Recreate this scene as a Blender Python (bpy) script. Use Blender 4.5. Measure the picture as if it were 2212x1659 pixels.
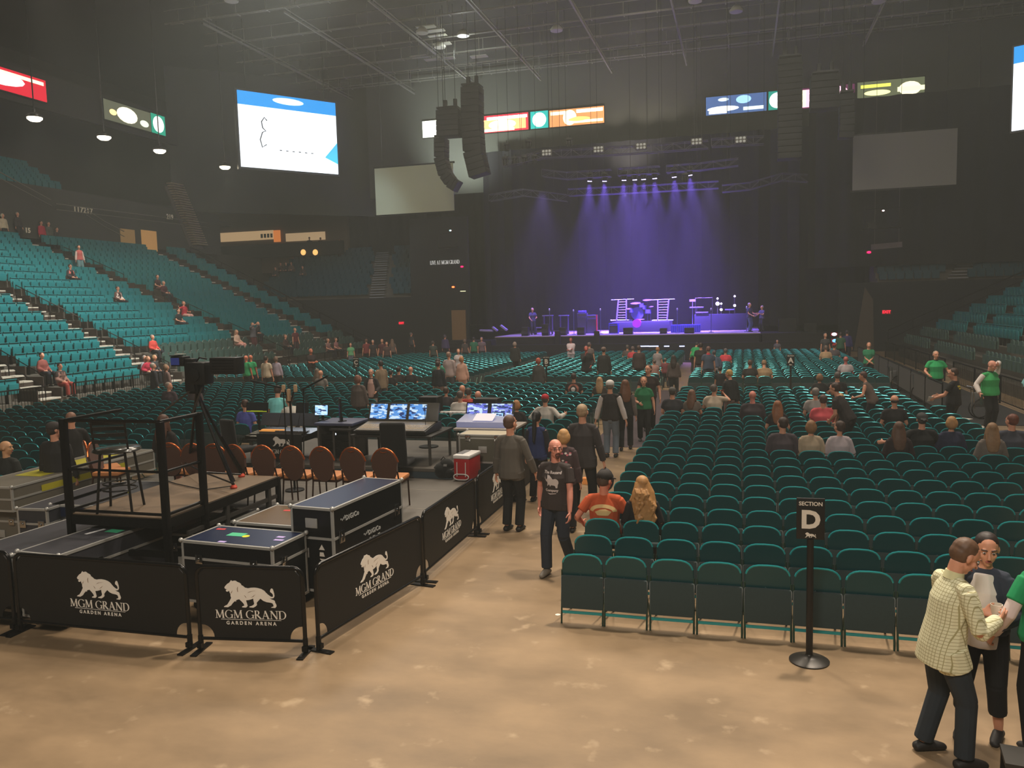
import bpy, bmesh, math, random
from mathutils import Vector, Matrix, Quaternion
from mathutils.geometry import tessellate_polygon
from mathutils.bvhtree import BVHTree
R=math.radians; PI=math.pi
rnd=random.Random(7)
for o in list(bpy.data.objects): bpy.data.objects.remove(o)
SC=bpy.context.scene
COL=SC.collection
# ------------------------------------------------------------------ camera
FPX=1750.0; CAMH=3.5
FW=Vector((-0.27409791,0.95692111,-0.09577230)); RT=Vector((0.96170104,0.27285922,-0.02605662)); UP=Vector((-0.00119823,0.09924639,0.99506217))
cam=bpy.data.cameras.new('camera'); cam.sensor_width=36; cam.lens=FPX*36/2212; cam.clip_end=300; cam.clip_start=0.1
camo=bpy.data.objects.new('camera',cam); COL.objects.link(camo)
M3=Matrix((RT,UP,-FW)).transposed(); camo.matrix_world=Matrix.Translation((0,0,CAMH))@M3.to_4x4()
SC.camera=camo
def ray(px,py): return FW+RT*((px-1106)/FPX)+UP*((829.5-py)/FPX)
def UZ(px,py,z=0.0):
    d=ray(px,py); t=(z-CAMH)/d.z; return Vector((d.x*t,d.y*t,z))
def UX(px,py,X):
    d=ray(px,py); t=X/d.x; return Vector((X,d.y*t,CAMH+d.z*t))
def UY(px,py,Y):
    d=ray(px,py); t=Y/d.y; return Vector((d.x*t,Y,CAMH+d.z*t))
def proj(p):
    d=Vector(p)-Vector((0,0,CAMH)); z=d.dot(FW)
    if z<0.3: return (-9999,-9999,z)
    return (1106+FPX*d.dot(RT)/z, 829.5-FPX*d.dot(UP)/z, z)
# ------------------------------------------------------------------ world, exposure
W=bpy.data.worlds.new('world'); SC.world=W; W.use_nodes=True
W.node_tree.nodes['Background'].inputs[0].default_value=(0.50,0.50,0.46,1); W.node_tree.nodes['Background'].inputs[1].default_value=0.125
SC.view_settings.view_transform='Standard'; SC.view_settings.look='None'; SC.view_settings.exposure=0.0; SC.view_settings.gamma=1.0
SC.view_settings.use_curve_mapping=False
SC.cycles.max_bounces=5; SC.cycles.diffuse_bounces=2; SC.cycles.glossy_bounces=2; SC.cycles.transparent_max_bounces=4; SC.cycles.volume_bounces=0
SC.cycles.use_denoising=True; SC.cycles.use_adaptive_sampling=True; SC.cycles.adaptive_threshold=.03; SC.cycles.sample_clamp_indirect=4; SC.cycles.volume_step_rate=4.0
SC.cycles.caustics_reflective=False; SC.cycles.caustics_refractive=False
# ------------------------------------------------------------------ lights of the arena, and some added ones
def lamp(kind,loc,energy,color,target=None,size=1.0,size_y=None,spot=None,blend=.5,name='arena_or_fill_lamp',spec=1.0):
    l=bpy.data.lights.new(name,kind); l.energy=energy; l.color=color
    if kind=='AREA':
        l.size=size
        if size_y: l.shape='RECTANGLE'; l.size_y=size_y
    elif kind=='SPOT': l.spot_size=R(spot); l.spot_blend=blend; l.shadow_soft_size=size
    else: l.shadow_soft_size=size
    l.specular_factor=spec
    o=bpy.data.objects.new(name,l); COL.objects.link(o); o.location=loc
    if target is not None:
        o.rotation_euler=(Vector(target)-Vector(loc)).to_track_quat('-Z','Y').to_euler()
    return o
WARM=(1.0,0.87,0.71); COOL=(0.75,0.9,1.0)
lamp('SPOT',(2.5,13,19),12500,WARM,(0.5,5,0),size=.5,spot=62,blend=1)      # house light over the entry floor
lamp('SPOT',(-5,16,19),4300,WARM,(-3.5,8.5,0),size=.5,spot=55,blend=1)
lamp('SPOT',(-14,18,20),2000,WARM,(-10,12,0),size=.5,spot=70,blend=1)
lamp('AREA',(-4,26,20.5),2300,(1,.86,.68),(-4,25,0),size=7,size_y=7)
lamp('AREA',(-16,30,20.5),2200,(1,.88,.72),(-18,29,0),size=7,size_y=7)
lamp('AREA',(5,38,20.5),380,(.9,.92,.9),(4,37,0),size=7,size_y=7)
lamp('AREA',(8,18,20),1500,(1,.88,.72),(6,22,0),size=4,size_y=4)
lamp('SPOT',(-14,30,19),20000,(.95,1,.95),(-31,28,3),size=.6,spot=65,blend=.9)  # light on the stand of seats
lamp('SPOT',(-16,44,19),900,(.8,.9,1.0),(-33,52,4),size=.6,spot=75,blend=.9)
lamp('POINT',(-17.5,52,20.0),230,(.9,1,.92),size=.4)                            # point lights added to brighten the catwalk lines, no fixtures built
lamp('POINT',(-28,45,19.5),50,(.9,.95,1),size=.4)
lamp('POINT',(-6,50,19.5),80,(1,.9,.75),size=.4)
lamp('POINT',(-38,26,18),300,(1,.86,.7),size=.5)
lamp('SPOT',(-22.3,57.3,12.0),6000,(.88,1,.93),(-20.5,63,18.5),size=.5,spot=95,blend=1)   # added lamp hidden behind the screen, brightens the wall behind the speakers
lamp('SPOT',(-8,59.5,12.8),1700,(1,.9,.8),(-8,63,19),size=.5,spot=110,blend=1)  # second added lamp brightening the back wall
lamp('SPOT',(-24,46,16),1500,(.55,.75,1),(-30,61,6),size=.6,spot=50,blend=.8)  # bluish spot added to bring out the dark corner seats
lamp('AREA',(-2,-7,15),1700,(1,.90,.76),(-2.5,9,.5),size=4,size_y=4)   # house light behind the entry
lamp('SPOT',(-33,33,22),5000,(1,.86,.72),(-31,35,6),size=.3,spot=38,blend=1)
# ------------------------------------------------------------------ helpers
def lin(c): return tuple(((v/255)/12.92 if v/255<=.04045 else ((v/255+.055)/1.055)**2.4) for v in c[:3])
_m={}
def mat(name,c,rough=.6,metal=0.0,var=.12,scale=6.0,emit=None,es=0.0,bump=0.0,coat=0.0,sheen=0.0,alpha=1.0):
    if name in _m: return _m[name]
    m=bpy.data.materials.new(name); m.use_nodes=True; nt=m.node_tree; b=nt.nodes['Principled BSDF']
    L=lin(c); b.inputs['Roughness'].default_value=rough; b.inputs['Metallic'].default_value=metal
    b.inputs['Coat Weight'].default_value=coat; b.inputs['Sheen Weight'].default_value=sheen
    if alpha<1: b.inputs['Alpha'].default_value=alpha
    if var>0:
        tc=nt.nodes.new('ShaderNodeTexCoord'); n=nt.nodes.new('ShaderNodeTexNoise'); n.inputs['Scale'].default_value=scale; n.inputs['Detail'].default_value=3
        r=nt.nodes.new('ShaderNodeMix'); r.data_type='RGBA'
        r.inputs[6].default_value=tuple(max(0,v*(1-var)) for v in L)+(1,); r.inputs[7].default_value=tuple(min(1,v*(1+var)+.002*var) for v in L)+(1,)
        nt.links.new(tc.outputs['Object'],n.inputs['Vector']); nt.links.new(n.outputs['Fac'],r.inputs[0]); nt.links.new(r.outputs[2],b.inputs['Base Color'])
        if bump>0:
            bp=nt.nodes.new('ShaderNodeBump'); bp.inputs['Strength'].default_value=bump; nt.links.new(n.outputs['Fac'],bp.inputs['Height']); nt.links.new(bp.outputs['Normal'],b.inputs['Normal'])
    else: b.inputs['Base Color'].default_value=L+(1,)
    if emit is not None:
        b.inputs['Emission Color'].default_value=lin(emit)+(1,); b.inputs['Emission Strength'].default_value=es
    _m[name]=m; return m
class MB:
    def __init__(s): s.v=[]; s.f=[]; s.mi=[]; s.ms=[]; s.cur=0
    def use(s,m):
        if m not in s.ms: s.ms.append(m)
        s.cur=s.ms.index(m); return s
    def add(s,vs,fs):
        b=len(s.v); s.v+= [tuple(v) for v in vs]
        for f in fs: s.f.append(tuple(i+b for i in f)); s.mi.append(s.cur)
        return s
    def box(s,c,d,M=None,bev=0.0,rz=0.0):
        x,y,z=d[0]/2,d[1]/2,d[2]/2
        if bev>0:
            bm=bmesh.new(); bmesh.ops.create_cube(bm,size=1); 
            for v in bm.verts: v.co=Vector((v.co.x*2*x,v.co.y*2*y,v.co.z*2*z))
            bmesh.ops.bevel(bm,geom=bm.edges[:],offset=min(bev,.49*min(d)),segments=2,affect='EDGES',profile=.6)
            vs=[v.co.copy() for v in bm.verts]; fs=[[v.index for v in f.verts] for f in bm.faces]; bm.free()
        else:
            vs=[Vector((a,b,e)) for a in(-x,x) for b in(-y,y) for e in(-z,z)]
            fs=[(0,1,3,2),(4,6,7,5),(0,4,5,1),(2,3,7,6),(0,2,6,4),(1,5,7,3)]
        T=Matrix.Translation(c)@(Matrix.Rotation(rz,4,'Z') if rz else Matrix.Identity(4))@(M.to_4x4() if M is not None else Matrix.Identity(4))
        return s.add([T@v for v in vs],fs)
    def loft(s,pts,rx,ry=None,side=None,n=10,round_=.5):
        ry=ry or rx; pts=[Vector(p) for p in pts]; P=[];RX=[];RY=[]
        t0=(pts[1]-pts[0]).normalized(); t1=(pts[-1]-pts[-2]).normalized()
        if round_>0:
            P+= [pts[0]-t0*rx[0]*round_, pts[0]-t0*rx[0]*round_*.6]; RX+=[rx[0]*.35,rx[0]*.78]; RY+=[ry[0]*.35,ry[0]*.78]
        P+=pts; RX+=list(rx); RY+=list(ry)
        if round_>0:
            P+= [pts[-1]+t1*rx[-1]*round_*.6, pts[-1]+t1*rx[-1]*round_]; RX+=[rx[-1]*.78,rx[-1]*.35]; RY+=[ry[-1]*.78,ry[-1]*.35]
        vs=[];fs=[]
        sd=Vector(side) if side is not None else None
        for i,p in enumerate(P):
            t=(P[min(i+1,len(P)-1)]-P[max(i-1,0)])
            t=t.normalized() if t.length>1e-9 else t0
            if sd is None: sd=t.orthogonal()
            a=(sd-t*sd.dot(t)); a=a.normalized() if a.length>1e-6 else t.orthogonal().normalized()
            b=t.cross(a); sd2=a
            for k in range(n):
                w=2*PI*k/n; vs.append(p+a*(RX[i]*math.cos(w))+b*(RY[i]*math.sin(w)))
            sd=sd2
        m=len(P)
        for i in range(m-1):
            for k in range(n):
                k2=(k+1)%n; fs.append((i*n+k,i*n+k2,(i+1)*n+k2,(i+1)*n+k))
        fs.append(tuple(reversed(range(n)))); fs.append(tuple(range((m-1)*n,m*n)))
        return s.add(vs,fs)
    def tube(s,pts,r,n=8): return s.loft(pts,[r]*len(pts),n=n,round_=0)
    def ell(s,c,r,M=None,n=12,m=8):
        vs=[];fs=[]; c=Vector(c)
        for i in range(1,m):
            th=PI*i/m
            for k in range(n):
                w=2*PI*k/n; v=Vector((r[0]*math.sin(th)*math.cos(w),r[1]*math.sin(th)*math.sin(w),r[2]*math.cos(th)))
                vs.append(c+(M@v if M is not None else v))
        top=len(vs); z=Vector((0,0,r[2])); vs.append(c+(M@z if M is not None else z)); vs.append(c-(M@z if M is not None else z))
        for i in range(m-2):
            for k in range(n):
                k2=(k+1)%n; fs.append((i*n+k,(i+1)*n+k,(i+1)*n+k2,i*n+k2))
        for k in range(n):
            k2=(k+1)%n; fs.append((top,k,k2)); fs.append((top+1,(m-2)*n+k2,(m-2)*n+k))
        return s.add(vs,fs)
    def lathe(s,c,prof,n=24,M=None):
        vs=[];fs=[]; c=Vector(c)
        for (r,z) in prof:
            for k in range(n):
                w=2*PI*k/n; v=Vector((r*math.cos(w),r*math.sin(w),z)); vs.append(c+(M@v if M is not None else v))
        for i in range(len(prof)-1):
            for k in range(n):
                k2=(k+1)%n; fs.append((i*n+k,i*n+k2,(i+1)*n+k2,(i+1)*n+k))
        fs.append(tuple(reversed(range(n)))); fs.append(tuple(range((len(prof)-1)*n,len(prof)*n)))
        return s.add(vs,fs)
    def prism(s,poly,t,M=None,o=(0,0,0)):
        """poly in x,z plane, thickness t along y"""
        tri=tessellate_polygon([[Vector((p[0],p[1],0)) for p in poly]]); n=len(poly); o=Vector(o)
        A=sum(poly[i][0]*poly[(i+1)%n][1]-poly[(i+1)%n][0]*poly[i][1] for i in range(n))
        vs=[Vector((p[0],-t/2,p[1])) for p in poly]+[Vector((p[0],t/2,p[1])) for p in poly]
        vs=[(M@v if M is not None else v)+o for v in vs]; fs=[]
        for a,b,c in tri:
            ar=(poly[b][0]-poly[a][0])*(poly[c][1]-poly[a][1])-(poly[c][0]-poly[a][0])*(poly[b][1]-poly[a][1])
            if ar<0: b,c=c,b
            fs.append((a,b,c)); fs.append((a+n,c+n,b+n))
        for i in range(n):
            j=(i+1)%n
            fs.append((i,i+n,j+n,j) if A>0 else (i,j,j+n,i+n))
        return s.add(vs,fs)
    def mesh(s,name,m=None,smooth=None):
        me=bpy.data.meshes.new(name); me.from_pydata(s.v,[],s.f)
        ms=s.ms if s.ms else [m]
        for k in ms: me.materials.append(k)
        if len(ms)>1: me.polygons.foreach_set('material_index',s.mi)
        if smooth is not None:
            me.polygons.foreach_set('use_smooth',[True]*len(me.polygons))
            if smooth<179: me.set_sharp_from_angle(angle=R(smooth))
        me.update(); return me
    def build(s,name,m=None,parent=None,smooth=None):
        return link(name,s.mesh(name,m,smooth),parent)
def link(name,me,parent=None,loc=None,rz=None):
    o=bpy.data.objects.new(name,me); COL.objects.link(o)
    if parent is not None: o.parent=parent
    if loc is not None: o.location=loc
    if rz is not None: o.rotation_euler=(0,0,rz)
    return o
def tag(o,label=None,cat=None,group=None,kind=None):
    if label: o['label']=label
    if cat: o['category']=cat
    if group: o['group']=group
    if kind: o['kind']=kind
    return o
def thing(name,label,cat,loc=(0,0,0),rz=0.0,group=None):
    return tag(link(name,None,None,loc,rz),label,cat,group)
def struct(name,mb,m=None,smooth=None,label=None):
    o=mb.build(name,m,None,smooth); o['kind']='structure'
    if label: o['label']=label
    return o
def copy_tree(o,parent=None):
    c=o.copy(); COL.objects.link(c)
    if parent is not None: c.parent=parent
    for ch in o.children: copy_tree(ch,c)
    return c
ORD='first second third fourth fifth sixth seventh eighth ninth tenth eleventh twelfth thirteenth fourteenth fifteenth sixteenth seventeenth eighteenth nineteenth twentieth'.split()
def ordn(i): return ORD[i] if i<20 else 'twenty-'+ORD[i-20] if i<29 else 'thirtieth' if i==29 else 'thirty-'+ORD[i-30]
# lettering -----------------------------------------------------------
def text_mesh(txt,size,depth=.002,bold=0.0,spacing=1.0,align='CENTER'):
    cu=bpy.data.curves.new('lettering','FONT'); cu.body=txt; cu.size=size; cu.extrude=depth; cu.offset=bold; cu.space_character=spacing
    cu.align_x=align; cu.align_y='CENTER'; cu.resolution_u=3
    ob=bpy.data.objects.new('lettering',cu); COL.objects.link(ob); dg=bpy.context.evaluated_depsgraph_get()
    me=bpy.data.meshes.new_from_object(ob.evaluated_get(dg)); bpy.data.objects.remove(ob); bpy.data.curves.remove(cu)
    return me
def text(mb,txt,o,M,size,depth=.002,bold=0.0,spacing=1.0):
    """text in x,z plane facing -y, then M rotation and offset o"""
    me=text_mesh(txt,size,depth,bold,spacing); X=Matrix.Rotation(PI/2,3,'X')
    mb.add([Vector(o)+(M@(X@v.co) if M is not None else X@v.co) for v in me.vertices],[tuple(p.vertices) for p in me.polygons]); bpy.data.meshes.remove(me)
def ln(x0,y0,x1,y1,w):
    d=Vector((x1-x0,y1-y0)); n=Vector((-d.y,d.x)).normalized()*w/2
    return [(x0+n.x,y0+n.y),(x0-n.x,y0-n.y),(x1-n.x,y1-n.y),(x1+n.x,y1+n.y)]
def hb(x0,x1,y,w=.045): return [(x0,y-w/2),(x1,y-w/2),(x1,y+w/2),(x0,y+w/2)]
def arc(cx,cy,rx,ry,a0,a1,w0,w1,n=10):
    out=[];inn=[]
    for i in range(n+1):
        a=R(a0+(a1-a0)*i/n); w=w1+(w0-w1)*abs(math.cos(a))
        out.append((cx+rx*math.cos(a),cy+ry*math.sin(a))); inn.append((cx+(rx-w)*math.cos(a),cy+(ry-w*.5)*math.sin(a)))
    return out+inn[::-1]
TH,TN=.15,.06
SERIF={
'M':(1.08,[ln(.17,0,.2,1,TN),ln(.2,1,.53,.05,TH*.9),ln(.53,.05,.86,1,TN),ln(.86,1,.92,0,TH),hb(.05,.3,.02),hb(.78,1.06,.02),hb(.06,.25,.98),hb(.82,1.0,.98)]),
'G':(.93,[arc(.48,.5,.46,.52,45,315,TH,.06,16),ln(.82,.02,.82,.42,.12),hb(.66,.95,.43),ln(.8,.78,.8,.97,.04)]),
'R':(.82,[ln(.17,0,.17,1,TH),arc(.3,.74,.3,.28,-90,90,TH,.06),hb(.05,.3,.98),hb(.1,.32,.49,.055),hb(.03,.33,.02),ln(.32,.5,.72,0,TH),hb(.62,.85,.02)]),
'A':(.9,[ln(.14,0,.43,1,TN),ln(.41,1,.75,0,TH),hb(.23,.66,.33,.05),hb(.02,.28,.02),hb(.6,.9,.02)]),
'N':(.95,[ln(.17,0,.17,1,TN),ln(.17,1,.8,0,TH),ln(.8,0,.8,1,TN),hb(.05,.3,.02),hb(.03,.22,.98),hb(.66,.93,.98)]),
'D':(.92,[ln(.17,0,.17,1,TH),arc(.36,.5,.5,.52,-90,90,TH,.06,14),hb(.04,.4,.98),hb(.04,.4,.02)]),
'L':(.68,[ln(.17,0,.17,1,TH),hb(.04,.3,.98),hb(.04,.6,.03,.06),ln(.6,0,.62,.22,.05)]),
'I':(.38,[ln(.18,0,.18,1,TH),hb(.04,.32,.98),hb(.04,.32,.02)]),
'V':(.85,[ln(.12,1,.42,0,TH),ln(.42,0,.72,1,TN),hb(.0,.26,.98),hb(.6,.86,.98)]),
'E':(.7,[ln(.17,0,.17,1,TH),hb(.04,.6,.97,.06),hb(.1,.5,.52,.05),hb(.04,.62,.03,.06)]),
'T':(.78,[ln(.38,0,.38,1,TH),hb(.02,.74,.97,.06),hb(.25,.52,.02)]),
' ':(.32,[])}
def serif(mb,txt,o,M,h,depth=.003,width=None):
    W0=sum(SERIF[c][0] for c in txt); sx=(width/W0 if width else h); x=-W0*sx/2
    for c in txt:
        w,ps=SERIF[c]
        for i,p in enumerate(ps): mb.prism([(x+a*sx,b*h) for a,b in p],depth+.0001*i,M,o)
        x+=w*sx
LION=[(105,385),(125,430),(190,452),(145,470),(155,510),(185,525),(225,515),(250,485),(262,540),(290,600),(285,660),(305,715),(250,810),(200,880),(160,935),(110,955),(60,985),(55,1005),(185,1012),(290,955),(340,890),(410,825),(455,835),(460,790),(560,765),(640,840),(700,910),(715,965),(650,990),(630,1015),(700,1025),(770,1025),(820,975),(800,890),(775,800),(870,790),(950,770),(1010,745),(1020,830),(1035,900),(1010,945),(940,980),(880,995),(870,1020),(1000,1032),(1080,990),(1120,950),(1115,880),(1180,810),(1245,750),(1330,820),(1430,860),(1560,880),(1620,900),(1650,960),(1640,1005),(1590,1015),(1565,1035),(1700,1048),(1745,990),(1735,940),(1705,880),(1700,830),(1660,800),(1600,780),(1540,740),(1450,695),(1520,728),(1600,748),(1660,738),(1695,680),(1690,600),(1670,520),(1650,455),(1605,435),(1570,480),(1560,540),(1610,580),(1645,620),(1650,680),(1620,705),(1570,690),(1500,640),(1430,570),(1380,510),(1290,455),(1170,420),(1050,405),(950,410),(860,425),(770,405),(700,345),(655,325),(640,280),(590,245),(540,230),(480,185),(440,180),(360,195),(330,165),(300,205),(275,240),(200,280),(150,330)]
LCUT=[[(830,575),(900,548),(980,520),(1130,500),(1000,508),(900,528)],[(940,720),(1010,670),(1090,615),(1020,690)],[(505,440),(525,380),(545,370),(535,450),(540,540),(515,520)],[(300,560),(360,480),(350,520),(320,580)],[(720,630),(770,670),(800,730),(765,700)]]
def lion(mb,o,M,s,depth=.003): # s metres per unit; origin = centre x 900, feet y 1030
    mb.prism([((x-900)*s,-(y-.03*(x-900)-1030)*s) for x,y in LION],depth,M,o)
# ------------------------------------------------------------------ materials
BLK=mat('black_paint',(15,14,14),.45); BLKM=mat('black_metal',(30,28,27),.35,.6); BLKF=mat('black_fabric',(16,16,16),.9,sheen=.1)
ALU=mat('aluminium',(186,184,178),.35,.3); CHR=mat('chrome',(200,200,200),.15,1.0,var=0); GRYM=mat('grey_metal',(95,92,88),.45,.7)
WHT=mat('white_print',(232,224,212),.6,var=.03); DRK=mat('dark_drape',(26,26,28),.95,var=.3,scale=.7)
# ================================================================== STRUCTURE
def floor_mat():
    m=bpy.data.materials.new('polished_concrete'); m.use_nodes=True; nt=m.node_tree; b=nt.nodes['Principled BSDF']
    tc=nt.nodes.new('ShaderNodeTexCoord'); b.inputs['Roughness'].default_value=.42; b.inputs['Specular IOR Level'].default_value=.35
    n1=nt.nodes.new('ShaderNodeTexNoise'); n1.inputs['Scale'].default_value=.8; n1.inputs['Detail'].default_value=6; n1.inputs['Roughness'].default_value=.62
    n2=nt.nodes.new('ShaderNodeTexNoise'); n2.inputs['Scale'].default_value=3.2; n2.inputs['Detail'].default_value=5
    cr=nt.nodes.new('ShaderNodeValToRGB'); cr.color_ramp.elements[0].position=.32; cr.color_ramp.elements[0].color=lin((126,105,80))+(1,)
    cr.color_ramp.elements[1].position=.70; cr.color_ramp.elements[1].color=lin((160,134,103))+(1,)
    c2=nt.nodes.new('ShaderNodeValToRGB'); c2.color_ramp.elements[0].position=.62; c2.color_ramp.elements[0].color=(0,0,0,1); c2.color_ramp.elements[1].position=.74; c2.color_ramp.elements[1].color=(1,1,1,1)
    mx=nt.nodes.new('ShaderNodeMix'); mx.data_type='RGBA'; mx.inputs[7].default_value=lin((176,152,122))+(1,)
    mp=nt.nodes.new('ShaderNodeMapping'); mp.inputs['Scale'].default_value=(1,1.6,1)
    L=nt.links.new; L(tc.outputs['Object'],mp.inputs[0]); L(mp.outputs[0],n1.inputs['Vector']); L(tc.outputs['Object'],n2.inputs['Vector']); L(n1.outputs['Fac'],cr.inputs[0]); L(n2.outputs['Fac'],c2.inputs[0])
    L(c2.outputs[0],mx.inputs[0]); L(cr.outputs[0],mx.inputs[6]); L(mx.outputs[2],b.inputs['Base Color'])
    mr=nt.nodes.new('ShaderNodeMapRange'); mr.inputs[3].default_value=.32; mr.inputs[4].default_value=.6; L(n1.outputs['Fac'],mr.inputs[0]); L(mr.outputs[0],b.inputs['Roughness'])
    return m
b=MB(); b.box((-8,30,-.05),(74,90,.1)); struct('floor',b,floor_mat())
WALLC=mat('wall_dark_grey',(74,72,66),.9,var=.15,scale=.4)
CEILC=mat('ceiling_black',(40,39,37),.95,var=.3,scale=.3)
HDR=mat('wall_header_grey',(88,88,80),.9,var=.18,scale=.35)
TAN=mat('wall_tan',(120,100,84),.85,var=.1,scale=.6)
b=MB(); b.box((-8,30,22.6),(90,90,.3)); struct('ceiling',b,CEILC)
b=MB(); b.box((-50,29,11.2),(.5,80,22.6)); b.box((-41.2,29,9.9),(.3,58,3.2)); b.box((-43,29,4),(1,80,9)); b.box((-42.2,31,17.6),(.3,70,2.2)); b.box((-45.5,31,10.9),(8.4,58,.3)); struct('wall_left',b,WALLC)
b=MB(); b.box((27,30,11.2),(.5,80,22.6)); struct('wall_right',b,WALLC)
b=MB(); b.box((-8,74.5,11.2),(70,.5,22.6)); b.box((-6,63.4,17.6),(48,.4,9.9)); struct('wall_back',b,HDR)
# diagonal corner wall with the concession band
pa=Vector((-42.3,54.8,0)); pb=Vector((-31,65.0,0)); dv=(pb-pa); ang=math.atan2(dv.y,dv.x)
b=MB(); b.box(((pa+pb)/2+Vector((0,0,17))),(dv.length+1,.4,11),rz=ang); struct('wall_corner',b,HDR)
c0=UY(745,390,66); c1=UY(440,390,66)
b=MB(); b.use(TAN); b.box(((c0.x+c1.x)/2,66.2,10.6),(c0.x-c1.x,.4,7.0)); struct('wall_concourse',b)
# black drape that hangs from the rig to the floor either side of the stage
def drape(x0,x1,y,z0,z1,m,name,label,amp=.12,step=.35,rot=None):
    n=int(abs(x1-x0)/step)+2; vs=[];fs=[]
    for i in range(n):
        t=i/(n-1); x=x0+(x1-x0)*t; yy=y+amp*math.sin(i*1.9)+amp*.5*math.sin(i*.83)
        vs+=[(x,yy,z0),(x,yy,z1),(x,yy+.03,z0),(x,yy+.03,z1)]
    for i in range(n-1):
        a=i*4; c=a+4; fs+=[(a,c,c+1,a+1),(a+2,a+3,c+3,c+2),(a+1,c+1,c+3,a+3),(a,a+2,c+2,c)]
    b=MB(); b.add(vs,fs); o=b.build(name,m,None,40); return tag(o,label,'curtain')
drape(UY(747,400,66.6).x,-19.6,66.6,2.0,16.5,DRK,'stage_drape','black floor-length drape beside the tan concourse wall, behind the cream screen')
drape(4.2,27,58.6,5.5,16.4,DRK,'stage_drape','black drape hanging behind the larger blank screen past the stage',step=.45)
drape(-19.6,9,61.75,1.57,15.5,mat('backdrop_black',(24,23,27),.95,var=.2,scale=.5),'stage_backdrop','wide black backdrop behind the lit stage, washed violet',step=.4)
b=MB(); b.box((-29.5,57.6,2.2),(19.6,.3,4.4)); b.box((-21.9,57.62,6.2),(4.6,.3,8.0)); b.box((-24.1,62,5),(.3,9,6.5)); b.box((17,56.6,2.2),(22,.3,4.4)); struct('wall_vomitory',b,mat('vom_wall',(30,31,34),.9))
# ---------------- tiered stands (structure) + stairs
CONC=mat('tier_concrete',(96,90,80),.85,var=.2,scale=.8); TREAD=mat('tread_pale',(196,190,176),.7,var=.1,scale=2)
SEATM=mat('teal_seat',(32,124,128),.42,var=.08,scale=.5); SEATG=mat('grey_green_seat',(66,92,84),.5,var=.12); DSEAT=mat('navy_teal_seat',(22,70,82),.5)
NR=18; RISE=.42; RUN=.84
def lft(r): return (-25.6-RUN*r, .42+RISE*r)     # seat line x, tread height
def rgt(r): return (8.9+RUN*r, .42+RISE*r)
b=MB()
for r in range(NR):
    x,z=lft(r); b.box((x-RUN*.5+.1,32.2,z/2),(RUN,40.6,z))
struct('floor_tiers_left',b,CONC)
b=MB()
for r in range(14):
    x,z=rgt(r); b.box((x+RUN*.5-.1,29,z/2),(RUN,46,z))
struct('floor_tiers_right',b,CONC)
b=MB()
CY0=57.8; CZ0=4.35
for r in range(10):
    b.box((-31.5,CY0+.42+.84*r,(CZ0+RISE*r)/2+1),(14.6,.84,CZ0+RISE*r-2))
b.box((-31.5,CY0+9.6,4),(14.6,2.4,8.0)); struct('floor_tiers_corner',b,CONC)
b=MB()
for r in range(8): b.box((17,57.4+.42+.84*r,(4.25+RISE*r)/2+1),(17,.84,4.25+RISE*r-2))
struct('floor_tiers_far',b,CONC)
AIS=[(24.6,.0),(31.6,.12),(41.9,.24),(49.2,.0)]       # y at the front, drift with height
def ay(a,x): return a[0]+a[1]*(x+25.6)
def stair(name,label,fn,w=1.15):
    b=MB(); b.use(TREAD)
    for (c,d,rz) in fn: b.box(c,d,rz=rz)
    return tag(b.build(name,TREAD),label,'stairs','aisle stairs of the seating stands')
names=['nearest the frame edge','second along the teal stand','third along the teal stand','fourth, by the far end rail']
DKS=mat('stair_brown',(60,48,40),.8)
for k,a in enumerate(AIS):
    root=thing('aisle_stairs','pale concrete aisle stairs climbing the teal stand, '+names[k],'stairs',(0,0,0),0,'aisle stairs of the teal stand')
    t=MB(); s2=MB()
    for r in range(NR):
        x,z=lft(r); y=ay(a,x)
        t.box((x+.1,y,z+.03),(.44,1.0,.06)); t.box((x-.34,y,z+.03+RISE/2),(.44,1.0,.06))
        s2.box((x-.12,y,z+.1),(.03,1.0,.2)); s2.box((x-.1,y+.56,z+.19),(RUN,.05,.42)); s2.box((x-.1,y-.56,z+.19),(RUN,.05,.42)); s2.box((x-.34,y,z+RISE/4),(.4,1.0,RISE/2))
    t.build('tread',TREAD,root); s2.build('side_panel',DKS,root)
def rail(p0,p1,label,h=.9,r=.022,posts=3,group='handrails of the stands'):
    root=thing('handrail',label,'handrail',(0,0,0),0,group); p0=Vector(p0); p1=Vector(p1); u=Vector((0,0,h))
    b=MB(); b.tube([p0,p0+u,p1+u,p1],r,6); b.build('top_rail',BLKM,root,40)
    b=MB(); b.tube([p0+u*.5,p1+u*.5],r*.8,6); b.build('mid_rail',BLKM,root,40)
    for i in range(1,posts-1):
        q=p0.lerp(p1,i/(posts-1)); b=MB(); b.tube([q,q+u],r*.9,6); b.build('post',BLKM,root,40)
    return root
for k,a in enumerate(AIS[:3]):
    for j,(r0,r1) in enumerate([(0,4),(5,9),(11,15)]):
        x0,z0=lft(r0); x1,z1=lft(r1)
        rail((x0,ay(a,x0)+.1,z0),(x1,ay(a,x1)+.1,z1),'thin dark handrail on the '+['lower','middle','upper'][j]+' steps of the aisle '+names[k])
x1,z1=lft(17)
rail((-25.4,52.6,.45),(x1,52.6,z1),'long sloping black rail closing the far end of the teal stand',h=1.0,r=.045,posts=12)
b=MB(); b.box((x1/2-12.7,52.75,0),(.1,.1,.1))
vs=[(-25,52.62,0),(x1-.5,52.62,0),(x1-.5,52.62,z1+.9),(-25,52.62,.9),(-25,52.75,0),(x1-.5,52.75,0),(x1-.5,52.75,z1+.9),(-25,52.75,.9)]
b=MB(); b.add(vs,[(0,1,2,3),(7,6,5,4),(3,2,6,7),(0,3,7,4),(1,5,6,2)]); struct('wall_stand_end',b,BLK)
rx,rz_=rgt(13)
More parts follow.
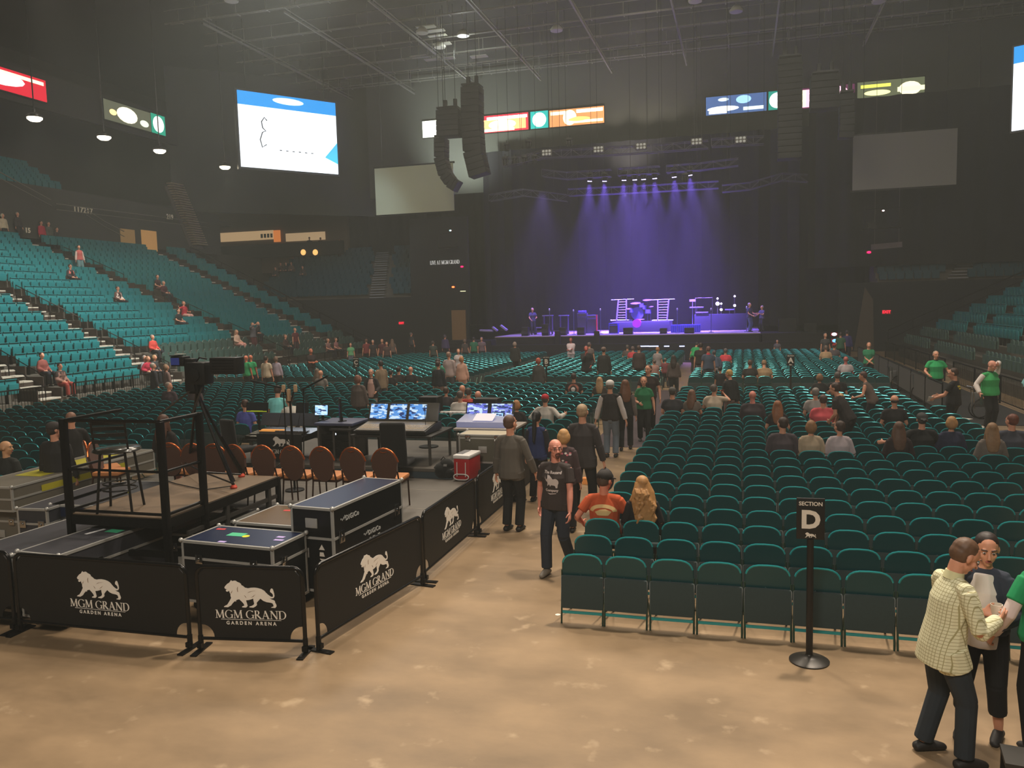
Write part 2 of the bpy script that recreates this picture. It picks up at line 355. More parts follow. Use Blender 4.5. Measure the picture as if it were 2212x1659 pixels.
rail((8.2,51.8,.5),(rx,51.8,rz_),'long sloping dark rail closing the far end of the stand past the staff',h=1.0,r=.04,posts=10)
# corner stairs
def cstairs(x0,y0,z0,n,dx,label):
    root=thing('aisle_stairs',label,'stairs',(0,0,0),0,'aisle stairs of the corner stands'); t=MB(); s2=MB()
    for r in range(n*2):
        t.box((x0+dx*r,y0+.42*r,z0+.21*r+.04),(1.2,.40,.06)); s2.box((x0+dx*r,y0+.42*r+.2,z0+.21*r-.06),(1.2,.03,.2))
    t.build('tread',mat('tread_grey',(150,148,150),.8),root); s2.build('riser',DKS,root)
cstairs(UY(815,650,58).x,58.1,4.4,10,-.16,'grey aisle stairs climbing the dark corner stand beside the black drape')
cstairs(13.0,57.8,4.3,8,.22,'dim aisle stairs climbing the corner stand beyond the larger blank screen')
# ---------------- stadium seats
def seat_mesh(m,simple=False,rounded=False):
    b=MB()
    if rounded:
        pl=[(-.21,.40),(.21,.40),(.22,.72),(.17,.84),(.08,.88),(-.08,.88),(-.17,.84),(-.22,.72)]
        b.prism(pl,.05,None,(0,-.2,0)); b.box((0,-.1,.56),(.40,.07,.34))
    elif simple:
        b.box((0,-.2,.64),(.475,.07,.46)); b.box((0,-.1,.52),(.42,.08,.36))
    return b.mesh('stadium_seat',m)
def seat_parts(m):
    b=MB(); Mx=Matrix.Rotation(R(8),3,'X'); b.box((0,-.2,.65),(.475,.045,.46),Mx,bev=.02); b.box((0,-.185,.875),(.475,.07,.03),None,bev=.01); back=b.mesh('backrest',m,40)
    b=MB(); b.box((0,-.1,.53),(.42,.07,.38),Matrix.Rotation(R(-6),3,'X'),bev=.025); b.box((0,-.135,.36),(.40,.06,.06),bev=.01); sq=b.mesh('seat',m,40)
    b=MB(); b.box((-.24,-.16,.25),(.02,.10,.5)); b.box((.24,-.16,.25),(.02,.10,.5)); st=b.mesh('bracket',BLKM)
    return back,sq,st
allseats=[] # (pos, rz, mat key, rowlabel)
for r in range(NR):
    x,z=lft(r); y=13.0
    while y<52.2:
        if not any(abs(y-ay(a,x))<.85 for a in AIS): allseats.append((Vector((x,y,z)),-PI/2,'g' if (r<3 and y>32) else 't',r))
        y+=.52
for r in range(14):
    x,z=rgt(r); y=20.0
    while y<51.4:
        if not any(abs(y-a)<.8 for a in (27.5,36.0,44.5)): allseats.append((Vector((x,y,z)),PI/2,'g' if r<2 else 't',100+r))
        y+=.52
CORN=[]
for r in range(10):
    x=-38.4
    while x<-24.6:
        sx=UY(815,650,58).x-.32*r
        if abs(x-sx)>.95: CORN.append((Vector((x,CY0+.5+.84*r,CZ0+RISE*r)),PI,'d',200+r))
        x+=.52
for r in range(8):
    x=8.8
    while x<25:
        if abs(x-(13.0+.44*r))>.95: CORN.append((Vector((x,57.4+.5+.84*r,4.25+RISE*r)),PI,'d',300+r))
        x+=.52
TSEAT_OCC=[]   # filled by the people table
# ---------------- floor chairs
CM=mat('chair_green_metal',(8,66,70),.36,0,var=.05); CF=mat('chair_grey_green_cushion',(46,63,64),.85,var=.12,scale=40,sheen=.3); CRIM=mat('chair_teal_rim_glint',(46,162,168),.22,.35,var=0); CL=mat('chair_leg_green',(60,88,74),.35,.7,var=.05)  # rim teal lightened to imitate overhead highlights; stretcher shares the teal
def arch(wb,wt,z0,z1,n=12):
    """chair back outline: wide flat-topped arch with softly rounded shoulders"""
    h=.16; pts=[(-wb/2,z0),(wb/2,z0)]
    for i in range(n+1):
        a=PI*i/n; c,q=math.cos(a),math.sin(a); e=.62
        pts.append((wt/2*math.copysign(abs(c)**e,c),z1-h+h*abs(q)**.75))
    return pts
def chair_parts():
    P={}
    b=MB(); ol=arch(.45,.44,.50,.775); b.use(CM); b.prism(ol,.016,Matrix.Rotation(R(6),3,'X'),(0,-.14,0))
    Mx=Matrix.Rotation(R(6),3,'X')
    rim=[Mx@Vector((p[0],0,p[1]))+Vector((0,-.14,0)) for p in ol[3:-1]]
    b.use(CRIM); b.tube(rim,.011,6)
    b.use(CM); b.tube([Mx@Vector((.222,0,.50))+Vector((0,-.14,0)),rim[0]],.010,6); b.tube([Mx@Vector((-.222,0,.50))+Vector((0,-.14,0)),rim[-1]],.010,6)
    b.ell((-.02,-.21,.53),(.012,.006,.009),n=8,m=5)
    P['backrest']=b.mesh('backrest',None,40)
    b=MB(); b.box((0,-.232,.345),(.472,.06,.37),Matrix.Rotation(R(-3),3,'X'),bev=.028); P['seat_up']=b.mesh('seat',CF,50)
    b=MB(); b.box((0,.02,.445),(.44,.40,.055),None,bev=.025); P['seat_down']=b.mesh('seat',CF,50)
    for s in(-1,1):
        b=MB(); b.tube([(s*.228,-.20,.58),(s*.228,-.255,.18),(s*.228,-.285,0)],.011,6); P['rear%d'%s]=b.mesh('leg',CL,40)
        b=MB(); b.tube([(s*.205,-.21,.46),(s*.205,.17,0)],.011,6); P['front%d'%s]=b.mesh('leg',CM,40)
    b=MB(); b.box((0,-.262,.125),(.45,.012,.03)); P['stretcher']=b.mesh('stretcher',CRIM)
    return P
CP=chair_parts()
def chair_one(up=True): # 3-part version
    b=MB(); b.use(CL)
    for s in(-1,1): b.tube([(s*.228,-.20,.58),(s*.228,-.285,0)],.011,4); b.tube([(s*.205,-.21,.46),(s*.205,.17,0)],.011,4)
    b.use(CRIM); b.box((0,-.262,.125),(.45,.012,.03)); return b.mesh('leg_frame',None)
CLF=chair_one()
PX=.487; PY=.75
blocks={}
def block(name,x0,nc,y0,nr,dirx=1):
    for r in range(nr):
        jx=rnd.uniform(-.035,.035) if r>0 else 0
        for c in range(nc): blocks[(name,r,c)]=Vector((x0+jx+dirx*c*PX,y0+.19+r*PY,0))
block('D',-1.70,14,8.55,25)
block('A',-1.70,14,30.2,23)
block('E',-4.15,38,17.3,15,-1)
block('B',-3.35,14,30.6,22,-1)
block('C',-11.3,24,30.6,22,-1)
block('L',-12.6,22,10.3,9,-1)   # beside the mixing area
for k in [k for k in blocks if k[0]=='C' and blocks[k].x< -22.8+ max(0,(blocks[k].y-38))*.35]: del blocks[k]
for k in [k for k in blocks if k[0] in('E','L') and (blocks[k].x<-23.8)]: del blocks[k]
for k in [k for k in blocks if k[0]=='E' and k[1]==0 and -14<blocks[k].x< -4.0 and False]: del blocks[k]
for k in [k for k in blocks if k[0]=='D' and k[2]>12 and k[1]>18]: del blocks[k]
OCC=set()
def sit_at(px,py,z=1.25,names='DAEBCL'):
    """nearest free chair to the head seen at this point"""
    p=UZ(px,py,z); best=None
    for k,v in blocks.items():
        if k in OCC: continue
        d=(v.x-p.x)**2+((v.y-.12-p.y))**2
        if best is None or d<best[0]: best=(d,k)
    OCC.add(best[1]); return blocks[best[1]]
def finish_chairs():
    vis=[]
    for k,v in blocks.items():
        q=proj(v+Vector((0,0,.6)))
        if -45<q[0]<2260 and q[1]<1500: vis.append((q[2],k))
    vis.sort(); sel=[k for d,k in vis[:300]]; rest=[k for d,k in vis[300:]]
    BN={'D':('from aisle','block behind the tall sign'),'E':('from aisle','block beyond the mixing desk'),'L':('from the mixing platform','block beside the equipment cases'),'A':('from the aisle','block nearest the stage'),'B':('from the aisle','block by the stage'),'C':('in','far block')}
    for i,k in enumerate(sel):
        v=blocks[k]; up=k not in OCC; a,bn=BN[k[0]]
        st='empty' if up else 'occupied'
        lab='%s green folding chair, %s %s, %s row, %s'%(st,ordn(k[2]),a,ordn(k[1]),bn)
        ro=thing('folding_chair',lab,'chair',v,R(rnd.uniform(-1.2,1.2)),'green folding chairs on the arena floor')
        link('backrest',CP['backrest'],ro); link('seat',CP['seat_up' if up else 'seat_down'],ro)
        if i<150:
            for q in('rear-1','rear1','front-1','front1'): link('leg',CP[q],ro)
            link('stretcher',CP['stretcher'],ro)
        else: link('leg_frame',CLF,ro)
    b=MB(); ol=arch(.455,.445,.50,.775,6); ol2=[Matrix.Rotation(R(6),3,'X')@Vector((p[0],0,p[1])) for p in ol]
    for k in rest:
        v=blocks[k]; up=k not in OCC; d=v.y
        o=v+Vector((0,-.14,0)); jx=rnd.uniform(-.02,.02); o.x+=jx
        n=len(ol2); b.use(CM)
        b.add([o+p+Vector((0,-.008,0)) for p in ol2]+[o+p+Vector((0,.008,0)) for p in ol2],[tuple(range(n)),tuple(reversed(range(n,2*n)))])
        b.use(CRIM)
        top=[o+p for p in ol2[3:-1]]; m=len(top); rr=.013
        b.add([p+Vector((0,-rr,-.004)) for p in top]+[p+Vector((0,0,rr)) for p in top]+[p+Vector((0,rr,-.004)) for p in top],[(i,i+1,m+i+1,m+i) for i in range(m-1)]+[(m+i,m+i+1,2*m+i+1,2*m+i) for i in range(m-1)])
        b.use(CF)
        if up: b.box(v+Vector((0,-.232,.345)),(.478,.05,.37))
        else: b.box(v+Vector((0,.02,.445)),(.44,.40,.05))
        if d<34 or k[1]==0:
            b.use(CL)
            for s in(-1,1): b.box(v+Vector((s*.228,-.25,.28)),(.02,.02,.56)); b.box(v+Vector((s*.205,.0,.22)),(.02,.02,.6),Matrix.Rotation(R(-38),3,'X'))
    o=b.build('folding_chairs',None,None); tag(o,'rows of distant green folding chairs filling the floor towards the stage','chairs','green folding chairs on the arena floor','stuff')
def finish_seats():
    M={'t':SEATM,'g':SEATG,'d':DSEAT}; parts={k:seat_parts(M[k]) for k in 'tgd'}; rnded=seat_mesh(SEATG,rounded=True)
    vis=[]
    for s in allseats+CORN:
        if any((s[0]-t).length<.4 for t in TSEAT_OCC): continue
        q=proj(s[0]+Vector((0,0,.6)))
        if -30<q[0]<2242 and 300<q[1]<1000: vis.append((q[2],s))
    vis.sort(key=lambda a:a[0]); 
    for i,(d,s) in enumerate(vis[:300]):
        p,rz,mk,r=s; q=proj(p)
        if r<100: lab='teal tip-up seat of the long stand, %s row up, %s from its near end'%(ordn(r),ordnum(round((p.y-13)/.52)))
        else: lab='tip-up seat of the stand behind the staff, %s row up, %s from near end'%(ordn(r-100),ordnum(round((p.y-20)/.52)))
        if mk=='g': lab=lab.replace('teal tip-up','grey-green').replace('tip-up seat of the stand b','grey-green seat of the stand b')
        ro=thing('stadium_seat',lab,'seat',p,rz,'tip-up seats of the stands')
        if mk=='g': link('seat_shell',rnded,ro)
        else:
            link('backrest',parts[mk][0],ro); link('seat',parts[mk][1],ro)
            if i<90: link('bracket',parts[mk][2],ro)
    b=MB()
    for d,s in vis[300:]:
        p,rz,mk,r=s; b.use(M[mk]); Rz=Matrix.Rotation(rz,3,'Z')
        if mk=='g':
            pl=[(-.21,.40),(.21,.40),(.21,.76),(.1,.88),(-.1,.88),(-.21,.76)]; b.prism(pl,.05,Rz,p+Rz@Vector((0,-.2,0))); b.box(p+Rz@Vector((0,-.1,.56)),(.4,.07,.34),rz=rz)
        else: b.box(p+Rz@Vector((0,-.2,.64)),(.475,.05,.46),rz=rz); b.box(p+Rz@Vector((0,-.1,.52)),(.42,.07,.36),rz=rz)
    o=b.build('stadium_seats'); tag(o,'farther rows of teal and dark blue tip-up seats filling the stands','seats','tip-up seats of the stands','stuff')
def ordnum(i): 
    if i<39: return ordn(i)
    if i==39: return 'fortieth'
    return 'forty-'+ORD[i-40] if i<49 else 'fiftieth' if i==49 else 'fifty-'+ORD[i-50] if i<59 else 'sixtieth' if i==59 else 'sixty-'+ORD[i-60] if i<69 else 'seventieth' if i==69 else 'seventy-'+ORD[(i-70)%9]
# ================================================================== BARRIERS
BAN=mat('banner_black',(13,12,11),.6,var=.1,scale=3)
PRT=mat('emblem_cream',(248,242,232),.6,var=.03)
CUT=mat('emblem_shade',(170,150,132),.6,var=.04)
def barrier(p0,p1,label,w_logo=.78,foot=True,logo=True):
    p0=Vector(p0); p1=Vector(p1); d=p1-p0; L=d.length; rz=math.atan2(d.y,d.x)
    ro=thing('crowd_barrier',label,'barrier',(p0.x,p0.y,0),rz,'branded crowd barriers round the mixing area')
    g=.05; r=.022; H=.90; c=.09
    top=[(g,0,.10),(g,0,H-c)]+[(g+c-c*math.cos(a),0,H-c+c*math.sin(a)) for a in (R(22),R(45),R(68))]+[(g+c,0,H),(L-g-c,0,H)]+[(L-g-c+c*math.sin(a),0,H-c+c*math.cos(a)) for a in (R(22),R(45),R(68))]+[(L-g,0,H-c),(L-g,0,.10)]
    b=MB(); b.tube(top,r,8); b.tube([(g,0,.13),(L-g,0,.13)],.018,8); b.build('frame',mat('barrier_gloss_black',(20,18,17),.22,.3,var=0),ro,50)
    q=.14; n=6
    def bite(cx,cz,a0,a1): return [(cx+q*math.cos(R(a0+(a1-a0)*i/n)),cz+q*math.sin(R(a0+(a1-a0)*i/n))) for i in range(n+1)]
    x0=g+.02; x1=L-g-.02; z0=.145; z1=H-.02
    poly=[(x1-.07,z1),(x0+.07,z1),(x0,z1-.07)]+bite(x0,z0,90,0)+bite(x1,z0,180,90)+[(x1,z1-.07)]
    b=MB(); b.prism(poly,.012); ban=b.build('banner',BAN,ro)
    if logo:
        s=w_logo/2300; cx=L/2; b=MB(); o=Vector((cx,-.009,.475))
        lion(b,o,None,s,.004); b.build('lion_emblem',PRT,ban)
        b=MB()
        for p in LCUT: b.prism([((x-900)*s,-(y-.03*(x-900)-1030)*s) for x,y in p],.002,None,o+Vector((0,-.0025,0)))
        b.build('emblem_shading',CUT,ban)
        b=MB(); serif(b,'MGM GRAND',Vector((cx,-.009,.475-.345*w_logo/2.3)),None,.11*w_logo,.004,w_logo)
        b.build('lettering',PRT,ban)
        b=MB(); b.box((cx,-.008,.475-.385*w_logo/2.3),(w_logo*.84,.003,.004)); b.build('underline',PRT,ban)
        b=MB(); text(b,'GARDEN ARENA',Vector((cx,-.008,.475-.50*w_logo/2.3)),None,.066*w_logo,.0015,.0012,1.55); b.build('small_lettering',PRT,ban)
    for x in ((g,L-g) if foot else (L-g,)):
        b=MB(); b.tube([(x,0,.02),(x,0,.16)],.028,8); b.box((x,0,.008),(.07,.34,.014)); b.box((x,-.03,.06),(.05,.03,.05)); b.build('foot',BLKM,ro,50)
    return ro
X0=-3.93
barrier((-10.15,6.95,0),(-7.85,6.95,0),'black banner barrier cut by the left frame edge, mostly out of view')
barrier((-7.85,6.93,0),(-5.53,6.95,0),'wide black barrier with white lion, in front of the railed platform')
barrier((-5.50,6.95,0),(-4.27,7.13,0),'short black barrier with white lion at the front corner')
barrier((-4.22,7.15,0),(X0+.03,9.33,0),'black lion barrier beside the long equipment case')
barrier((X0,9.36,0),(X0-.01,11.55,0),'black lion barrier beside the open grey deck')
barrier((X0,11.58,0),(X0-.02,13.8,0),'black lion barrier partly hidden behind the man in grey sweater')
barrier((X0,13.83,0),(X0-.03,16.0,0),'farthest black barrier of the side run, behind the walking people',logo=False)
# ================================================================== MIXING DECKS
DECK=mat('deck_grey',(88,82,74),.6,var=.25,scale=1.5); DECKS=mat('deck_side',(52,66,74),.6)
WOOD=mat('deck_ply',(112,92,70),.65,var=.3,scale=2.5)
def deck(name,x0,x1,y0,y1,z0,z1,label,seams=()):
    ro=thing(name,label,'stage deck',((x0+x1)/2,(y0+y1)/2,z0),0)
    cx,cy=(x0+x1)/2,(y0+y1)/2; h=z1-z0
    b=MB(); b.box((0,0,h-.03),(x1-x0,y1-y0,.06),bev=.008); b.build('deck_top',DECK,ro,40)
    b=MB(); b.box((0,-(y1-y0)/2+.03,(h-.06)/2),(x1-x0-.02,.04,h-.06)); b.box(((x1-x0)/2-.03,0,(h-.06)/2),(.04,y1-y0-.1,h-.06)); b.box((-(x1-x0)/2+.03,0,(h-.06)/2),(.04,y1-y0-.1,h-.06)); b.build('skirt',DECKS,ro)
    b=MB()
    for (ax,v) in seams:
        if ax=='y': b.box((0,v-cy,h+.001),(x1-x0-.05,.012,.003))
        else: b.box((v-cx,0,h+.001),(.012,y1-y0-.05,.003))
    if seams: b.build('seam',mat('seam_pale',(150,142,128),.6),ro)
    return ro
deck('low_deck',-10.75,-4.45,10.35,16.2,0,.5,'low grey deck the copper-backed chairs stand on',[('y',11.1),('y',12.3)])
deck('upper_deck',-9.9,-4.9,13.15,16.0,.5,.68,'second grey deck step carrying the mixing desks')
# camera platform --------------------------------------------------
ro=thing('camera_platform','dark railed platform with plywood deck holding the television camera','platform',(0,0,0))
PX0,PX1,PY0,PY1,PZ=-8.08,-6.66,8.02,10.45,1.07
b=MB(); b.box(((PX0+PX1)/2,(PY0+PY1)/2,PZ-.02),(PX1-PX0,PY1-PY0,.04)); b.build('deck_board',WOOD,ro)
b=MB(); 
for y in (PY0,PY1): b.box(((PX0+PX1)/2,y,PZ-.07),(PX1-PX0+.04,.05,.12))
for x in (PX0,PX1): b.box((x,(PY0+PY1)/2,PZ-.07),(.05,PY1-PY0,.12))
b.box(((PX0+PX1)/2,PY0,.62),(PX1-PX0,.05,.07)); b.box(((PX0+PX1)/2,PY0,.30),(PX1-PX0,.05,.05))
b.build('deck_frame',BLKM,ro)
b=MB()
for y in (9.2,10.2): b.box((PX1-.01,y,.5),(.06,.06,1.0)); 
b.box((PX1-.01,9.4,.78),(.04,2.0,.05)); b.box((PX1-.01,9.4,.25),(.04,2.0,.05)); b.build('side_brace',GRYM,ro)
for (x,y,h) in [(PX0,PY0,2.26),(PX1,PY0,2.24),(PX1,8.74,2.26)]:
    b=MB(); b.box((x,y,h/2),(.075,.075,h),bev=.008); b.build('post',BLKM,ro,40)
for (x,y) in [(PX0,PY1),(PX1,PY1)]:
    b=MB(); b.box((x,y,.52),(.06,.06,1.04)); b.build('post',BLKM,ro)
b=MB(); 
for z,rr in((2.24,.022),(1.63,.018),(1.11,.02)):
    b.tube([(PX0,PY0,z),(PX1,PY0,z)],rr,6); b.tube([(PX1,PY0,z),(PX1,8.74,z)],rr,6); b.tube([(PX0,PY0,z),(PX0,9.0,z)],rr,6)
b.build('guard_rail',BLKM,ro,40)
# ---------------- bar stool
ro=thing('bar_stool','black high bar stool with ladder back standing on the camera platform','stool',(UZ(262,1100,1.07).x,UZ(262,1100,1.07).y,1.07),R(20))
LGB=mat('stool_black',(26,23,20),.4)
for sx in(-1,1):
    for sy in(-1,1):
        b=MB(); b.tube([(sx*.21,sy*.20,0),(sx*.15,sy*.14,.74)],.017,6); b.build('leg',LGB,ro,40)
b=MB(); b.tube([(.2*math.cos(a*PI/8),.19*math.sin(a*PI/8),.27) for a in range(17)],.012,6); b.tube([(.19*math.cos(a*PI/8),.18*math.sin(a*PI/8),.34) for a in range(17)],.01,6); b.build('foot_ring',LGB,ro,40)
b=MB(); b.lathe((0,0,.74),[(.0,0),(.25,0),(.29,.02),(.275,.05),(.1,.065),(0,.066)],24); b.build('seat',mat('stool_vinyl',(40,38,32),.25,coat=.4),ro,60)
b=MB(); b.tube([(-.2,-.16,.78),(-.2,-.22,1.14)],.014,6); b.tube([(.2,-.16,.78),(.2,-.22,1.14)],.014,6)
for z in (.90,.98,1.06,1.13): b.box((0,-.20-.0*z,z),(.42,.018,.045))
b.build('backrest',LGB,ro,40)
# ---------------- flight cases
CB=mat('case_laminate_black',(20,20,22),.32,var=.1); CBL=mat('case_laminate_blue',(28,38,66),.3,var=.1); CG=mat('case_laminate_grey',(112,106,94),.5,var=.1); CDG=mat('case_laminate_dark_grey',(58,58,64),.45,var=.1); CBR=mat('case_laminate_brown',(96,74,44),.35,var=.2,scale=5)
def case(label,x0,y0,rz,L,W_,z0,z1,side=CB,top=None,lid=.35,group='road cases round the mixing area',wheels=True,stickers=(),latch=True,name='flight_case',handles=1):
    """x0,y0 = near corner; L along local x, W_ along local y"""
    h=z1-z0; ro=thing(name,label,'flight case',(x0,y0,z0),rz,group); wz=.12 if wheels else 0.0; top=top or side
    hb_=h-wz; hl=hb_*lid
    b=MB(); b.box((L/2,W_/2,wz+(hb_-hl)/2),(L-.01,W_-.01,hb_-hl-.004)); b.build('body',side,ro)
    b=MB(); b.box((L/2,W_/2,h-hl/2),(L-.01,W_-.01,hl-.006)); lidd=b.build('lid',side,ro)
    b=MB(); b.box((L/2,W_/2,h-.001),(L-.06,W_-.06,.006)); b.build('lid_panel',top,lidd)
    t=.03; b=MB()
    for x in (0,L):
        for y in (0,W_): b.box((x+(t/2 if x==0 else -t/2),y+(t/2 if y==0 else -t/2),wz+hb_/2),(t,t,hb_))
    for z in (h-t/2+.002,h-hl,wz+t/2):
        for y in (t/2-.003,W_-t/2+.003): b.box((L/2,y,z),(L,t,t))
        for x in (t/2-.003,L-t/2+.003): b.box((x,W_/2,z),(t,W_,t))
    b.build('edge_trim',ALU,ro)
    b=MB()
    for x in (0,L):
        for y in (0,W_): b.ell((x,y,h),(.03,.03,.03),n=8,m=6)
    b.build('corner_cap',ALU,ro,60)
    if latch:
        for (x,y,r2) in [(L*.2,-.008,0),(L*.8,-.008,0),(L+.008,W_*.3,PI/2)]:
            b=MB(); b.box((x,y,h-hl),(.1,.02,.11),bev=.006,rz=r2); b.ell((x,y-(.012 if r2==0 else 0),h-hl),(.018,.012,.022),n=8,m=6); b.build('latch',CHR if handles else ALU,ro,40)
    for (x,y,r2) in ([(L*.5,-.006,0),(L+.006,W_*.5,PI/2)] if handles else []):
        b=MB(); b.box((x,y,wz+(hb_-hl)*.55),(.16,.014,.12),bev=.006,rz=r2); b.build('recessed_handle',ALU,ro,40)
    if wheels:
        for x in (.1,L-.1):
            for y in (.1,W_-.1):
                b=MB(); b.lathe((x,y,.055),[(.0,-.018),(.05,-.018),(.055,0),(.05,.018),(0,.018)],14,Matrix.Rotation(PI/2,3,'X')); b.box((x,y,.1),(.07,.05,.02)); b.build('caster',BLKM,ro,40)
    for (x,y,w,d,c,a) in stickers:
        b=MB(); 
        if a=='o': b.lathe((x*L,y*W_,h+.002),[(w,0),(w,.002)],20)
        else: b.box((x*L,y*W_,h+.0035),(w,d,.002),rz=R(a))
        b.build('sticker',mat('sticker_%d_%d_%d'%c,c,.5,var=0),lidd)
    return ro
GRN=(70,190,140);YEL=(225,225,40);RED=(215,60,60);LIL=(190,170,230);WH=(225,225,225)
# long console case, its long side faces the aisle
p=Vector((-5.33,8.47,0)); ro=case('long black case with blue top and white maker lettering, behind the corner barriers',-4.68,8.46,R(84.5),1.68,.60,0,1.16,CB,CBL,.36,handles=0,latch=False)
LET=mat('case_letter_silver',(200,200,196),.5,var=0)
b=MB(); Mz=None
text(b,'DiGiCo',Vector((.42,-.002,.98)),None,.085,.002,.002,1.15); text(b,'DiGiCo',Vector((.92,-.002,.66)),None,.085,.002,.002,1.15); text(b,'SD5',Vector((.92,-.002,.53)),None,.15,.002,.004,1.2)
for (x,z) in((.2,.98),(.70,.66)):
    for i,dx in enumerate((-.03,0,.03,.055)): b.box((x+dx-.0,-.002,z+.012*abs(i-1)),(.012,.004,.018+.006*i))
b.build('maker_lettering',LET,ro)
for (x,y,r2) in [(.16,-.008,0),(1.5,-.008,0)]:
    b=MB(); b.box((x,y,.785),(.11,.02,.15),bev=.006); b.lathe((x,y-.012,.785),[(.0,0),(.022,0),(.022,.01),(0,.01)],12,Matrix.Rotation(PI/2,3,'X')); b.build('latch',CHR,ro,40)
for z in (.97,.60):
    b=MB(); b.box((-.006,.30 if z>.8 else .44,z),(.016,.17,.12),bev=.008); b.build('recessed_handle',ALU,ro,40)
b=MB()  # hanging-cargo pictograms on the end of the case
b.prism([(-.04,-.03),(.04,-.03),(.0,.035)],.004,Matrix.Rotation(PI/2,3,'Z'),(-.004,.17,.68)); b.prism([(-.035,-.03),(.035,-.03),(.03,.02),(-.02,.02)],.004,Matrix.Rotation(PI/2,3,'Z'),(-.004,.17,.60)); b.prism([(-.035,.03),(.035,.03),(.005,0),(.005,-.035),(-.005,-.035),(-.005,0)],.004,Matrix.Rotation(PI/2,3,'Z'),(-.004,.17,.51)); b.build('pictogram',WHT,ro)
case('low black case with blue-black lid and green and yellow stickers, behind the corner barrier',-6.36,7.88,R(-4),1.28,.66,0,.86,CB,CBL,.28,stickers=[(.12,.78,.12,.05,RED,8),(.40,.55,.22,.13,GRN,3),(.52,.5,.045,0,YEL,'o'),(.86,.62,.1,.06,LIL,0),(.9,.45,.12,.05,LIL,5),(.42,.1,.1,.05,LIL,0)])
case('case with speckled brown lid and green sticker, behind the low blue-black case',-6.22,8.72,R(-3),1.0,.92,0,.86,CB,CBR,.28,stickers=[(.35,.72,.12,.06,RED,10),(.68,.5,.2,.12,GRN,4),(.86,.42,.045,0,YEL,'o'),(.8,.9,.1,.08,LIL,0)])
# cases left of the platform
q=UZ(28,1052,1.0)
ro=case('long pale grey case with yellow stripe at the frame edge',-11.4,9.35,R(2),.9,3.2,.62,1.0,CG,CG,.5,wheels=False,handles=0,latch=False)
b=MB(); b.box((.902,1.5,.24),(.006,1.9,.10)); b.box((.45,1.7,.384),(.5,1.9,.004)); b.build('stripe',mat('stripe_yellow',(190,180,40),.6),ro)
case('tall grey case under the long pale grey case',-11.3,9.5,R(2),.75,1.6,0,.615,CG,CG,.3,wheels=False)
q=UZ(35,1098,.85); case('black case with silver edges beside the tall grey case',q.x,q.y,R(4),.5,1.7,0,.85,CDG,CDG,.3)
q=UZ(108,1090,.85); case('blue-sided case half hidden by the platform post',q.x,q.y,R(3),1.1,1.6,0,.85,CBL,CDG,.3,stickers=[(.55,.5,.07,0,YEL,'o')])
q=UZ(2,1195,.80); case('flat slate-topped case cut by the frame edge, nearest the barrier',q.x-.55,q.y,R(-3),.75,1.9,0,.80,CDG,CDG,.3)
q=UZ(34,1192,.88); case('slate-topped case with green and yellow stickers, left of the platform post',q.x,q.y+.02,R(-4),.62,1.75,0,.88,CDG,CDG,.3,stickers=[(.7,.55,.2,.12,GRN,0),(.85,.72,.04,0,YEL,'o'),(.35,.5,.25,.05,WH,80)])
case('black case stored under the camera platform near its left leg',-7.75,8.7,R(2),.55,1.2,0,.62,CB,CB,.3,group='cases under the platform')
case('black case with silver edges stored under the middle of the platform',-7.12,8.6,R(-2),.42,1.3,0,.70,CB,CB,.3,group='cases under the platform')
# ---------------- banquet chairs
BRN=mat('banquet_back_brown',(84,50,34),.7,var=.1,sheen=.2); CPR=mat('copper_rim',(190,96,44),.3,.7,var=0); ORG=mat('banquet_seat_tan',(196,126,72),.7,var=.08); LGC=mat('banquet_leg_bronze',(78,48,34),.4,.6)
def banquet():
    P={}
    Mx=Matrix.Rotation(R(9),3,'X'); pts=[(.205*math.cos(a)*(1.0 if math.sin(a)>0 else .9),.27*math.sin(a)) for a in [PI*2*i/24 for i in range(24)]]
    b=MB(); b.prism(pts,.045,Mx,(0,-.23,.69)); P['backrest']=b.mesh('backrest',BRN,40)
    b=MB(); b.tube([Mx@Vector((x*1.03,0,z*1.03))+Vector((0,-.23,.69)) for x,z in pts[1:12]],.016,8)
    b.tube([Mx@Vector((-.05,-.02,.235))+Vector((0,-.23,.69)),Mx@Vector((0,-.03,.222))+Vector((0,-.23,.69)),Mx@Vector((.05,-.02,.235))+Vector((0,-.23,.69))],.008,6)
    P['rim']=b.mesh('back_rim',CPR,40)
    b=MB(); b.box((0,.02,.475),(.44,.43,.07),bev=.03); P['seat']=b.mesh('seat',ORG,50)
    b=MB(); b.box((0,.02,.425),(.42,.40,.03)); P['frame']=b.mesh('seat_frame',LGC)
    for s in(-1,1):
        b=MB(); b.tube([(s*.185,-.235,.62),(s*.195,-.19,.42),(s*.2,-.25,0)],.013,8); P['r%d'%s]=b.mesh('leg',LGC,40)
        b=MB(); b.tube([(s*.195,.2,.42),(s*.2,.22,0)],.013,8); P['f%d'%s]=b.mesh('leg',LGC,40)
    return P
BQ=banquet()
def bchair(x,y,z,rz,lab):
    ro=thing('banquet_chair',lab,'chair',(x,y,z),rz,'copper-rimmed banquet chairs on the low deck')
    for k,n in(('backrest','backrest'),('rim','back_rim'),('seat','seat'),('frame','seat_frame'),('r-1','leg'),('r1','leg'),('f-1','leg'),('f1','leg')): link(n,BQ[k],ro)
xs=[820,748,678,608,540,476,420,370,315]
nm=['brown oval-backed banquet chair at the open end, beside the long case','brown oval-backed banquet chair, second from the open end','brown oval-backed banquet chair, third from the open end','brown oval-backed banquet chair, fourth from the open end','brown oval-backed banquet chair just past the platform corner','brown oval-backed banquet chair behind the camera tripod','brown oval-backed banquet chair seen behind the thinner rail post','brown oval-backed banquet chair seen behind the middle rail post','brown oval-backed banquet chair directly behind the stool seat']
